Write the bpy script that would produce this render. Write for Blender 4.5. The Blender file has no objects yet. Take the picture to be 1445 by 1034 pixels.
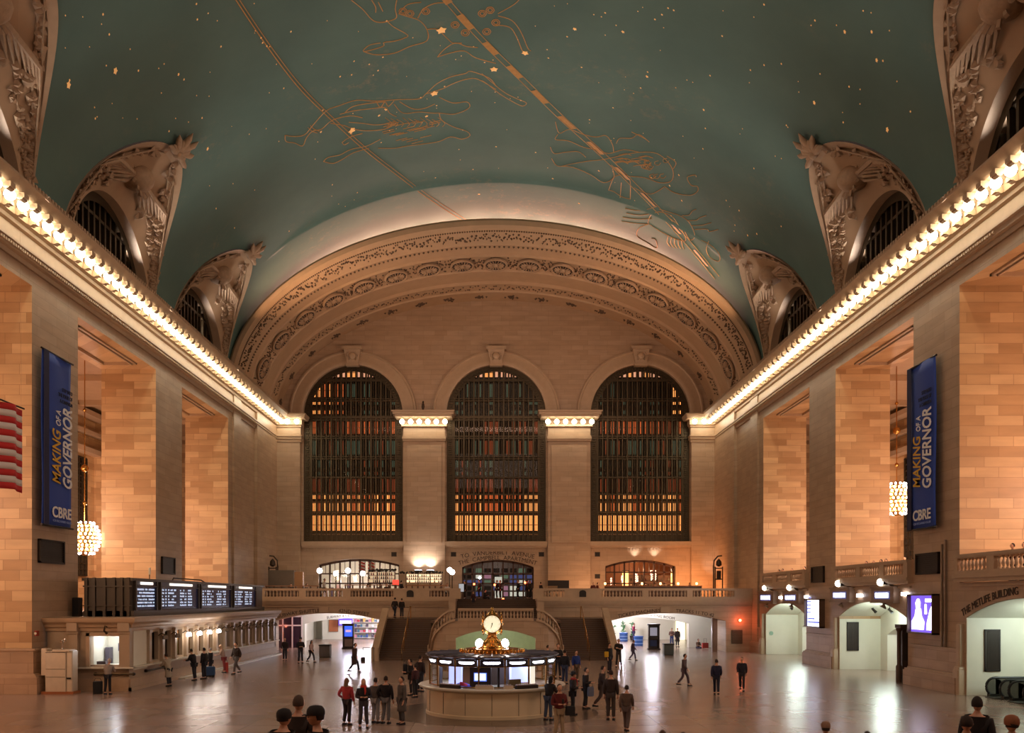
import bpy, bmesh, math, random
from mathutils import Vector, Matrix
random.seed(7)
sin, cos, PI, sqrt, asin, rad = math.sin, math.cos, math.pi, math.sqrt, math.asin, math.radians
scene = bpy.context.scene
COL = scene.collection
F, VX, VY, H = 1280.0, 699.5, 845.0, 4.6      # focal length in pixels, vanishing point, eye height

# ------------------------------------------------------------------ camera, world, exposure, large lights
cd = bpy.data.cameras.new('camera'); cam = bpy.data.objects.new('camera', cd); COL.objects.link(cam)
cam.location = (0, 0, H); cam.rotation_euler = (PI/2, 0, 0)
cd.sensor_fit = 'HORIZONTAL'; cd.sensor_width = 36; cd.lens = 36*F/1445
cd.shift_x = (722.5-VX)/1445; cd.shift_y = (VY-517)/1445
cd.clip_start = .1; cd.clip_end = 400
scene.camera = cam
scene.view_settings.view_transform = 'Standard'; scene.view_settings.look = 'None'
scene.view_settings.gamma = 1; scene.view_settings.use_curve_mapping = False
scene.view_settings.exposure = 0.0
w = bpy.data.worlds.new('world'); scene.world = w; w.use_nodes = True
w.node_tree.nodes['Background'].inputs[0].default_value = (.30, .20, .15, 1)
w.node_tree.nodes['Background'].inputs[1].default_value = .12
scene.cycles.max_bounces = 5; scene.cycles.diffuse_bounces = 3; scene.cycles.glossy_bounces = 3
scene.cycles.transmission_bounces = 4; scene.cycles.transparent_max_bounces = 6
scene.cycles.sample_clamp_indirect = 4; scene.cycles.caustics_reflective = False; scene.cycles.caustics_refractive = False
scene.cycles.use_denoising = True

def area(name, loc, d, sx, sy, e, color, spread=180):
    l = bpy.data.lights.new(name, 'AREA'); l.shape = 'RECTANGLE'; l.size = sx; l.size_y = sy; l.energy = e; l.color = color
    l.spread = rad(spread)
    o = bpy.data.objects.new(name, l); COL.objects.link(o); o.location = loc
    o.rotation_euler = Vector(d).to_track_quat('-Z', 'Y').to_euler(); return o
def point(name, loc, e, color, r=.3):
    l = bpy.data.lights.new(name, 'POINT'); l.energy = e; l.color = color; l.shadow_soft_size = r
    o = bpy.data.objects.new(name, l); COL.objects.link(o); o.location = loc; return o
def spot(name, loc, d, e, color, ang=70, blend=.8, r=.3):
    l = bpy.data.lights.new(name, 'SPOT'); l.energy = e; l.color = color; l.spot_size = rad(ang); l.spot_blend = blend; l.shadow_soft_size = r
    o = bpy.data.objects.new(name, l); COL.objects.link(o); o.location = loc
    o.rotation_euler = Vector(d).to_track_quat('-Z', 'Y').to_euler(); return o
WARM = (1, .66, .40); ORANGE = (1, .63, .36); PINK = (1, .64, .50); WHITE = (.93, .90, 1.0); GREENW = (.85, 1.0, .88)
BAYS = (6.0, 22.2, 38.4, 54.45, 70.65)
# cove lights lying on the cornice, throwing light up at the vault
for s in (-1, 1):
    for yy, e in ((42, 260), (58, 480), (73, 480)):
        area('cove_light', (s*21.1, yy, 23.35), (-s*1.0, 0, 1), .4, 14, e, (.95, .86, .80), 95)
# hidden strip behind the rim of the great arch
for k in range(15):
    t = rad(34+k*8); l = area('arch_cove_light', (-22.6*cos(t), 82.6, 23+14.75*sin(t)), (0, -1, .1), 5.2, .3, 200, (1, .52, .38))
    ez = -Vector((-.10*cos(t), -.97, .16)).normalized(); ex = Vector((22.7*sin(t), 0, 14.7*cos(t))).normalized(); ey = ez.cross(ex).normalized(); ex = ey.cross(ez)
    l.matrix_world = Matrix.Translation(l.location) @ Matrix((ex, ey, ez)).transposed().to_4x4()
# added warm lights that give the arch haunches their golden highlight
for s in (-1, 1): area('arch_highlight_fill', (s*20.3, 73.5, 23.6), (-s*.42, .42, .8), .5, 1.6, 210, (1, .60, .34), 60)
# floodlights in the side galleries that wash the piers
for s in (-1, 1):
    for yc in BAYS:
        area('gallery_floodlight', (s*24.6, yc-5.0, 8.2), (-s*.02, 1, .30), 2.2, 1.6, 400, ORANGE if s < 0 else (1, .70, .50))
        point('gallery_lamp', (s*30.0, yc, 10), 1500, PINK, .8)
# added fill: large area lights standing in for hall lamps outside the frame
area('east_hall_fill', (0, 6, 30), (0, .55, -.8), 30, 10, 2600, (1, .74, .60))
area('hall_fill', (0, 52, 38.0), (0, .1, -1), 16, 44, 1700, (1, .74, .60))
area('lunette_wash', (0, 80, 24.5), (0, 1, .35), 34, .6, 620, (1, .66, .50))

# ------------------------------------------------------------------ materials
def lin(h):
    h = h.lstrip('#'); v = [int(h[i:i+2], 16)/255 for i in (0, 2, 4)]
    return tuple(x/12.92 if x <= .04045 else ((x+.055)/1.055)**2.4 for x in v)
MATS = {}
def mat(name, col, rough=.6, metal=0, emit=None, es=0, var=.12, nscale=3, bump=0, spec=.5, alpha=1):
    if name in MATS: return MATS[name]
    m = bpy.data.materials.new(name); m.use_nodes = True; nt = m.node_tree; b = nt.nodes['Principled BSDF']
    if isinstance(col, str): col = lin(col)
    b.inputs['Roughness'].default_value = rough; b.inputs['Metallic'].default_value = metal
    b.inputs['Specular IOR Level'].default_value = spec
    tc = nt.nodes.new('ShaderNodeTexCoord'); n = nt.nodes.new('ShaderNodeTexNoise'); n.inputs['Scale'].default_value = nscale
    n.inputs['Detail'].default_value = 3
    nt.links.new(tc.outputs['Object'], n.inputs['Vector'])
    r = nt.nodes.new('ShaderNodeMapRange'); r.inputs['To Min'].default_value = 1-var; r.inputs['To Max'].default_value = 1+var
    nt.links.new(n.outputs['Fac'], r.inputs['Value'])
    h = nt.nodes.new('ShaderNodeHueSaturation'); h.inputs['Color'].default_value = (*col, 1)
    nt.links.new(r.outputs[0], h.inputs['Value']); nt.links.new(h.outputs[0], b.inputs['Base Color'])
    if emit is not None:
        b.inputs['Emission Color'].default_value = (*(lin(emit) if isinstance(emit, str) else emit), 1)
        b.inputs['Emission Strength'].default_value = es
    if bump:
        bp = nt.nodes.new('ShaderNodeBump'); bp.inputs['Strength'].default_value = bump; bp.inputs['Distance'].default_value = .05
        nt.links.new(n.outputs['Fac'], bp.inputs['Height']); nt.links.new(bp.outputs[0], b.inputs['Normal'])
    if alpha < 1: b.inputs['Alpha'].default_value = alpha
    MATS[name] = m; return m
def stone(name, c1, c2, mortar, bw=2.2, rh=.62, rough=.45, var=.25):
    m = bpy.data.materials.new(name); m.use_nodes = True; nt = m.node_tree; b = nt.nodes['Principled BSDF']; L = nt.links.new
    g = nt.nodes.new('ShaderNodeNewGeometry'); sp = nt.nodes.new('ShaderNodeSeparateXYZ'); L(g.outputs['Position'], sp.inputs[0])
    ad = nt.nodes.new('ShaderNodeMath'); ad.operation = 'ADD'; L(sp.outputs[0], ad.inputs[0]); L(sp.outputs[1], ad.inputs[1])
    cb = nt.nodes.new('ShaderNodeCombineXYZ'); L(ad.outputs[0], cb.inputs[0]); L(sp.outputs[2], cb.inputs[1])
    br = nt.nodes.new('ShaderNodeTexBrick'); L(cb.outputs[0], br.inputs['Vector'])
    br.inputs['Scale'].default_value = 1; br.inputs['Brick Width'].default_value = bw; br.inputs['Row Height'].default_value = rh
    br.inputs['Mortar Size'].default_value = .012; br.inputs['Mortar Smooth'].default_value = .3; br.inputs['Bias'].default_value = 0
    br.offset = .37; br.squash = .6; br.squash_frequency = 3
    br.inputs['Color1'].default_value = (*lin(c1), 1); br.inputs['Color2'].default_value = (*lin(c2), 1); br.inputs['Mortar'].default_value = (*lin(mortar), 1)
    n = nt.nodes.new('ShaderNodeTexNoise'); n.inputs['Scale'].default_value = .9; n.inputs['Detail'].default_value = 6
    mp = nt.nodes.new('ShaderNodeMapping'); mp.inputs['Scale'].default_value = (.6, .6, 3); L(g.outputs['Position'], mp.inputs[0]); L(mp.outputs[0], n.inputs['Vector'])
    r = nt.nodes.new('ShaderNodeMapRange'); r.inputs['To Min'].default_value = 1-var; r.inputs['To Max'].default_value = 1+var; L(n.outputs['Fac'], r.inputs['Value'])
    h = nt.nodes.new('ShaderNodeHueSaturation'); L(br.outputs['Color'], h.inputs['Color']); L(r.outputs[0], h.inputs['Value']); L(h.outputs[0], b.inputs['Base Color'])
    b.inputs['Roughness'].default_value = rough
    bp = nt.nodes.new('ShaderNodeBump'); bp.inputs['Strength'].default_value = .25; bp.inputs['Distance'].default_value = .03; bp.invert = True
    L(br.outputs['Fac'], bp.inputs['Height']); L(bp.outputs[0], b.inputs['Normal'])
    return m
STONE = stone('ashlar_stone', '#b3967a', '#a98b6e', '#927659', 2.0, .5)
STONE_R = stone('ashlar_stone_reveal', '#cfab7e', '#ab845a', '#9c7853', 1.9, .5)
PLAS = mat('plaster_stone', '#b0906f', .6, var=.12, nscale=1.2, bump=.2)
TRIM = mat('moulded_stone', '#b3977a', .5, var=.12, nscale=2.5, bump=.15)
RELIEF = mat('relief_stone', '#a88a6c', .7, var=.25, nscale=5, bump=.4)
DARKREL = mat('dark_ornament_bronze', '#2e2219', .6, .1, var=.3, nscale=8)  # dark disc behind the rosette petals
BRONZE = mat('bronze_grille', '#4b3f2e', .42, .75, var=.25, nscale=6)
BRASS = mat('polished_brass', '#c08d4a', .22, .95, var=.12, nscale=9)
GOLD = mat('gold_leaf', '#b98a52', .55, .1, var=.25, nscale=4)
DARK = mat('dark_metal', '#2a211b', .5, .4, var=.2)
BLACK = mat('black_void', '#0c0908', .8, var=.1)
MARBLE = mat('pale_marble', '#d8d2c0', .18, var=.10, nscale=2)
PASS = mat('passage_wall_plaster', '#dcd8c6', .45, var=.06, nscale=1.5)
BULB = mat('lit_bulb_glass', '#fff2cf', .3, emit=(1, .92, .70), es=18, var=.02)
GLOBE = mat('lit_globe_glass', '#ffffff', .3, emit=(1, .93, .88), es=14, var=.02)
COOL = mat('lit_cool_tube', '#ffffff', .3, emit=(.86, .88, 1), es=11, var=.02)
REDL = mat('red_signal_glass', '#ff3010', .3, emit=(1, .07, .02), es=26, var=.02)
WOOD = mat('dark_wood', '#5a3a25', .4, var=.3, nscale=6)
def glassmat(name, tint=(1, 1, 1), a=.22):
    m = bpy.data.materials.new(name); m.use_nodes = True; nt = m.node_tree; out = nt.nodes['Material Output']
    nt.nodes.remove(nt.nodes['Principled BSDF'])
    t = nt.nodes.new('ShaderNodeBsdfTransparent'); t.inputs[0].default_value = (*tint, 1)
    g = nt.nodes.new('ShaderNodeBsdfGlossy'); g.inputs['Roughness'].default_value = .01
    fr = nt.nodes.new('ShaderNodeFresnel'); mx = nt.nodes.new('ShaderNodeMixShader')
    ma = nt.nodes.new('ShaderNodeMath'); ma.operation = 'MULTIPLY'; ma.inputs[1].default_value = a*3
    nt.links.new(fr.outputs[0], ma.inputs[0]); nt.links.new(ma.outputs[0], mx.inputs[0])
    nt.links.new(t.outputs[0], mx.inputs[1]); nt.links.new(g.outputs[0], mx.inputs[2]); nt.links.new(mx.outputs[0], out.inputs[0]); return m
GLASS = glassmat('clear_glass')
GLASSD = glassmat('tinted_window_glass', (.75, .68, .6), .10)

# ------------------------------------------------------------------ mesh builder
class MB:
    def __init__(s): s.v = []; s.f = []; s.m = []
    def add(s, vs, fs, m=0):
        o = len(s.v); s.v += [tuple(p) for p in vs]; s.f += [tuple(i+o for i in f) for f in fs]; s.m += [m]*len(fs); return s
    def quad(s, a, b, c, d, m=0): return s.add([a, b, c, d], [(0, 1, 2, 3)], m)
    def box(s, x0, x1, y0, y1, z0, z1, m=0):
        vs = [(x, y, z) for z in (z0, z1) for y in (y0, y1) for x in (x0, x1)]
        return s.add(vs, [(0, 2, 3, 1), (4, 5, 7, 6), (0, 1, 5, 4), (2, 6, 7, 3), (0, 4, 6, 2), (1, 3, 7, 5)], m)
    def cbox(s, c, sx, sy, sz, m=0): return s.box(c[0]-sx/2, c[0]+sx/2, c[1]-sy/2, c[1]+sy/2, c[2]-sz/2, c[2]+sz/2, m)
    def bev(s, x0, x1, y0, y1, z0, z1, b=.02, m=0):
        # box whose vertical edges and top are chamfered
        def ring(z, k): return [(x0+b+k, y0+k, z), (x1-b-k, y0+k, z), (x1-k, y0+b+k, z), (x1-k, y1-b-k, z), (x1-b-k, y1-k, z), (x0+b+k, y1-k, z), (x0+k, y1-b-k, z), (x0+k, y0+b+k, z)]
        vs = ring(z0, 0)+ring(z1-b, 0)+ring(z1, b*.7); fs = [tuple(reversed(range(8))), tuple(range(16, 24))]
        for r in (0, 8): fs += [(r+i, r+(i+1) % 8, r+8+(i+1) % 8, r+8+i) for i in range(8)]
        return s.add(vs, fs, m)
    def lathe(s, prof, c=(0, 0, 0), n=16, m=0, squash=1, cap=True):
        vs = []; fs = []
        for r, z in prof:
            for i in range(n): t = 2*PI*i/n; vs.append((c[0]+r*cos(t), c[1]+r*sin(t)*squash, c[2]+z))
        for k in range(len(prof)-1): fs += [(k*n+i, k*n+(i+1) % n, (k+1)*n+(i+1) % n, (k+1)*n+i) for i in range(n)]
        if cap: fs += [tuple(reversed(range(n))), tuple(range((len(prof)-1)*n, len(prof)*n))]
        return s.add(vs, fs, m)
    def ball(s, c, r, n=12, k=8, m=0, sz=1, sx=1, sy=1):
        pr = [(max(.0005, r*sin(PI*i/k)), -r*cos(PI*i/k)) for i in range(k+1)]
        o = len(s.v); s.lathe(pr, (0, 0, 0), n, m, cap=False)
        for i in range(o, len(s.v)): x, y, z = s.v[i]; s.v[i] = (c[0]+x*sx, c[1]+y*sy, c[2]+z*sz)
        return s
    def tube(s, path, r, n=6, m=0, cap=True):
        P = [Vector(p) for p in path]; vs = []; fs = []; R = r if isinstance(r, (list, tuple)) else [r]*len(P)
        up = Vector((0, 0, 1))
        for i, p in enumerate(P):
            d = (P[min(i+1, len(P)-1)]-P[max(i-1, 0)]).normalized()
            a = d.cross(up)
            if a.length < .05: a = d.cross(Vector((0, 1, 0)))
            a.normalize(); b = a.cross(d)
            for k in range(n): t = 2*PI*k/n; vs.append(p+(a*cos(t)+b*sin(t))*R[i])
        for k in range(len(P)-1): fs += [(k*n+i, k*n+(i+1) % n, (k+1)*n+(i+1) % n, (k+1)*n+i) for i in range(n)]
        if cap: fs += [tuple(reversed(range(n))), tuple(range((len(P)-1)*n, len(P)*n))]
        return s.add(vs, fs, m)
    def grid(s, fn, nu, nv, m=0):
        vs = [fn(u/nu, v/nv) for v in range(nv+1) for u in range(nu+1)]
        return s.add(vs, [(v*(nu+1)+u, v*(nu+1)+u+1, (v+1)*(nu+1)+u+1, (v+1)*(nu+1)+u) for v in range(nv) for u in range(nu)], m)
    def sweep(s, prof, stations, m=0, closed=False):
        # prof: list of 2D points; stations: list of functions (a,b)->xyz
        n = len(prof); vs = [st(*p) for st in stations for p in prof]; fs = []
        for k in range(len(stations)-1):
            for i in range(n if closed else n-1): j = (i+1) % n; fs.append((k*n+i, k*n+j, (k+1)*n+j, (k+1)*n+i))
        if closed: fs += [tuple(reversed(range(n))), tuple(range((len(stations)-1)*n, len(stations)*n))]
        return s.add(vs, fs, m)
    def merge(s, o, M=None, m=None):
        k = len(s.v); s.v += [tuple(M @ Vector(p)) if M else p for p in o.v]
        s.f += [tuple(i+k for i in f) for f in o.f]; s.m += o.m if m is None else [m]*len(o.f); return s
    def build(s, name, mats, parent=None, smooth=True, loc=None, fix=False, ang=35):
        me = bpy.data.meshes.new(name); me.from_pydata(s.v, [], s.f)
        if not isinstance(mats, (list, tuple)): mats = [mats]
        for q in mats: me.materials.append(q)
        if len(mats) > 1: me.polygons.foreach_set('material_index', s.m)
        if fix:
            bm = bmesh.new(); bm.from_mesh(me); bmesh.ops.recalc_face_normals(bm, faces=bm.faces); bm.to_mesh(me); bm.free()
        if smooth:
            me.polygons.foreach_set('use_smooth', [True]*len(me.polygons)); me.set_sharp_from_angle(angle=rad(ang))
        me.update()
        o = bpy.data.objects.new(name, me); COL.objects.link(o)
        if parent: o.parent = parent
        if loc: o.location = loc
        return o
def tag(o, label=None, cat=None, group=None, kind=None):
    if label: o['label'] = label
    if cat: o['category'] = cat
    if group: o['group'] = group
    if kind: o['kind'] = kind
    return o
def empty(name, loc, rz=0, label=None, cat=None, group=None, kind=None):
    o = bpy.data.objects.new(name, None); o.empty_display_size = .2; COL.objects.link(o); o.location = loc; o.rotation_euler = (0, 0, rz)
    return tag(o, label, cat, group, kind)
def struct(mb, name, mats, **k): return tag(mb.build(name, mats, **k), kind='structure')
def copy_tree(o, parent=None, depth=0):
    c = o.copy(); COL.objects.link(c)
    if parent: c.parent = parent; c.matrix_parent_inverse = o.matrix_parent_inverse
    for ch in list(o.children): copy_tree(ch, c)
    return c
def P(px, py, Y): return Vector(((px-VX)*Y/F, Y, H+(VY-py)*Y/F))
def floorY(py, z=0): return (H-z)*F/(py-VY)
def strmesh(txt, size=1, bold=0.0, ext=.01, align='CENTER', shear=0):
    cu = bpy.data.curves.new('t', 'FONT'); cu.body = txt; cu.size = size; cu.offset = bold; cu.extrude = ext; cu.align_x = align; cu.shear = shear
    cu.resolution_u = 3
    o = bpy.data.objects.new('t', cu); COL.objects.link(o); bpy.context.view_layer.update()
    me = bpy.data.meshes.new_from_object(o.evaluated_get(bpy.context.evaluated_depsgraph_get()))
    mb = MB().add([v.co[:] for v in me.vertices], [tuple(p.vertices) for p in me.polygons])
    bpy.data.objects.remove(o); bpy.data.curves.remove(cu); bpy.data.meshes.remove(me); return mb

# wall made of columns with arched holes; mp(u, v, w) -> xyz (w 0 = face, T = back)
def arch_wall(mb, mp, u0, u1, v0, v1, T, holes, m=0, mr=None, back=False):
    mr = m if mr is None else mr
    us = {u0, u1}
    for (a, b, base, hf) in holes:
        for i in range(25): us.add(a+(b-a)*(.5-.5*cos(PI*i/24)))
    us = sorted(us)
    for i in range(len(us)-1):
        a, b = us[i], us[i+1]; mid = (a+b)/2; hs = [h for h in holes if h[0] < mid < h[1]]
        if not hs: segs = [(v0, v0, v1, v1)]
        else:
            segs = []; lo = (v0, v0)
            for h in sorted(hs, key=lambda q: q[2]):
                ta, tb = h[3](a), h[3](b)
                if h[2] > lo[0]+1e-4: segs.append((lo[0], lo[1], h[2], h[2])); mb.quad(mp(a, h[2], 0), mp(b, h[2], 0), mp(b, h[2], T), mp(a, h[2], T), mr)
                mb.quad(mp(a, ta, 0), mp(a, ta, T), mp(b, tb, T), mp(b, tb, 0), mr); lo = (ta, tb)
            segs.append((lo[0], lo[1], v1, v1))
        for (p, q, r, s_) in segs:
            mb.quad(mp(a, p, 0), mp(b, q, 0), mp(b, s_, 0), mp(a, r, 0), m)
            if back: mb.quad(mp(a, p, T), mp(a, r, T), mp(b, s_, T), mp(b, q, T), mr)
    for (a, b, base, hf) in holes:
        for u in (a, b): mb.quad(mp(u, base, 0), mp(u, base, T), mp(u, hf(u), T), mp(u, hf(u), 0), mr)
def semi(c, r, spring): return lambda u: spring+sqrt(max(0, r*r-(u-c)**2))
def seg(c, hw, spring, rise):
    R = (hw*hw+rise*rise)/(2*rise); return lambda u: spring+rise-R+sqrt(max(0, R*R-(u-c)**2))
def flat(z): return lambda u: z
# ------------------------------------------------------------------ floor
def floor_mat():
    m = bpy.data.materials.new('polished_marble_floor'); m.use_nodes = True; nt = m.node_tree; b = nt.nodes['Principled BSDF']; L = nt.links.new
    g = nt.nodes.new('ShaderNodeNewGeometry'); br = nt.nodes.new('ShaderNodeTexBrick'); L(g.outputs['Position'], br.inputs['Vector'])
    br.offset = 0; br.inputs['Scale'].default_value = 1; br.inputs['Brick Width'].default_value = 1.5; br.inputs['Row Height'].default_value = 1.5
    br.inputs['Mortar Size'].default_value = .02; br.inputs['Color1'].default_value = (*lin('#9a8274'), 1); br.inputs['Color2'].default_value = (*lin('#8d7566'), 1)
    br.inputs['Mortar'].default_value = (*lin('#877264'), 1)
    n = nt.nodes.new('ShaderNodeTexNoise'); n.inputs['Scale'].default_value = .35; n.inputs['Detail'].default_value = 8; L(g.outputs['Position'], n.inputs['Vector'])
    r = nt.nodes.new('ShaderNodeMapRange'); r.inputs['To Min'].default_value = .8; r.inputs['To Max'].default_value = 1.2; L(n.outputs['Fac'], r.inputs['Value'])
    h = nt.nodes.new('ShaderNodeHueSaturation'); L(br.outputs['Color'], h.inputs['Color']); L(r.outputs[0], h.inputs['Value']); L(h.outputs[0], b.inputs['Base Color'])
    r2 = nt.nodes.new('ShaderNodeMapRange'); r2.inputs['To Min'].default_value = .22; r2.inputs['To Max'].default_value = .28; L(n.outputs['Fac'], r2.inputs['Value'])
    L(r2.outputs[0], b.inputs['Roughness']); b.inputs['Specular IOR Level'].default_value = 1.0
    n2 = nt.nodes.new('ShaderNodeTexNoise'); n2.inputs['Scale'].default_value = 1.2; L(g.outputs['Position'], n2.inputs['Vector'])
    bp = nt.nodes.new('ShaderNodeBump'); bp.inputs['Strength'].default_value = .015; bp.inputs['Distance'].default_value = .1; L(n2.outputs['Fac'], bp.inputs['Height']); L(bp.outputs[0], b.inputs['Normal'])
    return m
FLOOR = floor_mat()
mb = MB(); mb.box(-36, 36, -14, 122, -.3, 0); struct(mb, 'floor', FLOOR, smooth=False)

# ------------------------------------------------------------------ vaulted ceiling with the lunettes cut out
VA, VB, VZ, QR, QH = 23.0, 15.5, 23.0, 6.6, 8.5
def vault(th, y, k=0.0): return (-(VA-k)*cos(th), y, VZ+(VB-k)*sin(th))
def recess(y, sn):
    q = min(1, max(0, (sn-.58)/.3)); q = q*q*(3-2*q); return (.14*q if 73.4 < y < 73.78 else -.35*q if y > 73.78 else 0)
def th0(y):
    for yc in BAYS[2:]:
        if abs(y-yc) < QR: return asin(QH*sqrt(1-((y-yc)/QR)**2)/VB)
    return 0.0
ys = set()
for yc in BAYS:
    for i in range(41): ys.add(round(yc-QR*cos(PI*i/40), 4))
for y in (-12, -6, 73.3, 73.5, 73.75, 73.8, 74.4, 75.1, 76, 76.8, 78, 80, 83, 84.5, 28.9, 30.3, 31.5, 46.4, 47, 62, 63): ys.add(y)
ys = sorted(ys); NT = 72; vs = []; fs = []
for y in ys:
    t0 = th0(y)
    for k in range(NT+1):
        th = t0+(PI-2*t0)*k/NT; vs.append(vault(th, y, recess(y, sin(th))))
for j in range(len(ys)-1):
    for k in range(NT): a = j*(NT+1)+k; fs.append((a, a+1, a+NT+2, a+NT+1))
def ceil_mat():
    m = bpy.data.materials.new('painted_star_ceiling'); m.use_nodes = True; nt = m.node_tree; b = nt.nodes['Principled BSDF']; L = nt.links.new
    g = nt.nodes.new('ShaderNodeNewGeometry'); n = nt.nodes.new('ShaderNodeTexNoise'); n.inputs['Scale'].default_value = .18; n.inputs['Detail'].default_value = 7; n.inputs['Roughness'].default_value = .6
    L(g.outputs['Position'], n.inputs['Vector'])
    cr = nt.nodes.new('ShaderNodeValToRGB'); L(n.outputs['Fac'], cr.inputs[0])
    cr.color_ramp.elements[0].position = .3; cr.color_ramp.elements[0].color = (*lin('#4b665e'), 1)
    cr.color_ramp.elements[1].position = .75; cr.color_ramp.elements[1].color = (*lin('#5b766c'), 1)
    e = cr.color_ramp.elements.new(.5); e.color = (*lin('#526d64'), 1)
    n2 = nt.nodes.new('ShaderNodeTexNoise'); n2.inputs['Scale'].default_value = 1.1; n2.inputs['Detail'].default_value = 10; n2.inputs['Roughness'].default_value = .75
    L(g.outputs['Position'], n2.inputs['Vector'])
    n3 = nt.nodes.new('ShaderNodeTexNoise'); n3.inputs['Scale'].default_value = .11; L(g.outputs['Position'], n3.inputs['Vector'])
    r3 = nt.nodes.new('ShaderNodeMapRange'); r3.inputs['From Min'].default_value = .5; r3.inputs['From Max'].default_value = .7; L(n3.outputs['Fac'], r3.inputs['Value'])
    r2 = nt.nodes.new('ShaderNodeMapRange'); r2.inputs['From Min'].default_value = .52; r2.inputs['From Max'].default_value = .75; L(n2.outputs['Fac'], r2.inputs['Value'])
    mu = nt.nodes.new('ShaderNodeMath'); mu.operation = 'MULTIPLY'; L(r2.outputs[0], mu.inputs[0]); L(r3.outputs[0], mu.inputs[1])
    m2 = nt.nodes.new('ShaderNodeMath'); m2.operation = 'MULTIPLY'; L(mu.outputs[0], m2.inputs[0]); m2.inputs[1].default_value = .55
    mx = nt.nodes.new('ShaderNodeMixRGB'); L(m2.outputs[0], mx.inputs[0]); L(cr.outputs[0], mx.inputs[1]); mx.inputs[2].default_value = (*lin('#a58a68'), 1)
    L(mx.outputs[0], b.inputs['Base Color']); b.inputs['Roughness'].default_value = .7; return m
ceiling = struct(MB().add(vs, fs), 'ceiling', ceil_mat(), ang=60)
# closing ring behind the great arch and the stone side walls of the attic are built with the arch below

# paint on the ceiling: gold lines and stars lying on the vault
def vp(px, py, k=.02, again=True):
    dx, dz = (px-VX)/F, (VY-py)/F; A, B = VA-k, VB-k
    a = (dx/A)**2+(dz/B)**2; b = 2*dz*(H-VZ)/B**2; c = ((H-VZ)/B)**2-1
    Y = (-b+sqrt(b*b-4*a*c))/(2*a)
    if Y > 73.8 and again: return vp(px, py, k+recess(Y, (H+dz*Y-VZ)/VB), False)
    return Vector((dx*Y, Y, H+dz*Y))
def spline(pts, n=5):
    out = []; Q = [pts[0]]+list(pts)+[pts[-1]]
    for i in range(1, len(Q)-2):
        for k in range(n):
            t = k/n; o = []
            for d in (0, 1):
                a, b, c, e = (Q[i-1+j][d] for j in range(4))
                o.append(.5*(2*b+(c-a)*t+(2*a-5*b+4*c-e)*t*t+(3*b-a-3*c+e)*t**3))
            out.append(tuple(o))
    return out+[tuple(pts[-1])]
lines = MB()
def gl(pts, r=.035, ox=0, oy=0, s=1, raw=False):
    q = [(ox+x*s, oy+y*s) for x, y in pts]
    q = q if raw else spline(q, 4)
    lines.tube([vp(*a) for a in q], r, 4)
eq = [(326, -14), (332.8, 0), (367.9, 52.6), (396.6, 92.5), (425, 127.6), (457, 159.5), (511, 209), (562.5, 249), (600.8, 277.6), (655, 312.7)]
gl(eq, .04); gl([(x+4, y-2) for x, y in eq], .03)
# wide banded line on the right half
band = spline([(618, -20), (634, 5), (684, 60), (735, 110), (790, 164), (850, 218), (905, 272), (960, 330), (1012, 392)], 6)
def ribbon(q, hw, m=0):
    a = [vp(x, y, .04) for x, y in q]
    for i in range(len(a)-1):
        d = (a[i+1]-a[i]).normalized(); up = Vector((a[i].x, 0, a[i].z-VZ)).normalized(); s = d.cross(up)*hw
        lines.quad(a[i]-s, a[i]+s, a[i+1]+s, a[i+1]-s, m)
for i in range(len(band)-1):
    if i % 4 < 2: ribbon(band[i:i+2], .22)
gl([(x-3, y+2) for x, y in band], .03, raw=True); gl([(x+3, y-2) for x, y in band], .03, raw=True)
# generic line figures: a striding figure with a raised club and a pelt
Z3 = 1/3.134
def g3(pts, r=.032): gl(pts, r, 320, 0, Z3)
g3([(258, 598), (300, 603), (345, 595), (380, 555), (440, 490), (500, 466), (575, 443), (660, 447), (760, 440), (850, 437), (880, 415), (930, 370), (990, 340), (1055, 325), (1080, 315), (1160, 345), (1190, 380)])
g3([(258, 598), (262, 625), (300, 632), (335, 645), (352, 610), (380, 580), (420, 570), (470, 530), (545, 512), (600, 520)])
g3([(370, 555), (385, 570), (410, 580)]); g3([(360, 565), (378, 580), (400, 588)])
g3([(460, 545), (520, 555), (560, 570), (620, 578), (700, 570), (750, 545)]); g3([(540, 540), (600, 545), (660, 552), (720, 545)])
g3([(520, 500), (560, 470), (640, 455), (700, 450)]); g3([(500, 505), (560, 490), (640, 480), (700, 475), (720, 500), (750, 515)])
g3([(660, 447), (680, 475), (700, 450), (715, 470), (740, 445)]); g3([(740, 460), (780, 500), (850, 495), (910, 500), (945, 500), (1000, 505), (1050, 490), (1075, 470), (1060, 450), (1000, 455), (940, 430)])
g3([(765, 450), (820, 480), (870, 480), (920, 460)]); g3([(880, 415), (930, 400), (960, 390), (1000, 370), (1060, 350), (1110, 350), (1190, 395)])
g3([(940, 500), (950, 530), (1000, 560), (1060, 580), (1075, 600), (1040, 615), (990, 605), (940, 625), (880, 635), (800, 645), (740, 655), (670, 655)])
g3([(428, 714), (450, 695), (500, 685), (550, 660), (620, 645), (680, 615)]); g3([(428, 714), (470, 722), (510, 705), (560, 675), (630, 655)])
for k in range(26):
    x, y = random.uniform(680, 900), random.uniform(540, 640); g3([(x, y), (x+22, y-6), (x+50, y-12)], .03)
for k in range(10):
    x = 700+k*26; g3([(x, 520+k % 3*4), (x+30, 545), (x+20, 560)], .025)
g3([(510, 630), (530, 615), (560, 600), (600, 590)]); g3([(510, 630), (520, 640), (540, 630)])
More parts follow.
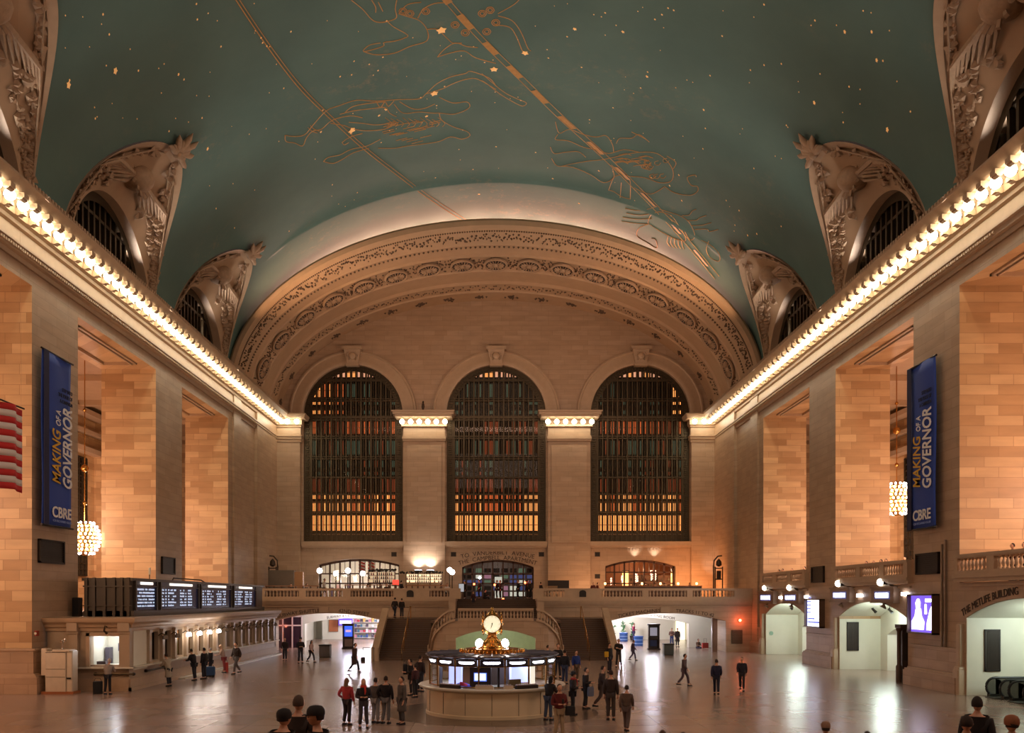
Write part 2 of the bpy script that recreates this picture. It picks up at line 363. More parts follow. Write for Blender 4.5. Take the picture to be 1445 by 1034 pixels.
# top figure: an animal's folded forelegs and muzzle, with flowers
g3([(550, 0), (600, 40), (640, 85), (670, 98), (710, 95), (750, 78), (745, 40), (752, 0)]); g3([(710, 95), (740, 120), (800, 155), (780, 170), (740, 182), (695, 188), (690, 205), (605, 228), (630, 200), (680, 190)])
g3([(605, 228), (660, 242), (740, 235), (810, 205), (885, 180), (885, 130), (850, 90), (790, 70), (760, 60)]); g3([(760, 60), (800, 20), (860, 10)])
g3([(845, 80), (870, 40), (920, 15), (980, 12)]); g3([(885, 130), (930, 130), (975, 170), (1000, 190), (1040, 190)]); g3([(932, 252), (960, 220), (1010, 190), (1060, 205), (1110, 210)])
g3([(932, 252), (985, 235), (1050, 225), (1100, 255), (1190, 280)]); g3([(640, 0), (658, 30), (658, 55)]); g3([(670, 10), (690, 50)])
for (x, y) in ((1055, 145), (1150, 140), (1190, 100), (1010, 110), (880, 50), (1130, 60), (1165, 45), (780, 50), (810, 60)):
    for r_ in (10, 18): g3([(x+r_*cos(a*PI/3), y+r_*.8*sin(a*PI/3)) for a in range(7)], .03)
g3([(1200, 60), (1270, 20), (1300, -10)]); g3([(1190, 110), (1250, 120), (1280, 160), (1310, 230), (1330, 235)]); g3([(1200, 70), (1260, 90), (1300, 140), (1330, 210), (1345, 225)])
# twin figures and a crab on the right
Z4 = 1/2.795
def g4(pts, r=.03): gl(pts, r, 680, 0, Z4)
g4([(0, 290), (40, 325), (90, 365), (140, 390), (175, 405), (160, 418), (120, 400), (70, 370), (20, 330), (0, 318)])
g4([(290, 480), (305, 525), (345, 510), (400, 530), (450, 540), (490, 535), (515, 570), (520, 600)]); g4([(300, 530), (290, 550), (340, 555), (400, 580), (450, 590), (500, 605), (560, 590), (620, 600)])
g4([(270, 580), (285, 605), (330, 600), (380, 598), (410, 620)]); g4([(275, 625), (300, 655), (360, 645), (420, 635), (470, 630), (520, 620)]); g4([(300, 655), (360, 660), (430, 690), (480, 720), (520, 700), (515, 665)])
g4([(530, 565), (545, 545), (590, 545), (620, 530), (660, 560), (640, 545), (590, 520)]); g4([(520, 620), (560, 610), (630, 600), (690, 605), (735, 640), (755, 680), (745, 715), (700, 720), (640, 700), (560, 690), (510, 650)])
g4([(500, 750), (520, 700), (545, 690)]); g4([(545, 780), (550, 720)]); g4([(585, 785), (585, 715), (570, 700)]); g4([(500, 750), (520, 755), (550, 775), (585, 785)])
g4([(720, 735), (760, 760), (820, 770), (850, 755), (850, 735), (825, 730), (810, 700), (840, 690), (845, 697)]); g4([(730, 615), (765, 640), (755, 665)]); g4([(600, 740), (660, 765), (700, 750), (720, 735)])
for k in range(16):
    x, y = random.uniform(520, 640), random.uniform(605, 655); g4([(x, y), (x+30, y-5), (x+50, y+3)], .028)
for k in range(12):
    x, y = random.uniform(640, 730), random.uniform(620, 705); g4([(x+12*cos(a), y+9*sin(a)) for a in (0, 1.2, 2.4, 3.6, 5)], .026)
for y, x0, x1 in ((822, 565, 690), (840, 570, 680), (856, 555, 670), (872, 550, 660)): g4([(x0, y), ((x0+x1)/2, y+8), (x1, y-8+(y-822)*.4)])
g4([(655, 880), (665, 850), (700, 835), (745, 850), (770, 880), (800, 930), (800, 950), (760, 940), (700, 910), (655, 880)]); g4([(700, 825), (780, 850), (820, 880), (840, 930), (820, 945), (790, 900), (740, 860)])
for (x0, y0, x1, y1) in ((790, 850, 845, 825), (810, 870, 885, 850), (825, 890, 905, 878), (840, 905, 932, 905)): g4([(x0, y0), ((x0+x1)/2, y0-2), ((x0+x1)/2+12, y1+8), (x1, y1)])
for k in range(5): g4([(735+k*13, 930+k*4), (730+k*15, 955+k*3), (745+k*13, 975+k*2)])
g4([(655, 885), (620, 900), (612, 930), (650, 955), (690, 978), (685, 945), (670, 940)]); g4([(850, 940), (900, 965), (935, 1000), (935, 1030), (900, 1015), (885, 985), (895, 950)])
lines.build('constellation_lines', GOLD, parent=ceiling, smooth=False)
stars = MB()
def star(px, py, r):
    p = vp(px, py, .06); up = Vector((p.x, 0, p.z-VZ)).normalized(); q = up.to_track_quat('Z', 'Y')
    vs = [p-up*.04]+[p+q @ Vector((r*(1 if i % 2 == 0 else .62)*cos(PI*i/5), r*(1 if i % 2 == 0 else .62)*sin(PI*i/5), 0)) for i in range(10)]
    stars.add(vs, [(0, i+1, (i+1) % 10+1) for i in range(10)], 0)
for (x, y, r) in ((613, 132, .30), (497, 184, .34), (623, 43, .34), (697, 98, .28), (741, 75, .24), (163, 100, .2), (97, 120, .2), (293, 210, .14), (879, 45, .12), (811, 41, .14), (252, 105, .1), (913, 108, .12),
                  (993, 155, .1), (1149, 145, .14), (1252, 183, .16), (1237, 85, .12), (683, 258, .11), (676, 274, .13), (817, 287, .11), (811, 268, .1), (845, 241, .1), (535, 163, .12), (545, 155, .1), (602, 164, .14),
                  (453, 186, .1), (480, 108, .08), (700, 207, .08), (780, 252, .1), (1230, 45, .1), (1192, 45, .12), (958, 247, .1), (945, 262, .1), (962, 283, .1), (1055, 332, .1), (1068, 330, .09), (1043, 297, .08)):
    star(x, y, r)
rs = random.Random(3)
for i in range(260):
    x = rs.uniform(90, 1290); y = rs.uniform(4, 330)
    if y > 253+abs(x-700)**2*.0009: continue
    if x < 290 and y > 190: continue
    if x > 1110 and y > 190: continue
    star(x, y, rs.choice((.035, .045, .05, .07)))
tag(stars.build('gold_stars', mat('star_gold_glow', '#e6b878', .5, emit='#ffb468', es=.35), parent=ceiling, smooth=False), kind='stuff')  # faint glow added to the gold of the stars

# ------------------------------------------------------------------ lunettes in the side of the vault (stone pockets with relief)
WR = 5.6
def lun(s, yc):
    def Pp(f): return Vector((s*22.9, yc+WR*cos(f), 23+WR*sin(f)))
    def Qp(f):
        z = QH*sin(f); th = asin(z/VB); return Vector((s*VA*cos(th), yc+QR*cos(f), 23+z))
    def S(f, t, n=0):
        a, b = Pp(f), Qp(f); p = a.lerp(b, t)
        nrm = Vector((-s*.35, -.75*cos(f), -.75*sin(f))).normalized()
        sag = sin(PI*t)*.25
        return p-nrm*sag+nrm*n
    return Pp, Qp, S
def lunette(s, yc, first, vis=True):
    Pp, Qp, S = lun(s, yc)
    N, T = 64, 14; m = MB()
    m.grid(lambda u, v: S(PI*u, v*.88), N, T, 0)
    # raised flat border that meets the painted vault
    m.grid(lambda u, v: S(PI*u, .88+.14*v, .12), N, 3, 1); m.grid(lambda u, v: S(PI*u, .88, .12*v), N, 1, 1)
    # soffit of the window arch, running back to the glass
    m.grid(lambda u, v: Vector((s*(22.9+1.5*v), yc+WR*cos(PI*u), 23+WR*sin(PI*u))), N, 2, 1)
    o = struct(m, 'wall_'+('left' if s < 0 else 'right')+'_lunette', [PLAS, TRIM]); 
    rl = MB()
    def leaf(f, t, df, dt, sz):
        a = S(f, t, .05); b = S(f+df, min(t+dt, 1.02), .12); d = (b-a)
        if d.length < 1e-3: return
        d = d.normalized()*sz; nr = (S(f, t, .3)-S(f, t, 0)).normalized(); w_ = d.cross(nr)*.34
        c = a+d*.5+nr*.12
        rl.add([a, c+w_, a+d, c-w_, c+nr*.10], [(0, 1, 4), (1, 2, 4), (2, 3, 4), (3, 0, 4)])
    def vine(pts, r=.07, lf=3, sz=.55):
        q = spline(pts, 5); rl.tube([S(a, b, .08) for a, b in q], r, 5)
        for i, (a, b) in enumerate(q):
            for k in range(lf): leaf(a, b, rr.uniform(-.22, .22), rr.uniform(-.3, .3), sz*rr.uniform(.6, 1.2))
    rr = random.Random(int(yc)+7)
    for sg in (1, -1):
        def c(f): return PI/2+sg*f
        vine([(c(.15), .85), (c(.45), .72), (c(.75), .62), (c(1.0), .66), (c(1.25), .55)], .07, 3)
        vine([(c(1.1), .7), (c(1.22), .45), (c(1.32), .62), (c(1.42), .5)], .06, 4, .5)
        vine([(c(.55), .35), (c(.8), .3), (c(.95), .45), (c(1.12), .3)], .06, 3, .5)
        # wing: fan of feathers beside the globe
        for k in range(9):
            f = .18+k*.055; rl.tube([S(c(.12), .42, .25), S(c(f), .30+.055*k, .32), S(c(f+.22), .22+.075*k, .12)], [.16, .13, .03], 5)
        # long staff
        rl.tube([S(c(.2), .9, .12), S(c(.75), .8, .12), S(c(1.3), .82, .12)], .05, 4)
        for (f, t, r_) in ((.62, .55, .35), (.98, .6, .3), (.4, .2, .3), (1.2, .4, .25)):
            for k in range(9): a = rr.uniform(0, 6.28); leaf(c(f), t, .09*cos(a), .16*sin(a), r_*1.9)
    g_ = S(PI/2, .40, .15); rl.ball(g_, .95, 14, 8, 0, sz=.8)
    for k in range(12): a = k*PI/6; rl.tube([g_, g_+Vector((s*-.2, 1.25*cos(a), 1.0*sin(a)-.1))], [.05, .12], 4)
    o2 = rl.build('relief_ornament', RELIEF, parent=o, smooth=True, ang=50)
    # leafy finial at the crown where the pocket meets the vault
    fi = MB(); q = Qp(PI/2)+Vector((-s*.15, 0, -.2))
    for k in range(11):
        a = -.2+(PI+.4)*k/10; L_ = 1.45 if k % 2 == 0 else .95
        def Q_(r_, w_): return q+Vector((-s*.8*max(0, sin(a))*r_, 1.0*cos(a+w_)*r_, .72*sin(a+w_)*r_))
        fi.tube([Q_(.1, 0), Q_(L_*.45, .08), Q_(L_*.75, -.05), Q_(L_, .02)], [.10, .20, .17, .02], 6)
    fi.ball(q, .3, 8, 6); fi.ball(q+Vector((-s*.5, 0, .4)), .2, 8, 6)
    fi.build('finial', RELIEF, parent=o, smooth=True, ang=60)
    # window
    wf = MB(); X = s*23.75
    for k in range(21):
        a = PI*k/20
    wf.grid(lambda u, v: Vector((X-s*.25, yc+(WR-.55*v)*cos(PI*u), 23+(WR-.55*v)*sin(PI*u))), 40, 1)
    n = 15
    for i in range(1, n):
        y = -WR+2*WR*i/n; zt = sqrt(max(0, (WR-.3)**2-y*y))
        wf.box(X-.16, X+.16, yc+y-.11, yc+y+.11, 22, 23+zt)
    for z, hw in ((24.9, .13), (25.3, .13), (27.2, .09)):
        yy = sqrt(max(0, WR**2-(z-23)**2)); wf.box(X-.14, X+.14, yc-yy, yc+yy, z-hw, z+hw)
    wf.ball((X, yc, 22), .1, 4, 3)
    WN[0] += 1
    wo = struct(wf, 'window_%d' % WN[0], BRONZE, smooth=False)
    gl_ = MB(); gl_.add([(X+s*.25, yc+WR*cos(PI*k/24), 23+WR*sin(PI*k/24)) for k in range(25)]+[(X+s*.25, yc-WR, 21), (X+s*.25, yc+WR, 21)], [tuple(range(27))])
    gl_.build('pane', GLASSD, parent=wo, smooth=False)
    bk = MB(); bk.box(min(X+s*.6, X+s*3), max(X+s*.6, X+s*3), yc-6.5, yc+6.5, 21, 30)
    bk.build('dark_loft_behind_glass', mat('dark_loft', '#3a2a1e', .8), parent=wo, smooth=False)
WN = [0]
for s in (-1, 1):
    for yc in BAYS[2:]: lunette(s, yc, False)

# ------------------------------------------------------------------ great arch at the west end
ARCH = [(77.6, 37.15, 23.0), (77.45, 36.95, 22.8), (77.5, 36.55, 22.5), (77.9, 36.45, 22.45), (78.1, 36.62, 22.55), (78.3, 36.55, 22.5), (80.3, 36.15, 22.45), (80.5, 36.0, 22.35), (80.8, 36.08, 22.4), (82.4, 35.92, 22.4), (82.5, 35.72, 22.3),
        (82.7, 35.82, 22.35), (85.8, 35.72, 22.3), (85.9, 35.58, 22.2), (86.2, 35.66, 22.25), (88.4, 35.58, 22.2), (88.5, 35.3, 22.0), (88.8, 35.4, 22.05), (90.2, 35.28, 22.0), (90.3, 35.12, 21.95), (90.6, 35.18, 21.95), (92.7, 35.05, 21.95)]
def ell(t, a, z): return -a*cos(t), 23+(z-23)*sin(t)
def arch_pt(t, Y, z, a): x, zz = ell(t, a, z); return Vector((x, Y, zz))
NA = 96
m = MB(); m.sweep([(i, 0) for i in range(len(ARCH))], [(lambda i, _, t=PI*k/NA: arch_pt(t, *ARCH[int(i)])) for k in range(NA+1)])
m.sweep([(0, 0), (1, 0)], [(lambda i, _, t=PI*k/NA: arch_pt(t, *( (77.6, 37.15, 23.0), (79.0, 37.0, 23.2))[int(i)])) for k in range(NA+1)])
m.sweep([(0, 0), (1, 0)], [(lambda i, _, t=PI*k/NA: arch_pt(t, 84.4, 36.6+2.6*i, 22.4+1.2*i)) for k in range(NA+1)])
m.sweep([(0, 0), (1, 0)], [(lambda i, _, t=PI*k/NA: arch_pt(t, (79.0, 84.4)[int(i)], 36.9, 22.9)) for k in range(NA+1)])
arch = struct(m, 'wall_back_great_arch', PLAS)
def interp(Y):
    for a, b in zip(ARCH, ARCH[1:]):
        if a[0] <= Y <= b[0]: k = (Y-a[0])/(b[0]-a[0]+1e-9); return [a[j]+(b[j]-a[j])*k for j in range(3)]
    return ARCH[-1]
def onarch(t, Y, d=0): _, z, a = interp(Y); return arch_pt(t, Y, z-d, a-d)
# rosettes
def rosette_mesh():
    r = MB(); r.lathe([(1.0, 0), (1.0, .16), (.9, .2), (.86, .1), (.80, .06)], n=28, m=0, cap=False)
    for k in range(16):
        a = 2*PI*k/16; d = Vector((cos(a), sin(a), 0)); p = Vector((-sin(a), cos(a), 0))
        r.add([d*.24+p*.03+Vector((0, 0, .12)), d*.24-p*.03+Vector((0, 0, .12)), d*.66-p*.04+Vector((0, 0, .09)), d*.74+Vector((0, 0, .14)), d*.66+p*.04+Vector((0, 0, .09)), d*.5+Vector((0, 0, .24))], [(0, 1, 5), (1, 2, 5), (2, 3, 5), (3, 4, 5), (4, 0, 5)], 0)
    for k in range(16):
        a = 2*PI*(k+.5)/16; r.ball((.83*cos(a), .83*sin(a), .08), .055, 5, 4, 0)
    r.ball((0, 0, .08), .24, 10, 6, 0, sz=.7)
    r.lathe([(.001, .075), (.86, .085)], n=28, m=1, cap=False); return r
rose = rosette_mesh(); NR = 17
TT = [PI*i/2000 for i in range(2001)]; SS = [0]
for i in range(2000): SS.append(SS[-1]+sqrt((22.3*sin(TT[i]))**2+(12.75*cos(TT[i]))**2)*PI/2000)
def t_at(s_): s_ = SS[1000]+s_; i = min(range(0, 2001), key=lambda j: abs(SS[j]-s_)); return TT[i]
RT = [t_at((k-8)*3.12) for k in range(NR)]; RM = [t_at((k-7.5)*3.12) for k in range(NR-1)]+[t_at(-8.5*3.12), t_at(8.5*3.12)]
for k in range(NR):
    t = RT[k]; p = onarch(t, 84.2); q = onarch(t+.002, 84.2); r_ = onarch(t, 84.5)
    ez = (r_-p).normalized(); ex = (q-p).normalized(); nn = ex.cross(ez)
    if nn.dot(Vector((-p.x, 0, 20-p.z))) < 0: nn = -nn
    ey = nn.cross(ex); M = Matrix.Translation(p+nn*.10) @ Matrix((ex, ey, nn)).transposed().to_4x4() @ Matrix.Diagonal((1.12, 1.4, 1.1, 1))
    if k == 0:
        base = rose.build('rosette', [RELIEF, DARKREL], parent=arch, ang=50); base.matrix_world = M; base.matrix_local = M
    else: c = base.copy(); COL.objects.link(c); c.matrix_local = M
# bands of small carved ornament: leaves between lines
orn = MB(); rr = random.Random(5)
def bump_on(t, Y, sx, sy, h):
    p = onarch(t, Y); q = (onarch(t+.002, Y)-p).normalized(); e = (onarch(t, Y+.05)-p).normalized(); n_ = q.cross(e)
    if n_.dot(Vector((-p.x, 0, 20-p.z))) < 0: n_ = -n_
    orn.add([p-q*sx, p-e*sy, p+q*sx, p+e*sy, p+n_*h], [(0, 1, 4), (1, 2, 4), (2, 3, 4), (3, 0, 4)])
for k in range(300):
    t = PI*(.045+.91*k/299)
    bump_on(t, 78.6, .08, .12, .13)
    for j in range(2): bump_on(t+rr.uniform(-.004, .004), rr.uniform(78.95, 80.1), rr.uniform(.05, .13), rr.uniform(.07, .2), .15)
    if k % 2: bump_on(t, 81.0, .12, .14, .16)
    bump_on(t+rr.uniform(-.004, .004), rr.uniform(89.0, 90.0), rr.uniform(.05, .12), rr.uniform(.08, .2), .13)
for k in range(NR+1):
    for j in range(34):
        t = RM[k]; v_ = rr.uniform(-1, 1); w_ = .007+.012*abs(v_)**1.5
        bump_on(t+rr.uniform(-w_, w_)*PI, 84.25+1.35*v_, .09, .12, .13)
    for j in range(20):
        t = RM[k]; bump_on(t+rr.uniform(-.03, .03)*(1 if j % 2 else .4), 91.6+rr.uniform(-.45, .45)*(.35 if j % 2 else 1), .12, .12, .16)
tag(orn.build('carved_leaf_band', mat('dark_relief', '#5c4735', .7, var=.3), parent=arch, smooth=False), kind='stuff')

# ------------------------------------------------------------------ far (west) wall, three tall arched windows over balcony doors
WX = (-14.55, 0.05, 14.75); WY = 92.6
def mpb(u, v, w_): return (u, WY+w_, v)
m = MB()
tall = [(x-5.07, x+5.07, 10.45, semi(x, 5.07, 23.4)) for x in WX]
low = [(-18.1, -9.85, 4.6, seg(-13.97, 4.13, 8.1, .6)), (-3.45, 3.9, 4.6, seg(.22, 3.68, 7.85, .75)), (11.2, 18.35, 4.6, seg(14.78, 3.58, 7.95, .65))]
arch_wall(m, mpb, -24, 24, 4.05, 37.2, 1.4, tall+low, 0, 0)
far = struct(m, 'wall_back', STONE, smooth=False)
# archivolt mouldings, keystones, sills
m = MB()
for x in WX:
    prof = [(5.07, 0), (5.07, -.22), (5.35, -.30), (5.6, -.22), (6.2, -.20), (6.3, -.30), (6.45, -.28), (6.5, 0)]
    m.sweep(prof, [(lambda r, d, t=PI*k/40, x=x: (x-r*cos(t), WY+d, 23.4+r*sin(t))) for k in range(41)])
    m.box(x-5.2, x+5.2, WY-.55, WY, 10.0, 10.45); m.box(x-5.15, x+5.15, WY-.38, WY, 9.82, 10.0); m.box(x-5.1, x+5.1, WY-.12, WY, 9.45, 9.82)
    for k in range(34): m.cbox((x-4.9+k*.297, WY-.17, 9.63), .12, .12, .2)
struct(m, 'trim_window_mouldings', TRIM, fix=True)
for x in WX:
    m = MB(); m.add([(x-.55, WY-.5, 28.5), (x+.55, WY-.5, 28.5), (x+.85, WY-.75, 29.9), (x-.85, WY-.75, 29.9), (x-.55, WY, 28.5), (x+.55, WY, 28.5), (x+.85, WY, 29.9), (x-.85, WY, 29.9)],
        [(0, 1, 2, 3), (0, 3, 7, 4), (1, 5, 6, 2), (0, 4, 5, 1), (3, 2, 6, 7)])
    m.box(x-1.0, x+1.0, WY-.95, WY, 29.9, 30.2); m.box(x-.65, x+.65, WY-.65, WY, 28.25, 28.5)
    m.ball((x, WY-.68, 29.25), .38, 10, 6, sy=.5)
    for sg in (-1, 1): m.tube([(x+sg*.35, WY-.7, 28.8), (x+sg*.5, WY-.75, 29.3), (x+sg*.3, WY-.8, 29.6)], .08, 5)
    struct(m, 'trim_keystone', TRIM)
# window grilles
PEMS = {}
def pem(i):
    cols = [((1, .40, .13), 3.2), ((1, .22, .07), 1.1), ((.75, .16, .07), .4), ((.35, .62, .50), .22), ((1, .55, .40), 1.4), ((.06, .03, .02), .1), ((1, .45, .16), 1.8)]
    if i not in PEMS: PEMS[i] = mat('lit_office_pane_%d' % i, '#1a120c', .3, emit=cols[i][0], es=cols[i][1], var=.1)
    return PEMS[i]
def Zw(py): return H+(VY-py)*WY/F
for wi, x in enumerate(WX):
    g = MB(); y0, y1 = WY+.25, WY+.5
    hz = [(536, .22), (562, .1), (565, .1), (588, .28), (592, .12), (615, .12), (618, .1), (644, .1), (647, .1), (673, .14), (697, .12), (722, .14), (726, .1), (752, .2)]
    for py, h2 in hz:
        z = Zw(py); hw = 4.9 if z < 23.4 else sqrt(max(.1, 4.9**2-(z-23.4)**2)); g.box(x-hw, x+hw, y0-.1, y1, z-h2/2, z+h2/2)
    for k in range(18):
        u = -4.32+8.64*k/17; zt = 23.4+sqrt(max(0, 4.75**2-u*u))-.15
        big = .085 if k % 2 else .11
        g.box(x+u-big, x+u+big, y0-.05, y1, 10.5, zt)
        if k < 17: g.box(x+u+.254-.03, x+u+.254+.03, y0, y1-.05, 10.5, min(zt, 27.2))
    # ornamented frame
    for sg in (-1, 1):
        g.box(x+sg*4.7-.36, x+sg*4.7+.36, y0+.02, y1, 10.45, 23.4)
        for k in range(60): g.cbox((x+sg*4.7, y0-.06, 10.7+k*.213), .34 if k % 2 else .2, .14, .12)
    g.grid(lambda u, v: (x-(5.07-.62*v)*cos(PI*u), y0+.02, 23.4+(5.07-.62*v)*sin(PI*u)), 40, 1)
    for k in range(50): t = PI*k/49; g.cbox((x-4.72*cos(t), y0-.06, 23.4+4.72*sin(t)), .24, .14, .2)
    g.box(x-5.0, x+5.0, y0, y1, 10.45, 11.2)
    WN[0] += 1
    wo = struct(g, 'window_%d' % WN[0], BRONZE, smooth=False)
    p_ = MB(); p_.box(x-5.06, x+5.06, y1+.1, y1+.14, 10.46, 28.4); p_.build('pane', GLASSD, parent=wo, smooth=False)
    # glazed walkway behind: floors and lit panes of the inner wall
    b_ = MB(); yb = 96.4; rows = [(754, 727, [0]*8+[6, 0], .62), (721, 698, [6, 1, 6, 1, 0] if wi != 1 else [1, 1, 1, 6], .42), (694, 676, [2, 2, 5, 2], .4), (670, 650, [5, 2, 3, 5], .35), (641, 622, [3, 5, 3, 5, 2], .4), (612, 595, [1, 2, 1, 2, 5] if wi != 1 else [5, 2], .36), (584, 566, [3, 5, 5, 3], .4), (560, 542, [5, 3, 5], .35), (532, 520, [4, 4, 6], .5)]
    rr = random.Random(wi+2); pitch = .6
    for r0, r1, cols, wd in rows:
        za, zb = H+(VY-r0)*yb/F, H+(VY-r1)*yb/F
        for k in range(17):
            u = -4.9+k*pitch; c_ = rr.choice(cols)
            if wi == 0 and k < 6 and r0 in (584, 560): c_ = 0 if k in (0, 1, 3) else 1
            if wi == 2 and k > 14 and r0 in (584, 560): c_ = 0
            b_.box(x+u, x+u+wd*.85, yb-.05, yb, za, zb, c_)
            if c_ in (0, 6, 1): b_.box(x+u, x+u+wd*.85, yb-.08, yb-.055, (za+zb)/2-.03, (za+zb)/2+.03, 7)
    b_.box(x-5.2, x+5.2, yb+.01, yb+.3, 9.9, 30, 7)
    for z in (11.6, 14.9, 18.2, 21.5, 24.7): b_.box(x-5.2, x+5.2, 94.3, yb, z-.1, z+.1, 7)
    b_.build('lit_inner_wall', [pem(i) for i in range(7)]+[mat('dark_inner_wall', '#2c2018', .7)], parent=wo, smooth=False)

# pilasters with capitals carrying lamps
def pilaster(x0, x1, name, right=True):
    m = MB(); Yf = 92.0
    m.box(x0, x1, Yf, WY, 4.5, 22.1, 0); m.box(x0+.35, x1-.35, Yf-.12, Yf, 10.3, 20.2, 0)
    for a, b, d in ((20.6, 20.8, .18), (20.8, 21.0, .3), (21.0, 21.15, .2)): m.box(x0-d*.4, x1+d*.4, Yf-d, WY, a, b, 1)
    m.box(x0-.2, x1+.2, Yf-.35, WY, 22.05, 22.25, 1); m.box(x0-.75, x1+.75, Yf-1.35, WY+.1, 22.85, 23.05, 1)
    m.box(x0-.95, x1+.95, Yf-1.55, WY+.1, 23.05, 23.3, 1); m.box(x0-1.05, x1+1.05, Yf-1.65, WY+.1, 23.3, 23.45, 1)
    struct(m, name, [STONE, TRIM], smooth=False)
pilaster(-9.35, -5.15, 'trim_pilaster'); pilaster(5.3, 9.6, 'trim_pilaster')
BR = []   # bracket anchors
lamps = []
for x0, x1 in ((-9.35, -5.15), (5.3, 9.6)):
    for k in range(6): lamps.append((x0-.05+(x1-x0+.1)*k/5, 91.05, 22.42, 'cap'))
# ------------------------------------------------------------------ side walls
XW = 22.5
def side_wall(s):
    mp = lambda u, v, w_: (s*(XW+w_), u, v)
    holes = []
    for yc in BAYS:
        if s < 0: holes.append((yc-5.6, yc+5.6, 3.9 if yc > 40 else 0.0, flat(19.8)))
        else:
            holes.append((yc-5.6, yc+5.6, 5.4, flat(19.8)))
            hw, sp, ri = {70.65: (4.95, 3.35, .95), 54.45: (4.95, 3.5, .95)}.get(yc, (5.0, 3.7, .95))
            holes.append((yc-hw, yc+hw, 0, seg(yc, hw, sp, ri)))
    m = MB(); arch_wall(m, mp, -12, 92.6, 0, 22.9, 3.6, holes, 0, 1, back=True)
    # wall strip by the far corner and the corner pier of the back wall
    m.box(min(s*XW, s*(XW-.3)), max(s*XW, s*(XW-.3)), 84.5, 92.6, 4.6, 22.1, 0)
    m.box(min(s*XW, s*(XW-.18)), max(s*XW, s*(XW-.18)), 77.4, 79.6, 0, 22.1, 0)
    m.box(min(s*XW, s*19.85), max(s*XW, s*19.85), 92.0, 92.7, 4.6, 22.1, 0)
    struct(m, 'wall_'+('left' if s < 0 else 'right'), [STONE, STONE_R], smooth=False)
    # coffer frames on the lintel soffits
    for yc in BAYS[2:]:
        m = MB()
        for (a, b, wd, z) in ((4.1, 1.15, .16, .10), (3.85, .95, .1, .18)):
            y0, y1, x0, x1 = yc-a, yc+a, XW+1.8-b, XW+1.8+b
            for (p, q, r, t) in ((x0, x1, y0, y0+wd), (x0, x1, y1-wd, y1), (x0, x0+wd, y0, y1), (x1-wd, x1, y0, y1)): m.box(min(s*p, s*q), max(s*p, s*q), r, t, 19.8-z, 19.83)
        struct(m, 'trim_soffit_frame', TRIM, smooth=False)
    # cornice profile (offset into the hall, height)
    pr = [(0, 20.5), (.1, 20.5), (.12, 20.72), (.28, 20.78), (.3, 21.0), (.42, 21.05), (.42, 21.15), (.1, 21.25), (.08, 21.95), (.25, 22.0), (.3, 22.15), (.5, 22.2), (.55, 22.7), (1.35, 22.7), (1.5, 22.78), (1.65, 22.95), (1.75, 23.05), (1.75, 23.15), (1.0, 23.2), (-1.2, 23.3)]
    m = MB(); m.sweep(pr, [(lambda o_, z, y=y: (s*(XW-o_), y, z)) for y in (-12, 40, 92.65)])
    pc = [(o_-.0, z) for o_, z in pr]
    # return of the cornice over the corner pier
    m.sweep([(o_*.9, z) for o_, z in pr], [(lambda o_, z, x=x: (s*x, 92.0-o_, z)) for x in (XW, 19.8)])
    m.sweep([(o_*.9, z) for o_, z in pr], [(lambda o_, z: (s*19.8, 92.0-o_, z)), (lambda o_, z: (s*(19.8-o_*.5), 92.0-o_, z)), (lambda o_, z: (s*(19.8-o_*.5), 92.6, z))])
    cor = struct(m, 'trim_cornice', TRIM, ang=25)
    # dentils on the architrave
    d = MB()
    for k in range(250): y = 40.4+k*.205; d.cbox((s*(XW-.33), y, 20.92), .12, .11, .12)
    tag(d.build('dentil_row', TRIM, parent=cor, smooth=False), kind='stuff')
    d = MB()
    for k in range(170): y = 40.4+k*.30; d.cbox((s*(XW-1.72), y, 23.2), .1, .16, .16)
    tag(d.build('palmette_row', TRIM, parent=cor, smooth=False), kind='stuff')
    b = MB(); b.box(-.55, .35, -.2, .2, 0, .22); b.box(.1, .45, -.16, .16, -.25, .05); b.tube([(-.35, -.2, .05), (-.35, .2, .05)], .16, 8); b.tube([(.35, -.17, -.18), (.35, .17, -.18)], .13, 8)
    base = None
    for k in range(49):
        y = 36.03+k*1.13
        if base is None: base = b.build('bracket', TRIM, parent=cor, ang=40); o = base
        else: o = base.copy(); COL.objects.link(o)
        o.location = (s*(XW-.98), y, 22.47); o.rotation_euler = (0, 0, 0 if s > 0 else PI)
        lamps.append((s*(XW-1.08), y+.565, 22.44, 'left' if s < 0 else 'right'))
    for k in range(2): lamps.append((s*(19.95+k*.95), 90.9, 22.42, 'cap'))
    # plinths and wainscot of the piers
    for yc0, yc1 in ((76.3, 79.0), (60.05, 65.05), (44.0, 48.85), (27.8, 32.8)):
        m = MB()
        def sb(a, b_, y0, y1, z0, z1, c=0): m.box(min(s*a, s*b_), max(s*a, s*b_), y0, y1, z0, z1, c)
        sb(XW-.12, XW+3.6, yc0-.1, yc1+.1, .95, 2.2); sb(XW-.2, XW+3.6, yc0-.14, yc1+.14, 2.1, 2.2, 1)
        sb(XW-.42, XW+3.6, yc0-.35, yc1+.35, 0, .8); sb(XW-.36, XW+3.6, yc0-.3, yc1+.3, .8, .9, 1); sb(XW-.25, XW+3.6, yc0-.2, yc1+.2, .9, .98, 1)
        struct(m, 'trim_pier_plinth', [STONE, TRIM], smooth=False)
        if s > 0 or True:
            for yy in (yc0-.25, ):
                if s > 0:
                    m = MB(); x = XW-.05; m.bev(x-.32, x+.22, yy-.3, yy+.25, 0, 1.25, .07); m.bev(x-.2, x+.14, yy-.2, yy+.15, 1.25, 3.4, .05)
                    m.bev(x-.28, x+.2, yy-.28, yy+.2, 1.2, 1.35, .05); struct(m, 'trim_corner_guard', TRIM)
    # gallery behind the piers
    zf = 3.9 if s < 0 else 5.4
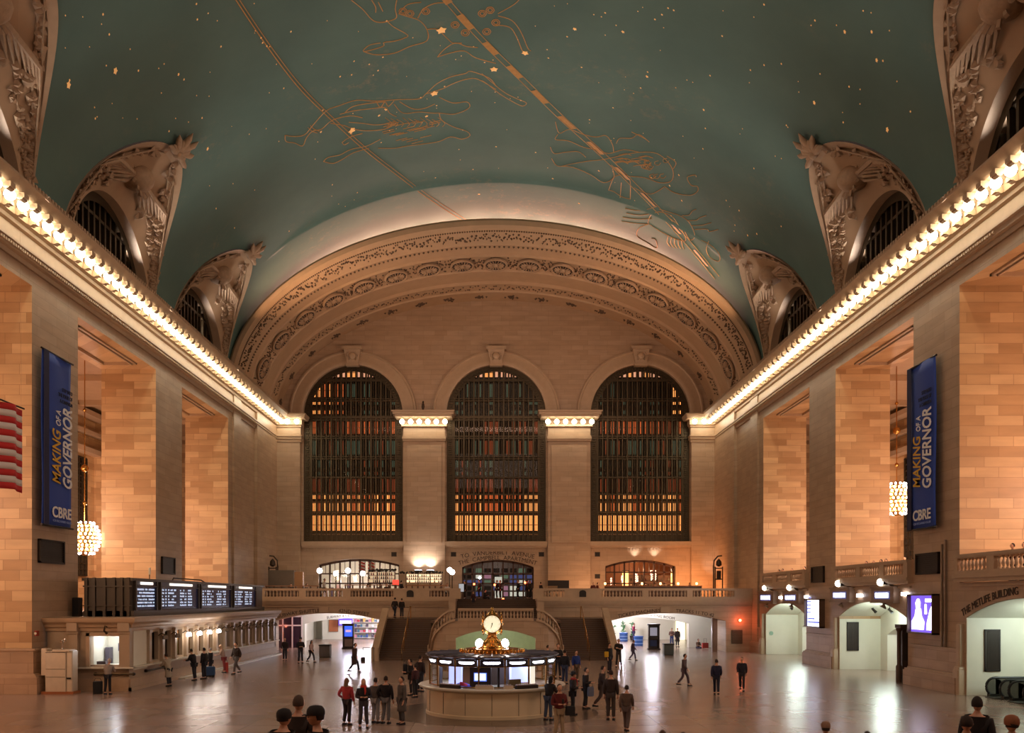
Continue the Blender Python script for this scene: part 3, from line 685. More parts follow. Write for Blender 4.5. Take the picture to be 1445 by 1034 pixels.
    m = MB(); m.box(min(s*22.7, s*34), max(s*22.7, s*34), -12 if s > 0 else 44.2, 92.6, zf-.35, zf-.005); struct(m, 'floor_gallery', MARBLE if s > 0 else STONE, smooth=False)
    m = MB(); m.box(min(s*34, s*34.4), max(s*34, s*34.4), -12, 92.6, 0, 21); m.box(min(s*26, s*34), max(s*26, s*34), 92.6, 93, 0, 21)
    m.box(min(s*33.2, s*34), max(s*33.2, s*34), -12, 92.6, 16.6, 17.0, 1); m.box(min(s*33.4, s*34), max(s*33.4, s*34), -12, 92.6, 18.2, 18.5, 1); m.box(min(s*33.0, s*34), max(s*33.0, s*34), -12, 92.6, 19.6, 20.0, 1)
    for y in (18, 30, 42, 54.6, 66, 78): m.box(min(s*33.2, s*34), max(s*33.2, s*34), y-1.2, y+1.2, zf, 16.6, 0)
    struct(m, 'wall_gallery', [STONE_R, TRIM], smooth=False)
    m = MB(); m.box(min(s*26, s*34.4), max(s*26, s*34.4), -12, 93, 20.4, 20.8)
    for y in range(0, 92, 8): m.box(min(s*26, s*34), max(s*26, s*34), y, y+.6, 20.0, 20.4)
    struct(m, 'ceiling_gallery', PLAS, smooth=False)
    # leaded window in the gallery's outer wall, seen past the pier
    g = MB(); x = s*33.9; y0, y1 = 69.5, 75.0
    for k in range(9): y = y0+(y1-y0)*k/8; g.box(x-.12, x+.12, y-.09, y+.09, 6.5, 16.2)
    for k in range(20): z = 6.5+k*.51; g.box(x-.1, x+.1, y0, y1, z-.05, z+.05)
    WN[0] += 1; wo = struct(g, 'window_%d' % WN[0], BRONZE, smooth=False)
    MB().box(min(x, x+s*.08), max(x, x+s*.08), y0, y1, 6.5, 16.2).build('pane', mat('night_glass', '#1d1612', .15), parent=wo, smooth=False)
for s in (-1, 1): side_wall(s)
# east end, behind the camera
m = MB(); m.box(-23, 23, -12.4, -12, 0, 39); struct(m, 'wall_front', STONE, smooth=False)

# cornice lamps
bl = MB(); bl.ball((0, 0, -.02), .25, 10, 7, 1, sz=1.0); bl.lathe([(.12, .16), (.15, .24), (.2, .28)], n=8, m=0)
base = None; cnt = {}
LBL = {'left': 'bare round lamp in the bulb row under the left cornice', 'right': 'bare round lamp in the bulb row under the right cornice', 'cap': 'bare round lamp under a pilaster capital on the end wall'}
GRP = {'left': 'left cornice lamps', 'right': 'right cornice lamps', 'cap': 'pilaster capital lamps'}
for (x, y, z, k) in lamps:
    if base is None: base = bl.build('cornice_lamp', [BRASS, BULB], ang=60); o = base
    else: o = base.copy(); COL.objects.link(o)
    o.location = (x, y, z); tag(o, LBL[k], 'lamp', GRP[k])

# ------------------------------------------------------------------ balusters and balustrades
_bal = MB().lathe([(.085, 0), (.085, .06), (.05, .08), (.06, .12), (.095, .22), (.08, .32), (.045, .44), (.045, .47), (.07, .49), (.085, .50), (.085, .56)], n=8)
def balustrade(name, a, b, z0, panels, label, hgt=.93, th=.34, group=None, curb=.2):
    # a, b: ends in plan; panels: list of (start, end, n) as distances from a; the rest is solid
    A, B = Vector((*a, z0)), Vector((*b, z0)); L = (B-A).length; ang = math.atan2(B.y-A.y, B.x-A.x)
    root = empty(name, A, ang, label, 'balustrade', group)
    m = MB(); m.box(0, L, -th/2-.04, th/2+.04, hgt-.14, hgt); m.box(0, L, -th/2, th/2, hgt-.2, hgt-.14); m.build('rail', TRIM, root, smooth=False)
    m = MB(); m.box(0, L, -th/2, th/2, 0, curb)
    e = 0
    for p in panels+[(L, L, 0)]:
        if p[0] > e+.02: m.box(e, p[0], -th/2, th/2, curb, hgt-.2)
        e = p[1]
    m.build('plinth', TRIM, root, smooth=False)
    base = None; sc = (hgt-.2-curb)/.56
    for p in panels:
        for k in range(p[2]):
            x = p[0]+(p[1]-p[0])*(k+.5)/p[2]
            if base is None: base = _bal.build('baluster', TRIM, root, ang=50); o = base
            else: o = base.copy(); COL.objects.link(o)
            o.location = (x, 0, curb); o.scale = (1, 1, sc)
    return root
def pxr(px, Y): return (px-VX)*Y/F
YB = 79.0
def far_bal(x0, x1, groups, label):
    a = pxr(x0, YB); pn = [(pxr(g0, YB)-a, pxr(g1, YB)-a, n) for g0, g1, n in groups]
    return balustrade('balustrade', (a, YB), (pxr(x1, YB), YB), 4.6, pn, label)
bl_ = far_bal(335, 650, [(374, 422.6, 10), (432, 484, 10), (495, 555, 13), (606, 634, 6)], 'stone balustrade of the west balcony in front of the shelves of bottles')
br_ = far_bal(752, 1063, [(766.7, 796.6, 6), (848, 906, 12), (915, 969, 11), (977, 1035.5, 12)], 'stone balustrade of the west balcony below the orange glowing bar')
for rt, px in ((bl_, 579), (br_, 822)):
    m = MB(); x = pxr(px, YB)-rt.location.x
    m.add([(x-.3, -.24, .18), (x+.3, -.24, .18), (x+.3, -.24, .6), (x+.22, -.24, .72), (x, -.24, .78), (x-.22, -.24, .72), (x-.3, -.24, .6)], [tuple(range(7))]); m.box(x-.28, x+.28, -.235, -.17, .2, .6)
    m.build('niche_grille', DARK, rt, smooth=False)
for (y0, y1, pn, lab) in ((65.1, 76.2, [(0.6, 3.2, 8), (4.0, 6.8, 9), (7.6, 10.4, 9)], 'stone gallery balustrade on the right above the two farther arch signs'),
                          (48.9, 60.0, [(0.5, 3.0, 8), (3.6, 6.4, 9), (7.0, 10.4, 11)], 'stone gallery balustrade on the right, between the poster piers'),
                          (33.0, 43.9, [(0.5, 3.6, 9), (4.4, 7.4, 9), (8.0, 10.6, 8)], 'stone gallery balustrade over the escalator archway')):
    balustrade('balustrade', (22.35, y0), (22.35, y1), 5.78, pn, lab, hgt=.95, curb=.16)
m = MB()
for yc in BAYS[2:]:
    m.box(22.12, 22.7, yc-5.6, yc+5.6, 5.6, 5.78); m.box(22.2, 22.7, yc-5.6, yc+5.6, 5.42, 5.6); m.box(22.38, 22.5, yc-5.4, yc+5.4, 5.2, 5.3)
struct(m, 'trim_gallery_ledge', TRIM, smooth=False)

# ------------------------------------------------------------------ west balcony block and its lower wall
m = MB()
mpl = lambda u, v, w_: (u, YB+w_, v)
AL, AR = (-14.66, 4.95), (15.0, 5.05)
arch_wall(m, mpl, -22.5, -3.5, 0, 4.1, 3.0, [(AL[0]-AL[1], AL[0]+AL[1], 0, seg(AL[0], AL[1], 2.68, .68))], 0, 0)
arch_wall(m, mpl, 3.6, 22.5, 0, 4.1, 3.0, [(AR[0]-AR[1], AR[0]+AR[1], 0, seg(AR[0], AR[1], 2.68, .68))], 0, 0)
struct(m, 'wall_back_lower', STONE, smooth=False)
m = MB()
for x0, x1 in ((-22.5, -3.5), (3.6, 22.5)):
    m.box(x0, x1, YB-.12, 92.6, 4.1, 4.6); m.box(x0, x1, YB-.32, YB, 4.4, 4.62); m.box(x0, x1, YB-.22, YB, 4.22, 4.4); m.box(x0, x1, YB-.14, YB, 3.92, 4.0)
m.box(-3.5, 3.6, 81.5, 92.6, 4.1, 4.6)
for x in (-14.95, 14.75): m.box(x-.4, x+.4, YB-.14, YB, 3.42, 3.95)
struct(m, 'floor_balcony', TRIM, smooth=False)
# passages behind the two lower arches
m = MB()
m.box(-21.2, -20.9, 82, 106, 0, 3.9); m.box(-6.6, -6.3, 82, 106, 0, 3.9); m.box(-22, -6, 106, 106.4, 0, 3.9)
m.box(6.3, 6.6, 82, 106, 0, 3.9); m.box(21.6, 21.9, 82, 106, 0, 3.9); m.box(6, 22, 103, 103.4, 0, 3.9)
mpi = lambda u, v, w_: (u, 86+w_, v)
arch_wall(m, mpi, -21, -6.5, 0, 3.9, .8, [(-18.1, -7.7, 0, seg(-12.9, 5.2, 2.25, .6))], 0, 0)
arch_wall(m, mpi, 6.5, 21.8, 0, 3.9, .8, [(7.7, 18.3, 0, seg(13.0, 5.3, 2.28, .62))], 0, 0)
struct(m, 'wall_passage', PASS, smooth=False)
m = MB(); m.box(-22, -6, 82, 106, 3.75, 4.0); m.box(6, 22, 82, 104, 3.75, 4.0); struct(m, 'ceiling_passage', PASS, smooth=False)
for (x, y) in ((-10, 84), (-17, 84), (10.5, 84), (18, 84), (-10, 94), (-16, 94), (10, 93), (16, 93)):
    tag(MB().box(-1.2, 1.2, -.22, .22, -.07, 0).build('ceiling_light', COOL, loc=(x, y, 3.74), smooth=False), 'bright strip light on the ceiling of the west passage', 'light', 'passage ceiling lights')
for (x, y, e) in ((-13.5, 84, 420), (-13, 90, 900), (-13, 100, 1300), (14.5, 84, 420), (12, 90, 900), (13, 98.5, 1200)):
    point('passage_lamp', (x, y, 3.2), e, (.93, .88, 1.0), .5)
# pillar in the right arch
struct(MB().bev(18.95, 19.4, YB+.3, YB+.8, 0, 3.2, .06), 'trim_arch_pillar', mat('pillar_brown_stone', '#7a5a44', .4))

# stairs
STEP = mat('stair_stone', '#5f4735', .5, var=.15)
def flight(x0, x1, name):
    m = MB(); n = 20
    for k in range(n):
        y = 68+6.0*k/n; z = 3.0*(k+1)/n; m.box(x0, x1, y, 74.3, 3.0*k/n, z-.03); m.box(x0, x1, y-.04, 74.3, z-.03, z)
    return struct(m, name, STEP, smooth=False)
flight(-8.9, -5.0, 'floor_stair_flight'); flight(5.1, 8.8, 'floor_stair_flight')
m = MB(); m.box(-9.3, 9.2, 74.3, YB+.1, 0, 3.0); m.box(-4.75, 4.75, 68.0, 74.3, 2.8, 3.0); 
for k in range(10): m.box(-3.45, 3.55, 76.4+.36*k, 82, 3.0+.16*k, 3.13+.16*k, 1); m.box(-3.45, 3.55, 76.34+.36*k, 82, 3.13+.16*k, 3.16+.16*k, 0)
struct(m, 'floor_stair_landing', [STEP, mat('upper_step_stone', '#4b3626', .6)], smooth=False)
m = MB()
for x0, x1 in ((-3.95, -3.4), (3.5, 4.05)): m.box(x0, x1, 76.2, 81.6, 3.0, 4.6); m.box(x0-.05, x1+.05, 76.1, 81.6, 4.45, 4.62)
struct(m, 'trim_stair_cheek', TRIM, smooth=False)
# bulging landing wall with its archway
plan = [(2.95, 66.0, 3.0), (3.45, 66.02, 2.85), (3.85, 66.12, 2.55), (4.3, 66.5, 2.05), (4.55, 67.0, 1.55), (4.76, 67.7, .65), (4.87, 68.3, .1), (4.9, 68.6, .0)]
m = MB(); mpc = lambda u, v, w_: (u, 66.0+w_, v)
arch_wall(m, mpc, -2.95, 2.95, 0, 3.0, .5, [(-2.9, 2.9, 0, seg(0, 2.9, 1.75, .62))], 0, 0)
for s in (-1, 1):
    for (a, b) in zip(plan, plan[1:]):
        m.quad((s*a[0], a[1], 0), (s*b[0], b[1], 0), (s*b[0], b[1], max(.1, b[2])), (s*a[0], a[1], a[2]))
    m.quad((s*4.87, 68.3, 0), (s*4.87, 74.4, 0), (s*4.87, 74.4, 3.0), (s*4.87, 68.3, 3.0))
struct(m, 'wall_landing', STONE, smooth=False)
m = MB(); m.box(-4.8, 4.8, 66.5, 68.2, 2.85, 3.0); struct(m, 'floor_landing', STEP, smooth=False)
m = MB(); m.box(-3.3, 3.3, 73.0, 73.3, 0, 2.8); m.box(-3.5, -3.3, 66.5, 73.2, 0, 2.8); m.box(3.3, 3.5, 66.5, 73.2, 0, 2.8); m.box(-3.4, 3.4, 66.5, 73.2, 2.6, 2.8)
struct(m, 'wall_archway_recess', mat('green_lit_plaster', '#cfd3b4', .5), smooth=False)
point('archway_lamp', (0, 68.5, 2.3), 190, (.86, .95, .72), .3)
balustrade('balustrade', (-2.75, 66.1), (2.75, 66.1), 3.0, [(0.05, 5.45, 22)], 'stone balustrade along the front of the stair landing, behind the round clock', th=.3)
for s in (-1, 1):
    path = [Vector((s*(x+.0), y, z)) for x, y, z in plan]
    root = empty('curved_balustrade', path[0], 0, 'curved stone balustrade sweeping down the '+('left' if s < 0 else 'right')+' side of the landing', 'balustrade'); o_ = path[0]
    m = MB(); N = len(path)
    def prf(i):
        p = path[i]-o_; d = (path[min(i+1, N-1)]-path[max(i-1, 0)]); d.z = 0; d.normalize(); n_ = Vector((d.y, -d.x, 0))*.17; return p, n_
    for zz0, zz1, kx in ((.78, .93, 1.15), (0, .16, 1)):
        st = []
        for i in range(N):
            p, n_ = prf(i); st.append((lambda a, b, p=p, n_=n_: p+n_*a*kx+Vector((0, 0, b))))
        m.sweep([(-1, zz0), (1, zz0), (1, zz1), (-1, zz1)], st, closed=True)
    m.build('rail', TRIM, root, fix=True)
    for i in range(N-2):
        for f in (.25, .75):
            p = path[i].lerp(path[i+1], f)-o_; b = _bal.build('baluster', TRIM, root, ang=50); b.location = p+Vector((0, 0, .12)); b.scale = (1, 1, 1.2)
    MB().bev(-.25, .25, -.25, .25, 0, 1.15, .06).build('newel_post', TRIM, root, loc=(path[-1]-o_))
# sloping parapets and brass handrails of the flights
for (x, lab) in ((-8.97, 'pale sloping stone parapet on the outer side of the left stair flight'), (8.9, 'pale sloping stone parapet on the outer side of the right stair flight')):
    root = empty('stair_parapet', (x, 68, 0), 0, lab, 'parapet'); m = MB()
    m.add([(-.16, -.3, 0), (-.16, 6.3, 0), (-.16, 6.3, 3.75), (-.16, 5.9, 3.75), (-.16, -.3, .8), (.16, -.3, 0), (.16, 6.3, 0), (.16, 6.3, 3.75), (.16, 5.9, 3.75), (.16, -.3, .8)],
          [(0, 1, 2, 3, 4), (9, 8, 7, 6, 5), (0, 4, 9, 5), (4, 3, 8, 9), (3, 2, 7, 8), (1, 6, 7, 2)]); m.build('wall_panel', TRIM, root, smooth=False)
    m = MB(); m.sweep([(-.26, 0), (.26, 0), (.26, .14), (-.26, .14)], [(lambda a, b: (a, -.55, .78+b)), (lambda a, b: (a, 5.9, 3.75+b)), (lambda a, b: (a, 6.4, 3.75+b))], closed=True); m.build('coping', TRIM, root, smooth=False)
    MB().bev(-.28, .28, -.8, -.25, 0, 1.0, .06).build('newel_post', TRIM, root)
for (x, lab) in ((-7.0, 'thin brass handrail up the middle of the left stair flight'), (7.0, 'thin brass handrail up the middle of the right stair flight')):
    root = empty('handrail', (x, 67.6, 0), 0, lab, 'handrail')
    MB().tube([(0, 0, 0), (0, 0, .98), (0, 6.5, 4.0), (0, 7.2, 4.0), (0, 7.2, 3.0)], .035, 6).build('rail', BRASS, root)
    for k in range(1, 4): MB().tube([(0, 1.6*k, .75*k-.15), (0, 1.6*k, .98+.75*k*.98)], .03, 6).build('post', BRASS, root)

# ------------------------------------------------------------------ passages behind the right-hand arches
for yc, sp in ((70.65, 3.35), (54.45, 3.5), (38.4, 3.7)):
    m = MB(); hw = 4.95 if sp < 3.6 else 5.0; f_ = seg(yc, hw, sp, .95); m.grid(lambda u, v: (22.54+3.5*v, yc-hw*cos(PI*u), f_(yc-hw*cos(PI*u))-.02), 30, 1); struct(m, 'ceiling_arch_soffit', PASS, ang=60)
for yc, hw in ((70.65, 4.95), (54.45, 4.95)):
    m = MB(); mpx = lambda u, v, w_: (25.2+w_, u, v)
    arch_wall(m, mpx, yc-hw-.1, yc+hw+.1, 0, 4.6, .6, [(yc-2.9, yc+3.9, 0, seg(yc+.5, 3.4, 2.3, .75))], 0, 0, back=True)
    m.box(22.52, 30, yc+hw-.02, yc+hw+.15, 0, 3.3); m.box(29.8, 30, yc-hw, yc+hw, 0, 4.6); m.box(25.5, 30, yc-hw-.2, yc-hw, 0, 4.6); m.box(25.8, 30, yc+hw, yc+hw+.2, 0, 4.6)
    struct(m, 'wall_track_passage', PASS, smooth=False)
    m = MB(); m.box(25.8, 30, yc-hw, yc+hw, 4.4, 4.6); struct(m, 'ceiling_track_passage', PASS, smooth=False)
    point('track_passage_lamp', (24.0, yc+1.0, 3.3), 290, (.84, 1, .92), .9); point('track_passage_lamp', (27.8, yc+1, 3.5), 190, (.92, .95, 1), .3)
    for dy in (3.2, .8, -1.6):
        r = empty('spotlight', (24.0, yc+dy, 4.1), 0, 'small black spotlight hanging under the '+('farther' if yc > 60 else 'nearer')+' right track arch', 'spotlight', 'spotlights under the '+('farther' if yc > 60 else 'nearer')+' track arch')
        MB().tube([(0, 0, .3), (0, 0, -.15)], .025, 6).build('stem', DARK, r); MB().tube([(-.05, .06, -.1), (.1, -.16, -.34)], [.07, .1], 8).build('lamp_head', DARK, r)
m = MB(); m.box(22.52, 36, 43.36, 43.55, 0, 3.72); m.box(26.1, 36, 43.36, 43.8, 3.7, 4.9); m.box(35.8, 36, 33, 43.6, 0, 5.2); m.box(26.1, 36, 33.2, 33.4, 0, 5.2); struct(m, 'wall_escalator_hall', PASS, smooth=False)
m = MB(); m.box(26.1, 36, 33.2, 43.8, 4.75, 4.95); struct(m, 'ceiling_escalator_hall', PASS, smooth=False)
point('escalator_hall_lamp', (25.5, 40.5, 3.6), 330, (.84, 1, .92), .8); point('escalator_hall_lamp', (31, 39, 4.0), 300, (.88, 1, .9), .3)
tag(MB().lathe([(.001, -.14), (.2, -.12), (.26, 0)], n=14).build('ceiling_light', GLOBE, loc=(26.3, 41.9, 4.62)), 'round dome light above the escalators', 'light')
GAT = mat('dark_gate', '#3a2f27', .5, .3, var=.2)
def gate(x0, x1, y, z0, z1, lab):
    r = empty('gate_panel', ((x0+x1)/2, y, z0), 0, lab, 'gate'); w_, h_ = x1-x0, z1-z0
    m = MB()
    for (a, b, c, d) in ((-w_/2, w_/2, 0, .07), (-w_/2, w_/2, h_-.07, h_), (-w_/2, -w_/2+.07, 0, h_), (w_/2-.07, w_/2, 0, h_)): m.box(a, b, -.05, .03, c, d)
    m.build('frame', DARK, r, smooth=False)
    m = MB()
    for k in range(9): x = -w_/2+.1+(w_-.2)*k/8; m.box(x-.02, x+.02, -.035, -.01, .05, h_-.05)
    m.box(-w_/2, w_/2, -.008, .02, 0, h_); m.build('bars', GAT, r, smooth=False); return r
gate(22.98, 23.75, 59.36, 1.22, 3.1, 'tall dark grille on the white wall inside the nearer track archway')
gate(23.35, 24.1, 43.34, 1.15, 3.15, 'tall dark grille on the wall behind the escalators')
m = MB().box(-.62, .62, -.03, 0, 0, 1.6); 
t = tag(MB().tube([(0, -.02, 0), (0, .03, 0)], .17, 20).build('round_plaque', mat('green_plaque', '#8fae9a', .5), loc=(22.95, 75.56, 1.75)), 'small round green plaque on the white wall of the far track archway', 'plaque')
# dark bronze doorway cabinet with a column beside the near track arch
r = empty('bronze_doorway', (22.4, 50.1, 0), 0, 'dark bronze doorway with a slim column at the near edge of the track arch', 'doorway')
m = MB(); m.box(-.05, .75, -.25, .25, 0, 3.15); m.box(-.2, .95, -.35, .35, 3.0, 3.2); m.build('frame', mat('bronze_brown', '#4a3629', .5, .3), r, smooth=False)
MB().box(.0, .6, -.3, -.24, 1.2, 2.95).build('door_grille', GAT, r, smooth=False)
MB().lathe([(.16, 0), (.16, .9), (.1, 1.0), (.1, 2.8), (.15, 2.9), (.16, 3.0)], (-.22, -.2, 0), 12).build('column', mat('bronze_brown', '#4a3629'), r)
# ------------------------------------------------------------------ ticket counter building on the left
XT = -18.3; TY0, TY1 = 45.3, 75.5; TOP = 3.65
BOOTH = mat('booth_limestone', '#ab957c', .4, var=.1, nscale=2, bump=.1)
root = empty('ticket_booth', (XT, TY0, 0), 0, 'long pale stone ticket booth with a row of windows under the departures board', 'ticket booth')
def loc(o): o.location = (-XT, -TY0, 0); return o
m = MB()
NW = 14; y_s = TY0+2.4; pit = (TY1-1.2-y_s)/NW
def mpt(u, v, w_): return (XT-w_, u, v)
holes = [(y_s+pit*k+.45, y_s+pit*(k+1)-.45, 1.35, flat(2.85)) for k in range(NW)]
arch_wall(m, mpt, TY0, TY1, 0, 3.2, .5, holes, 0, 0)
def mpe(u, v, w_): return (u, TY0+w_, v)
EX0, EX1 = pxr(126, TY0), pxr(180, TY0)
arch_wall(m, mpe, -22.4, XT, 0, 3.2, .5, [(EX0, EX1, 1.3, flat(2.75))], 0, 0)
m.box(-22.4, XT, TY1-.3, TY1, 0, 3.2)
loc(m.build('stone_body', BOOTH, root, smooth=False))
m = MB(); prof = [(0, 3.0), (.08, 3.0), (.1, 3.15), (.2, 3.2), (.25, 3.32), (.4, 3.45), (.46, 3.6), (.46, 3.66), (-4.2, 3.68)]
m.sweep(prof, [(lambda a, b: (XT+a, TY1+.1, b)), (lambda a, b: (XT+a, TY0-min(a, .46) if a > 0 else TY0-0, b))]); m.sweep(prof[:-1], [(lambda a, b: (XT+a, TY0-a, b)), (lambda a, b: (-22.45, TY0-a, b))])
m.box(-22.4, XT, TY0, TY1, 3.6, 3.675); loc(m.build('entablature', TRIM, root, ang=25))
m = MB(); m.box(XT, XT+.32, TY0-.2, TY1, 1.14, 1.22); m.box(EX0-.5, XT+.32, TY0-.32, TY0, 1.14, 1.22); loc(m.build('counter_ledge', MARBLE, root, smooth=False))
m = MB(); m.box(XT, XT+.12, TY0-.12, TY1, 0, .18); m.box(-22.4, XT+.12, TY0-.12, TY0, 0, .18); m.box(XT, XT+.05, TY0, TY1, .18, .62); m.box(-22.4, XT, TY0-.05, TY0, .18, .62); loc(m.build('base_course', TRIM, root, smooth=False))
for x0, x1 in ((XT-.42, XT+.1), (EX0-.95, EX0-.5)):
    m = MB(); m.box(x0, x1, TY0-.22, TY0+.1, 1.2, 3.0); m.box(x0-.05, x1+.05, TY0-.28, TY0, 2.88, 3.0); m.box(x0-.03, x1+.03, TY0-.36, TY0, 3.0, 3.62); loc(m.build('pilaster', BOOTH, root, smooth=False))
for k in range(NW+1):
    y = y_s+pit*k; m = MB(); m.box(XT, XT+.16, y-.17, y+.17, 1.22, 2.95); m.box(XT, XT+.2, y-.21, y+.21, 2.84, 2.98); m.box(XT, XT+.2, y-.2, y+.2, 1.22, 1.34); loc(m.build('pilaster', BOOTH, root, smooth=False))
lit = (2, 3, 4, 5)
CURT = mat('green_blind', '#5e8a7a', .6, emit=(.25, .5, .42), es=.25)
for k in range(NW):
    y0, y1 = y_s+pit*k+.45, y_s+pit*(k+1)-.45
    o = empty('ticket_window', (0, 0, 0)); o.parent = root; loc(o)
    m = MB()
    for a, b in ((y0, y0+.07), (y1-.07, y1)): m.box(XT-.3, XT-.2, a, b, 1.35, 2.85)
    m.box(XT-.3, XT-.2, y0, y1, 2.78, 2.85); m.box(XT-.3, XT-.2, y0, y1, 1.35, 1.42)
    for j in range(1, 5): yy = y0+(y1-y0)*j/5; m.box(XT-.27, XT-.24, yy-.012, yy+.012, 1.4, 2.8)
    m.build('grille', BRASS if k in lit else BRONZE, o, smooth=False)
    MB().box(XT-.48, XT-.46, y0, y1, 1.35, 2.85 if k not in lit else 2.2).build('blind', CURT if k in lit else BLACK, o, smooth=False)
    if k in lit: MB().box(XT-.5, XT-.485, y0, y1, 1.35, 2.9).build('lit_interior', mat('booth_interior_light', '#e6d9c0', emit=(1, .88, .74), es=1.0), o, smooth=False)
    # bracket lamp
    on = k in lit; yl = (y0+y1)/2+.55
    f = empty('bracket_lamp', (XT, yl, 2.62), 0, None if on else None, 'lamp')
    tag(f, 'lit bracket lamp with frosted shades on the ticket booth front' if on else 'unlit dark bracket lamp on the ticket booth front', group='lit ticket window lamps' if on else 'unlit ticket window lamps')
    MB().tube([(0, 0, 0), (.18, 0, .12), (.35, 0, .05), (.35, 0, -.04)], .03, 6).build('arm', BRONZE, f)
    m = MB()
    for dy in (-.16, 0, .16): m.lathe([(.03, .04), (.09, -.04), (.11, -.16), (.06, -.2)], (.38, dy, 0), 8)
    m.tube([(.35, -.18, 0), (.35, .18, 0)], .02, 5, 1)
    m.build('lamp_shade', [GLOBE if on else mat('unlit_shade', '#6d5b48', .3), BRONZE], f)
# glowing end window
o = empty('ticket_window', (0, 0, 0)); o.parent = root; loc(o)
m = MB()
for a, b, c, d in ((EX0-.12, EX0+.06, 1.22, 2.9), (EX1-.06, EX1+.12, 1.22, 2.9), (EX0-.12, EX1+.12, 2.75, 2.9)): m.box(a, b, TY0-.12, TY0+.06, c, d)
m.build('frame', TRIM, o, smooth=False)
MB().box(EX0, EX1, TY0+.2, TY0+.22, 1.3, 2.75).build('pane', GLASS, o, smooth=False)
m = MB(); ww = EX1-EX0
m.box(EX0, EX1, TY0+2.2, TY0+2.3, 1.0, 3.0); m.box(EX0-.1, EX0, TY0+.5, TY0+2.3, 1.0, 3.0); m.box(EX1, EX1+.1, TY0+.5, TY0+2.3, 1.0, 3.0); m.box(EX0, EX1, TY0+.5, TY0+2.3, 2.95, 3.0)
m.box(EX0, EX1, TY0+.5, TY0+2.3, .95, 1.25)
m.build('interior_walls', PASS, o, smooth=False)
m = MB(); m.box(EX0+.65, EX0+1.25, TY0+1.9, TY0+2.1, 1.9, 2.3); m.box(EX0+.1, EX0+.3, TY0+1.6, TY0+2.1, 1.25, 2.1); m.box(EX0+1.45, EX0+1.75, TY0+1.6, TY0+2.1, 1.25, 1.8); m.box(EX0+.15, EX0+.6, TY0+.5, TY0+.9, 1.25, 1.45)
m.build('counter_equipment', mat('office_equipment', '#4a4450', .4), o, smooth=False)
m = MB(); m.box(EX0+.15, EX1-.15, TY0+.9, TY0+1.3, 2.86, 2.92); m.build('ceiling_tube', COOL, o, smooth=False)
point('booth_lamp', ((EX0+EX1)/2, TY0+1.0, 2.6), 34, (.9, .93, 1), .2)
for k in lit: point('bracket_lamp_light', (XT+.75, y_s+pit*(k+.5)+.55, 2.4), 26, (1, .85, .74), .1)
f = empty('bracket_lamp', ((EX0+EX1)/2, TY0-.1, 2.98), 0, 'small unlit spotlight arm over the bright end ticket window', 'lamp')
MB().tube([(0, 0, .2), (0, -.3, .3), (0, -.4, .05), (.1, -.3, -.1)], [.03, .03, .05, .07], 6).build('arm', BRONZE, f)
for (x, y, rz, lab, L_) in ((-19.0, TY0-.14, 0, 'dark metal bumper rail below the bright end ticket window', 2.0), (XT+.14, TY0+3.2, PI/2, 'dark metal bumper rail on the long side of the ticket booth near its corner', 2.6)):
    r = empty('bumper_rail', (x, y, .86), rz, lab, 'rail'); MB().tube([(-L_/2, 0, 0), (L_/2, 0, 0)], .05, 8).build('bar', BRONZE, r)
    for sx in (-1, 1): MB().tube([(sx*L_/2.1, 0, 0), (sx*L_/2.1, .12 if rz == 0 else .12, 0)], .08, 8).build('mount', DARK, r)
# pale slab standing in for the line of light along the booth's far foot
m = MB(); m.box(XT+.12, XT+.5, 52, TY1, 0, .1); loc(m.build('light_line_slab', MARBLE, root, smooth=False))

# departures board standing on the booth
BX0, BX1 = -21.6, -19.05; BY0, BY1 = 47.6, 74.5; BZ0, BZ1 = 3.68, 5.68
root = empty('departures_board', (BX1, BY0, BZ0), 0, 'long dark departures board with four lit screens on top of the ticket booth', 'departures board')
def lb(o): o.location = (-BX1, -BY0, -BZ0); return o
BRD = mat('board_brown_metal', '#4b4138', .45, .3, var=.15)
m = MB(); m.box(BX0, BX1-.12, BY0, BY1, BZ0, BZ1); m.box(BX0-.1, BX1+.02, BY0-.05, BY1+.05, BZ1-.12, BZ1+.03); m.box(BX0-.05, BX1+.05, BY0, BY1, BZ0, BZ0+.3)
for x in (BX0+.15, BX0+.55, BX0+1.1, BX0+1.6, BX0+2.0, BX1-.2): m.box(x-.07, x+.07, BY0-.12, BY0, BZ0, BZ1+.05)
m.box(BX0, BX1, BY0-.16, BY0, BZ0+1.55, BZ0+1.62); m.box(BX0, BX1, BY0-.16, BY0, BZ0+.55, BZ0+.6)
lb(m.build('cabinet', BRD, root, smooth=False))
def by(px, x=BX1): return x*F/(px-VX)
SCR = mat('board_screen_blue', '#10152c', .25, emit=(.02, .03, .10), es=.12)
TXT = mat('board_text_light', '#dfe8ff', emit=(.55, .72, 1), es=.6); HDR = mat('board_header_light', '#fff6e6', emit=(1, .92, .80), es=1.5)
DIG = '0123456789'
rr = random.Random(11)
words = ['POUGHKEEPSIE', 'NEW HAVEN', 'STAMFORD', 'WHITE PLAINS', 'CROTON', 'HARLEM', 'BRONX', 'SOUTHEAST']
GLY = {}
def block_text(mb, s0, z, n, h, w_, m=0, x=None):
    # rows of small bright dashes like the blurred board lettering; s0 is the reading start (toward the near end)
    x = x or BX1; u = s0
    for k in range(n):
        if rr.random() < .16: u += w_; continue
        hh = h*rr.choice((1, 1, .8)); mb.box(x-.02, x+.005, u, u+w_*.72, z, z+hh); u += w_
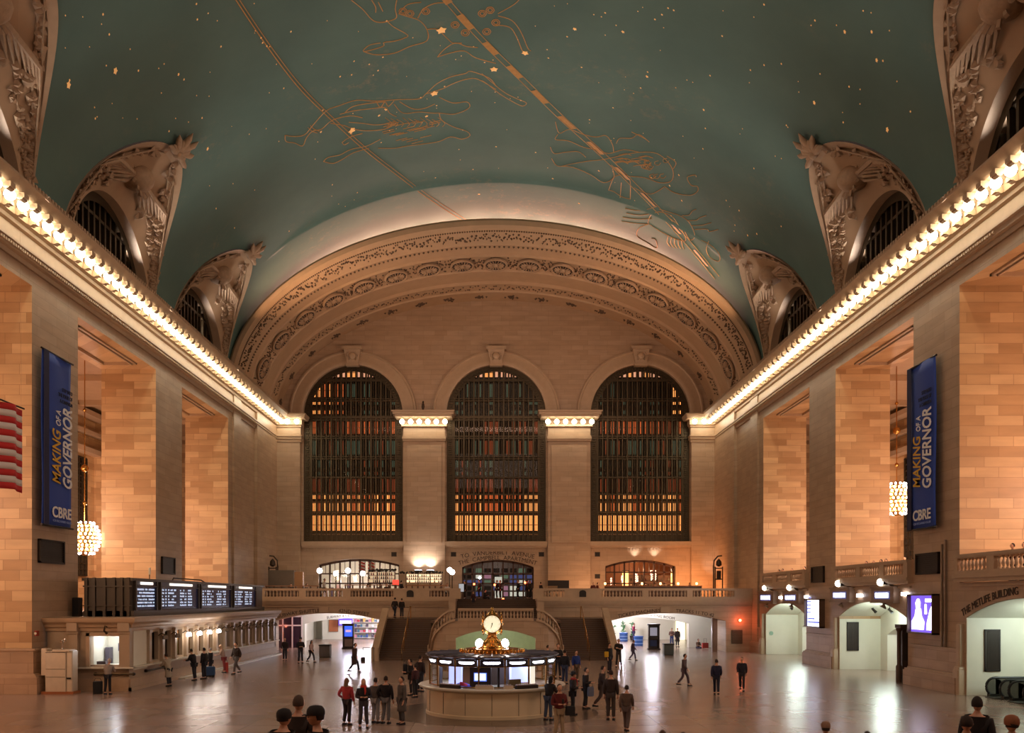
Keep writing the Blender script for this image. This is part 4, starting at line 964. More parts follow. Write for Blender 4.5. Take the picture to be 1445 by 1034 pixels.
for i, (pa, pb) in enumerate(((193, 221), (228, 280), (285, 326), (331, 361))):
    y0, y1 = by(pa), by(pb); s = empty('screen_unit', (0, 0, 0)); s.parent = root; lb(s)
    m = MB(); m.box(BX1-.1, BX1-.06, y0, y1, BZ0+.35, BZ1-.42); m.build('screen', SCR, s, smooth=False)
    m = MB()
    m.box(BX1-.14, BX1+.03, y0-.18, y0, BZ0+.25, BZ1-.1); m.box(BX1-.14, BX1+.03, y1, y1+.12, BZ0+.25, BZ1-.1); m.box(BX1-.12, BX1+.03, y0-.1, y1+.1, BZ1-.42, BZ1-.36); m.build('frame', BRD, s, smooth=False)
    m = MB(); L_ = y1-y0; m.box(BX1-.08, BX1, y0+.22*L_, y0+.82*L_, BZ1-.30, BZ1-.16); m.build('header_sign', HDR, s, smooth=False)
    MB().box(BX1-.1, BX1-.05, y0, y1, BZ1-.36, BZ1-.1).build('header_panel', mat('header_panel_purple', '#2c2a48' if i != 3 else '#2c2a48', .4), s, smooth=False)
    m = MB(); w_ = L_/34
    for r_ in range(6):
        z = BZ0+.5+.175*r_*1.02
        if i == 0: block_text(m, y0+.05*L_, z, 30, .09, w_, x=BX1-.05)
        else:
            for (st, n) in ((.03, 2), (.12, 1), (.19, 7 if r_ % 2 else 5), (.5, 6), (.72, 4)): block_text(m, y0+st*L_, z, n, .10, w_, x=BX1-.05)
    m.build('train_rows', TXT, s, smooth=False)
m = MB(); m.tube([(BX1-.3, by(250), BZ1), (BX1-.3, by(252), BZ1+.18), (BX1-.3, by(290), BZ1+.16), (BX1-.3, by(296), BZ1)], .04, 6); lb(m.build('top_cable', DARK, root))
for (px, h) in ((240, .75),): lb(MB().tube([(BX1-1.2, by(px), BZ1), (BX1-1.2, by(px), BZ1+h)], .03, 6).build('antenna', DARK, root)); lb(MB().box(BX1-1.24, BX1-1.16, by(px)-.06, by(px)+.06, BZ1+h-.4, BZ1+h, 0).build('antenna_tip', MARBLE, root, smooth=False))
r = empty('loudspeaker', (BX0-.45, BY0+.2, 3.68), 0, 'small dark loudspeaker box beside the near end of the departures board', 'loudspeaker'); MB().bev(-.2, .2, -.2, .2, 0, 1.0, .03).build('cabinet', DARK, r); MB().box(-.15, .15, -.215, -.2, .1, .9).build('speaker_grille', BLACK, r, smooth=False)

# pale kiosk beside the booth's end
r = empty('service_kiosk', (-21.2, 44.2, 0), 0, 'pale boxy service kiosk on a wooden base by the left pier', 'kiosk')
KI = mat('kiosk_cream', '#c9b8a0', .4)
MB().box(-.95, 1.0, -.5, .5, 0, .12).build('base', mat('kiosk_wood', '#9a5d35', .5), r, smooth=False)
m = MB(); m.bev(-.75, .5, -.4, .4, .12, 2.05, .03); m.bev(.5, .88, -.35, .4, .12, 2.1, .05); m.bev(-1.05, -.72, -.3, .4, .9, 2.2, .03); m.build('cabinet', KI, r)
m = MB(); m.box(-.72, .48, -.41, -.4, 1.2, 1.215); m.box(-.72, .48, -.41, -.4, .82, .835); m.box(-.72, .48, -.41, -.4, 2.0, 2.02); m.build('panel_seam', DARK, r, smooth=False)
MB().box(.55, .8, -.39, -.34, .72, .8).build('slot', BLACK, r, smooth=False); MB().bev(-.35, .75, -.42, .4, 2.05, 2.15, .03).build('top', KI, r)
r.scale = (.8, .8, 1)
r2 = empty('tap_fixture', (-21.1, 44.15, 2.16), 0, 'small shiny fixture standing on top of the pale kiosk', 'fixture'); MB().lathe([(.09, 0), (.04, .06), (.03, .3), (.1, .34), (.1, .4), (.04, .46)], n=10).build('stand', mat('chrome', '#d8d0c8', .1, .9), r2); MB().tube([(0, 0, .42), (.16, -.05, .5), (.2, -.08, .38)], .03, 6).build('spout', mat('chrome', '#d8d0c8'), r2)

# vents and panels on the piers; fire box
def on_side(s, px0, px1, py0, py1, name, label, cat, mt, d=.1, frame=True, X=None, fm=None):
    X = X or (XW+.0); ya = X*F/abs(px0-VX); yb_ = X*F/abs(px1-VX); y0, y1 = min(ya, yb_), max(ya, yb_); ym = (y0+y1)/2
    za, zb = H+(VY-py1)*ym/F, H+(VY-py0)*ym/F
    r = empty(name, (s*X, ym, za), 0, label, cat); w2 = (y1-y0)/2; h = zb-za
    def bx(mb, o0, o1, a, b, c, d_): mb.box(min(-s*o0, -s*o1), max(-s*o0, -s*o1), a, b, c, d_)
    m = MB(); bx(m, 0, d*.7, -w2+.04, w2-.04, .04, h-.04)
    if mt == 'louvre':
        for k in range(9): bx(m, d*.6, d, -w2+.06, w2-.06, .08+(h-.16)*k/9, .08+(h-.16)*k/9+.05)
    m.build('face', DARK if mt == 'louvre' else mt, r, smooth=False)
    if frame:
        m = MB()
        for a, b, c, e in ((-w2, w2, 0, .08), (-w2, w2, h-.08, h), (-w2, -w2+.1, 0, h), (w2-.1, w2, 0, h)): bx(m, 0, d*1.5, a, b, c, e)
        m.build('frame', fm or DARK, r, smooth=False)
    return r, w2, h
on_side(-1, 53, 88, 762, 795, 'wall_vent', 'square dark vent on the left pier below the blue banner', 'vent', 'louvre')
on_side(-1, 227, 245, 786, 810, 'wall_vent', 'small dark vent on the left pier above the departures board', 'vent', 'louvre')
on_side(1, 1147, 1164, 799, 822, 'wall_vent', 'small dark vent on the right pier above the white poster screen', 'vent', 'louvre')
on_side(1, 1295, 1327, 780, 810, 'wall_vent', 'square dark vent on the right pier above the purple poster screen', 'vent', 'louvre')
r, w2, h = on_side(1, 1142, 1164, 845, 885, 'poster_screen', 'bright white and blue lit poster on the farther right pier', 'poster screen', mat('poster_white', '#e8ecff', emit=(.80, .84, 1), es=3.2), .25, fm=mat('screen_frame_brown', '#5c4636', .4))
m = MB(); PB = mat('poster_blue', '#5a6ab0', emit=(.16, .18, .62), es=1.2)
for k in range(5): m.box(-.2, -.18, w2-.9, w2-.25, .5+h*.13*k+.5, .5+h*.13*k+.58)
m.box(-.2, -.18, w2-.2, w2-.12, .1, h-.1); m.box(-.2, -.18, -w2+.2, w2-.3, .3, .42); m.box(-.2, -.18, -.1, w2-.3, .55, .66); m.build('poster_print', PB, r, smooth=False)
r, w2, h = on_side(1, 1289, 1326, 838, 894, 'poster_screen', 'bright purple and white lit poster on the nearer right pier', 'poster screen', mat('poster_violet', '#3a2a8a', emit=(.22, .12, .80), es=1.1), .25, fm=mat('screen_frame_brown', '#5c4636'))
m = MB(); PW = mat('poster_glow', '#f4f0ff', emit=(.92, .90, 1), es=3.4); x = -.2
def flatpoly(pts): m.add([(x, -a*w2, b*h) for a, b in pts], [tuple(range(len(pts)))])
flatpoly([(-.85, .1), (.1, .1), (.15, .3), (-.05, .45), (-.1, .62), (-.3, .68), (-.55, .6), (-.6, .45), (-.85, .3)]); flatpoly([(-.5, .62), (-.2, .62), (-.15, .78), (-.25, .88), (-.42, .88), (-.55, .78)])
flatpoly([(.3, .1), (.75, .1), (.85, .5), (.7, .72), (.55, .6), (.35, .3)]); flatpoly([(.2, .8), (.8, .8), (.8, .88), (.2, .88)]); flatpoly([(.15, .5), (.35, .5), (.3, .75), (.18, .75)]); m.build('poster_print', PW, r, smooth=False)
# long pipe pair on the near right pier
r = empty('conduit_pipes', (22.4, 45.2, 2.15), 0, 'tall pair of thin metal pipes up the near right pier', 'pipe')
for dy, h in ((0, 5.4), (.35, 5.2)): MB().tube([(0, dy, 0), (0, dy, h)], .06, 8).build('pipe', mat('pipe_metal', '#8a7762', .35, .6), r)
r = empty('alarm_box', (-22.35, 46.9, 2.85), 0, 'tiny red alarm box on the left pier above the pale kiosk', 'alarm'); 
r.location = (P(22, 895, 42.5)); r.location.x = -22.2; r.location.y = 43.9
MB().box(-.05, .05, -.14, .12, -.13, .13).build('case', mat('red_enamel', '#8a2a1c', .4), r, smooth=False); MB().tube([(.0, -.14, 0), (0, -.17, 0)], .06, 8).build('button', MARBLE, r)

# ------------------------------------------------------------------ track signs over the right arches
def track_sign(px0, px1, py0, py1, label):
    X = 22.5; y0, y1 = X*F/(px1-VX), X*F/(px0-VX); ym = (y0+y1)/2; za, zb = H+(VY-py1)*ym/F, H+(VY-py0)*ym/F; h = zb-za; w2 = (y1-y0)/2
    r = empty('track_sign', (X, ym, za), 0, label, 'sign')
    CA = mat('sign_case_bronze', '#8a7058', .45, .3)
    m = MB(); m.box(-.32, 0, -w2, w2, 0, h); m.box(-.37, 0, -w2-.06, w2+.06, h-.08, h+.02); m.box(-.37, 0, -w2-.06, w2+.06, -.03, .06); m.build('case', CA, r, smooth=False)
    MB().add([(-.3, -w2*.8, h), (-.3, w2*.8, h), (-.3, 0, h+.4), (-.05, -w2*.8, h), (-.05, w2*.8, h), (-.05, 0, h+.4)], [(0, 1, 2), (5, 4, 3), (0, 2, 5, 3), (2, 1, 4, 5)]).build('pediment', CA, r, smooth=False)
    MB().box(-.345, -.32, -w2*.68, w2*.68, h*.22, h*.72).build('sign_face', mat('sign_face_dark', '#2a2c50', emit=(.20, .2, .5), es=.5), r, smooth=False)
    m = MB(); n = 9
    for k in range(n): 
        a = -w2*.58+w2*1.16*k/n; m.box(-.36, -.345, a, a+w2*1.16/n*.8, h*.32, h*.62)
    m.build('lit_number', COOL, r, smooth=False)
    MB().ball((-.35, .1, h+.27), .22, 12, 8).build('globe_light', mat('warm_globe', '#fff2d8', emit=(1, .93, .78), es=6), r)
    MB().tube([(-.15, 0, 0), (-.3, 0, -.18), (-.1, 0, -.35)], [.1, .16, .05], 8).build('pendant_bracket', CA, r)
track_sign(1075, 1097, 834, 851, 'farthest lit track sign over the far right archway')
track_sign(1110, 1133, 834, 851, 'lit track sign over the far right archway, its nearer one')
track_sign(1178, 1206, 829, 849, 'lit track sign over the left shoulder of the nearer track archway')
track_sign(1237, 1269, 828, 850, 'largest lit track sign, over the right shoulder of the nearer track archway')
for (px, py) in ((1102, 843), (1213, 840), (1277, 838), (1138, 842)):
    y = 22.45*F/(px-VX); z = H+(VY-py)*y/F
    tag(MB().box(-.06, 0, -.35, .35, -.09, .09).build('small_lit_sign', COOL, loc=(22.45, y, z), smooth=False), 'small bright rectangular lit sign on the ledge between track signs', 'sign', 'small lit signs above the track arches')

# ------------------------------------------------------------------ inscriptions
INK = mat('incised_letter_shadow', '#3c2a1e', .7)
def arc_text(txt, size, cx, z0, R, mp, mt=INK, sp=1.0, off=0, name='inscription', label=None):
    t = strmesh(txt, size, 0); o = MB()
    vs = [mp(cx+(R+y)*sin((x*sp+off)/R), z0-R+(R+y)*cos((x*sp+off)/R), z) for x, y, z in t.v]
    o.add(vs, t.f); ob = o.build(name, mt, smooth=False); return tag(ob, label, 'inscription') if label else ob
bk = lambda Y: (lambda x, z, d: (x, Y-.02-d, z))
arc_text('TO  VANDERBILT  AVENUE', .62, .2, 9.15, 16, bk(WY), label='carved upper line of lettering above the central balcony doorway')
arc_text('THE  CAMPBELL  APARTMENT', .60, .2, 8.62, 14, bk(WY), label='carved lower line of lettering just above the central doorway arch')
arc_text('SUBWAY SHUTTLE', .44, -14.66, 3.46, 18.6, bk(YB), off=-2.5, label='carved words over the left half of the left lower arch')
arc_text('42ND STREET', .44, -14.66, 3.46, 18.6, bk(YB), off=2.3, label='carved words over the right half of the left lower arch')
arc_text('SUBWAY 4 5 6 7', .34, -12.9, 2.93, 22.8, bk(86), off=-1.9, label='dark lettering inside the left passage over its inner arch')
arc_text('TICKET MACHINES', .44, 15.0, 3.46, 18.6, bk(YB), off=-2.5, label='carved words over the left half of the right lower arch')
arc_text('TRACKS 11 TO 42', .42, 15.0, 3.46, 18.6, bk(YB), off=2.35, label='carved words over the right half of the right lower arch')
arc_text('WAITING ROOM', .36, 13.0, 2.98, 22.8, bk(86), off=2.6, label='dark lettering inside the right passage over its inner arch')
arc_text('THE METLIFE BUILDING', .50, 0, 4.80, 13.8, lambda x, z, d: (22.47-d, 38.4-x, z), off=-3.0, sp=.92, label='dark lettering curved over the escalator archway')

# ------------------------------------------------------------------ banners
def banner(s, px0, px1, zt_near, zb, label):
    X = 22.15; ya, yb_ = sorted((X*F/abs(px0-VX), X*F/abs(px1-VX))); w_ = yb_-ya
    z1 = zt_near; h = z1-zb; r = empty('banner', (s*X, (ya+yb_)/2, zb), 0, label, 'banner', None)
    BL = mat('banner_blue_cloth', '#26459c', .7, var=.06); ED = mat('banner_dark_edge', '#1c1f45', .7)
    m = MB(); m.grid(lambda u, v: (-s*(.05*sin(u*5)+.03*sin(v*7)), -w_/2+w_*u, h*v), 12, 16); b_ = m.build('cloth', BL, r)
    sol = b_.modifiers.new('t', 'SOLIDIFY'); sol.thickness = .02
    # darker stripe: on the left edge as seen from the hall
    e0, e1 = ((-w_/2, -w_/2+w_*.16) if s < 0 else (w_/2-w_*.16, w_/2))
    MB().box(min(-s*.10, -s*.12), max(-s*.10, -s*.12), e0, e1, 0.02, h-.02).build('dark_stripe', ED, r, smooth=False)
    for z in (0, h): MB().tube([(-s*.03, -w_/2-.1, z), (-s*.03, w_/2+.1, z)], .05, 8).build('rod', DARK, r)
    # lettering reads bottom to top; u to the right as seen from the hall
    def put(txt, u0, u1, v0, v1, mt, nm, rot=True, bold=.015, sh=0):
        # fit the lettering into the part of the cloth between u0..u1 (across) and v0..v1 (up)
        t = strmesh(txt, 1, bold, .01, 'LEFT', sh); o = MB(); xs = [p[0] for p in t.v]; ys = [p[1] for p in t.v]
        x0, dx, y0, dy = min(xs), max(xs)-min(xs), min(ys), max(ys)-min(ys)
        def f(x, y, q):
            p, g = (x-x0)/dx, (y-y0)/dy
            a, b = (u1-(u1-u0)*g, v0+(v1-v0)*p) if rot else (u0+(u1-u0)*p, v0+(v1-v0)*g)
            a = (a-.5)*w_
            return (-s*.14-s*q, (a if s < 0 else -a), b*h)
        o.add([f(*p) for p in t.v], t.f); o.build(nm, mt, r, smooth=False)
    YEL = mat('banner_yellow', '#d9a92c', .6); WT = mat('banner_white', '#e8e4e0', .6); DK = mat('banner_dark_print', '#131a3a', .7)
    put('MAKING', .25, .53, .25, .565, YEL, 'yellow_lettering', sh=.2)
    put('OF A', .37, .53, .59, .68, WT, 'white_lettering', bold=.01, sh=.2)
    put('GOVERNOR', .60, .92, .235, .71, WT, 'white_lettering', bold=.02, sh=.2)
    put('CBRE', .25, .90, .05, .115, WT, 'logo_lettering', rot=False, bold=.02)
    put('CB RICHARD ELLIS', .27, .90, .025, .038, mat('banner_pale_blue', '#7f96d0', .6), 'logo_subline', rot=False, bold=.01)
    for i, (tx, a0) in enumerate((('STEP INTO', .58), ('THE PULSE OF', .45), ('A CAMPAIGN', .5))): put(tx, a0, .93, .80-.035*i, .822-.035*i, DK, 'dark_lettering', rot=False)
    return r
banner(-1, 59, 101, 16.85, 8.25, 'tall blue banner with yellow and white lettering on the left pier')
banner(1, 1283, 1321, 16.85, 8.25, 'tall blue banner with yellow and white lettering on the right pier')

# ------------------------------------------------------------------ flag
r = empty('flag', (-17, 29.9, 8.4), 0, 'large red and white striped flag hanging at the left edge of the hall', 'flag')
RED = mat('flag_red', '#c4201c', .7, var=.05); WHT = mat('flag_white', '#dfd2c8', .7, var=.05)
L_, h = 5.6, 2.98; m = MB()
for k in range(13):
    z0, z1 = h*k/13, h*(k+1)/13; m.grid(lambda u, v: (.10*sin(u*17)+.05*sin(u*31+1), -L_/2+L_*u, z0+(z1-z0)*v+.04*sin(u*9)), 48, 1, 0 if k % 2 == 0 else 1)
c = m.build('striped_cloth', [RED, WHT], r); c.modifiers.new('t', 'SOLIDIFY').thickness = .015
m = MB(); m.box(.16, .18, -L_/2, -L_/2+2.25, h*6/13, h); m.build('canton', mat('flag_blue', '#1f2d6a', .7), r, smooth=False)
m = MB()
for i in range(9):
    for j in range(11):
        if (i+j) % 2 == 0:
            cy, cz = -L_/2+.19+j*.187, h*6/13+.16+i*.16; vs = [(.19, cy+(.07 if q % 2 == 0 else .03)*sin(q*PI/5), cz+(.07 if q % 2 == 0 else .03)*cos(q*PI/5)) for q in range(10)]; m.add([(.19, cy, cz)]+vs, [(0, q+1, (q+1) % 10+1) for q in range(10)])
m.build('stars', WHT, r, smooth=False)
MB().tube([(0, -L_/2-.1, h+.05), (0, L_/2, h+.07)], .03, 6).build('rod', DARK, r)
for y in (-2.6, 2.6): MB().tube([(0, y, h+.05), (0, y*.9, 23)], .004, 4).build('cable', TRIM, r)

# ------------------------------------------------------------------ chandeliers
def chandelier(x, y, zc, ztop, label, rad_=.95):
    r = empty('chandelier', (x, y, zc), 0, label, 'chandelier')
    m = MB(); m.lathe([(.12, 1.15), (.5, .9), (.8, .4), (.88, 0), (.8, -.4), (.5, -.85), (.1, -1.15)], n=20); m.build('frame', BRASS, r)
    m = MB(); rr = random.Random(2)
    for j in range(9):
        z = 1.0-2.0*j/8; rd = .95*sqrt(max(.08, 1-(z/1.25)**2)); n = max(6, int(22*rd))
        for k in range(n): a = 2*PI*(k+.5*(j % 2))/n; m.ball((rd*cos(a), rd*sin(a), z), .085, 6, 4)
    m.build('lit_bulbs', mat('chandelier_bulb', '#fff0e0', emit=(1, .86, .74), es=9), r)
    MB().tube([(0, 0, 1.15), (0, 0, ztop-zc)], .035, 6).build('rod', BRASS, r)
    for z, q in ((2.3, .14), (4.6, .26), ((ztop-zc)*.72, .12)): MB().ball((0, 0, z), q, 10, 6).build('rod_ball', BRASS, r)
    point('chandelier_light', (x, y, zc), 420, (1, .74, .58), .9)
chandelier(-27.05, 59.7, 8.6, 20.3, 'glowing ball chandelier on a long rod in the left gallery')
chandelier(27.05, 61.2, 11.35, 20.3, 'glowing ball chandelier on a long rod in the right gallery')

# ------------------------------------------------------------------ information booth and its clock
IX, IY = pxr(694.5, 37.0), 37.0
root = empty('information_booth', (IX, IY, 0), 0, 'round stone information booth with glass windows in the middle of the floor', 'information booth')
NP = 16; A0 = PI/NP
m = MB(); m.lathe([(2.7, 0), (2.7, .12), (2.66, .14), (2.66, .98), (2.72, 1.04)], n=64); m.build('stone_drum', mat('booth_marble', '#dcc8a4', .3, var=.08, nscale=1.2), root)
m = MB()
for k in range(16): a = 2*PI*k/16; m.tube([(2.67*cos(a), 2.67*sin(a), .15), (2.67*cos(a), 2.67*sin(a), .98)], .008, 4)
m.build('joint_lines', INK, root, smooth=False)
m = MB(); m.lathe([(2.66, 1.02), (2.86, 1.05), (2.97, 1.1), (2.99, 1.16), (2.95, 1.19), (2.2, 1.19)], n=64); m.build('counter', MARBLE, root)
m = MB()
for k in range(NP):
    a = 2*PI*k/NP+A0; b = a+2*PI/NP; Rg = 2.55
    m.tube([(Rg*cos(a), Rg*sin(a), 1.19), (Rg*cos(a), Rg*sin(a), 2.32)], .035, 6)
    for z in (1.22, 2.02, 2.3): m.tube([(Rg*cos(a), Rg*sin(a), z), (Rg*cos(b), Rg*sin(b), z)], .025, 4)
m.build('brass_frame', BRASS, root)
for k in range(NP):
    a = 2*PI*k/NP+A0; b = a+2*PI/NP; Rg = 2.54
    p, q = Vector((Rg*cos(a), Rg*sin(a), 0)), Vector((Rg*cos(b), Rg*sin(b), 0))
    m = MB(); m.quad(p+Vector((0, 0, 1.24)), q+Vector((0, 0, 1.24)), q+Vector((0, 0, 2.02)), p+Vector((0, 0, 2.02))); m.build('pane', GLASS, root, smooth=False)
    c_ = (p+q)/2; d = (q-p).normalized(); n_ = c_.normalized()
    sgn = empty('sign_box', (0, 0, 0)); sgn.parent = root
    m = MB(); bo = [c_+d*(sx*.44)+n_*dn+Vector((0, 0, z)) for z in (2.04, 2.27) for dn in (-.06, .05) for sx in (-1, 1)]
    m.add(bo, [(0, 2, 3, 1), (4, 5, 7, 6), (0, 1, 5, 4), (2, 6, 7, 3), (0, 4, 6, 2), (1, 3, 7, 5)]); m.build('case', mat('sign_box_dark', '#231e2a', .4), sgn, smooth=False)
    m = MB(); u = -.42
    m.add([c_+d*x_+n_*.06+Vector((0, 0, z)) for x_, z in ((-.32, 2.15), (-.22, 2.11), (.22, 2.11), (.32, 2.15), (.32, 2.2), (-.32, 2.2))], [(0, 1, 2, 3, 4, 5)]); m.build('lit_face', COOL, sgn, smooth=False)
m = MB(); m.lathe([(2.68, 2.32), (2.72, 2.35), (2.72, 2.40), (2.6, 2.40), (1.3, 2.42), (.2, 2.42)], n=NP); m.build('roof', mat('booth_roof_metal', '#5b5560', .35, .5), root, smooth=False)
m = MB()
for k in range(NP*2): a = PI*k/NP+A0; m.tube([(2.66*cos(a), 2.66*sin(a), 2.42), (1.3*cos(a), 1.3*sin(a), 2.43)], .03, 4)
m.build('roof_ribs', mat('booth_roof_metal', '#5b5560'), root, smooth=False)
m = MB(); m.lathe([(1.25, 2.36), (1.25, 2.42), (1.05, 2.44), (1.05, 2.57), (1.1, 2.6), (.3, 2.62)], n=36); m.build('brass_platform', BRASS, root)
m = MB()
for k in range(48): a = 2*PI*k/48; m.lathe([(.03, 2.38), (.045, 2.42), (.02, 2.48), (.03, 2.52), (.005, 2.58)], (1.32*cos(a), 1.32*sin(a), 0), 5)
m.lathe([(1.38, 2.36), (1.4, 2.4), (1.28, 2.42)], n=36); m.build('brass_cresting', BRASS, root)
# interior
m = MB(); m.lathe([(.95, .1), (.95, 2.4)], n=10); m.build('inner_core', mat('booth_core_brown', '#46362c', .5), root, smooth=False)
m = MB(); m.lathe([(2.4, .9), (2.4, 1.05), (1.9, 1.05), (1.9, .2)], n=40); m.build('inner_desk', mat('booth_desk', '#3a2c26', .4), root, smooth=False)
def inpanel(ang, rr_, w_, z0, z1, mt, nm, th=.12):
    c_ = Vector((rr_*cos(ang), rr_*sin(ang), 0)); n_ = c_.normalized(); d = Vector((-n_.y, n_.x, 0)); m = MB()
    bo = [c_+d*(sx*w_/2)+n_*dn+Vector((0, 0, z)) for z in (z0, z1) for dn in (-th, 0) for sx in (-1, 1)]
    m.add(bo, [(0, 2, 3, 1), (4, 5, 7, 6), (0, 1, 5, 4), (2, 6, 7, 3), (0, 4, 6, 2), (1, 3, 7, 5)]); m.build(nm, mt, root, smooth=False)
inpanel(-PI/2-.19, 2.35, .82, 1.2, 1.98, mat('monitor_case', '#2a1d26', .4), 'monitor_case'); inpanel(-PI/2-.19, 2.37, .50, 1.45, 1.78, mat('monitor_rim', '#3a52b0', emit=(.12, .2, .8), es=1.0), 'monitor_rim', .02)
inpanel(-PI/2-.19, 2.385, .43, 1.49, 1.75, mat('monitor_glow', '#dff0e8', emit=(.70, .90, .80), es=1.6), 'monitor_screen', .02)
inpanel(-PI/2+.13, 2.0, .08, 1.1, 1.95, DARK, 'post'); inpanel(-PI/2+.42, 2.2, .5, 1.2, 1.5, mat('olive_case', '#7a6a3e', .5), 'leaflet_case')
inpanel(-PI/2+.75, 1.6, .9, 1.3, 1.95, mat('blue_lit_shelf', '#aab4e8', emit=(.45, .52, 1), es=1.2), 'lit_shelf'); inpanel(-PI/2-.95, 1.8, .9, 1.1, 1.95, mat('blue_lit_shelf', '#aab4e8'), 'lit_shelf'); inpanel(-PI/2-1.2, 2.3, .35, 1.2, 1.9, mat('grey_cabinet', '#6a6a70', .5), 'cabinet')
inpanel(-PI/2+1.02, 1.9, .35, 1.2, 2.0, mat('pale_panel', '#d8d0b8', emit=(.9, .85, .7), es=.9), 'pale_panel'); inpanel(-PI/2-.52, 2.0, .35, 1.2, 1.95, mat('cream_panel', '#b0a078', .5), 'cream_panel')
for k in range(6): point('booth_tube_light', (IX+1.75*cos(PI+k*PI/5), IY+1.75*sin(PI+k*PI/5), 2.1), 17, (.80, .82, 1), .1)
m = MB()
for (a, l_, c_) in ((-PI/2-.62, .95, 0), (-PI/2-.10, .7, 1), (-PI/2+.5, .95, 0), (-PI/2+.23, .35, 1)):
    rk = empty('leaflet_rack', (IX+2.76*cos(a), IY+2.76*sin(a), 1.19), a+PI/2, ('dark' if c_ == 0 else 'small pale')+' rack of leaflets on the booth counter, '+{-.62: 'left of', -.10: 'directly below', .5: 'far right of', .23: 'just right of'}[round(a+PI/2, 2)]+' the lit monitor', 'rack')
    MB().box(-l_/2, l_/2, -.07, .07, 0, .13).build('tray', DARK if c_ == 0 else KI, rk, smooth=False)
    q = MB()
    for j in range(int(l_/.09)): q.box(-l_/2+.02+j*.09, -l_/2+.09+j*.09, -.05, .05, .13, .17)
    q.build('leaflets', mat('leaflet_paper', '#b8aaa8', .6), rk, smooth=False)
a = -PI/2-.52; q = MB(); q.grid(lambda u, v: (-.45+.9*u, -.16+.32*v, .05+.14*sin(PI*u)*sin(PI*v)), 12, 6, 0); q.grid(lambda u, v: (-.05+.35*u-.2*v, -.17+.33*v, .07+.14*sin(PI*(.45+.38*u))*sin(PI*v)), 6, 6, 1)
sc = q.build('folded_scarf', [mat('scarf_blue', '#3a36b8', .6, emit=(.1, .08, .5), es=.3), mat('scarf_red', '#d83a5a', .6)]); sc.location = (IX+2.25*cos(a), IY+2.25*sin(a), 1.19); sc.rotation_euler = (0, 0, a+PI/2); tag(sc, 'blue and red folded cloth lying inside the booth window', 'cloth')

ck = empty('four_faced_clock', (IX, IY, 2.62), 0, 'golden four-faced round clock on top of the information booth', 'clock')
m = MB(); m.lathe([(.55, 0), (.55, .08), (.44, .14), (.36, .24), (.24, .36), (.19, .46), (.2, .54), (.3, .6), (.33, .64), (.3, .7), (.2, .73)], n=24); m.build('pedestal', BRASS, ck)
m = MB()
for k in range(8): a = PI/4*k; m.tube([(.3*cos(a), .3*sin(a), .1), (.5*cos(a), .5*sin(a), .16), (.42*cos(a), .42*sin(a), .3)], .03, 5)
m.build('scrolls', BRASS, ck)
FZ = .97
m = MB(); m.ball((0, 0, FZ), .32, 16, 10); m.build('clock_body', mat('dark_brass', '#6a4c28', .35, .8), ck)
def ring(mb, c, R, r_, nrm, n=28, mi=0):
    nrm = Vector(nrm).normalized(); u = nrm.orthogonal().normalized(); v = nrm.cross(u)
    mb.tube([Vector(c)+(u*cos(2*PI*k/n)+v*sin(2*PI*k/n))*R for k in range(n+1)], r_, 6, mi, cap=False)
for k in range(4):
    a = -PI/2+k*PI/2; n_ = Vector((cos(a), sin(a), 0)); c_ = n_*.33+Vector((0, 0, FZ)); fc = empty('clock_face', (0, 0, 0)); fc.parent = ck
    u = Vector((0, 0, 1)); v = u.cross(n_)      # v points right for a viewer facing the dial
    def pt(x, y, d): return c_+v*x+u*y+n_*d
    m = MB(); N = 32; m.add([pt(0, 0, .10)]+[pt(.345*cos(2*PI*j/N), .345*sin(2*PI*j/N), .06) for j in range(N)], [(0, j+1, (j+1) % N+1) for j in range(N)]); m.build('opal_dial', mat('lit_opal_dial', '#fff4c8', emit=(1, .93, .66), es=.72), fc)
    m = MB(); ring(m, c_+n_*.05, .37, .035, n_); 
    for j in range(12): b = j*PI/6; m.tube([pt(.4*cos(b), .4*sin(b), .03), pt(.46*cos(b), .46*sin(b), .03)], .02, 4)
    m.build('bezel', BRASS, fc)
    m = MB()
    for (ang, ln, wd) in ((6.36/12*2*PI, .18, .022), (33.0/60*2*PI, .27, .014)):
        dx, dy = sin(ang), cos(ang); px_, py_ = -dy, dx
        m.add([pt(dx*-.05+px_*wd, dy*-.05+py_*wd, .12), pt(dx*-.05-px_*wd, dy*-.05-py_*wd, .12), pt(dx*ln, dy*ln, .12)], [(0, 1, 2), (2, 1, 0)])
    m.build('hands', BLACK, fc, smooth=False)
    m = MB()
    for j in range(60):
        b = j*PI/30; l0 = .27 if j % 5 == 0 else .30; w_ = .007 if j % 5 == 0 else .002
        dx, dy = sin(b), cos(b); m.add([pt(dx*l0-dy*w_, dy*l0+dx*w_, .075), pt(dx*.32-dy*w_, dy*.32+dx*w_, .07), pt(dx*.32+dy*w_, dy*.32-dx*w_, .07), pt(dx*l0+dy*w_, dy*l0-dx*w_, .075)], [(0, 1, 2, 3)])
    m.build('hour_marks', mat('dial_mark', '#8a7a50', .6), fc, smooth=False)
m = MB(); m.lathe([(.12, 1.27), (.26, 1.31), (.2, 1.37), (.16, 1.43), (.09, 1.49), (.05, 1.55), (.07, 1.59), (.02, 1.66)], n=16); m.build('finial', BRASS, ck)
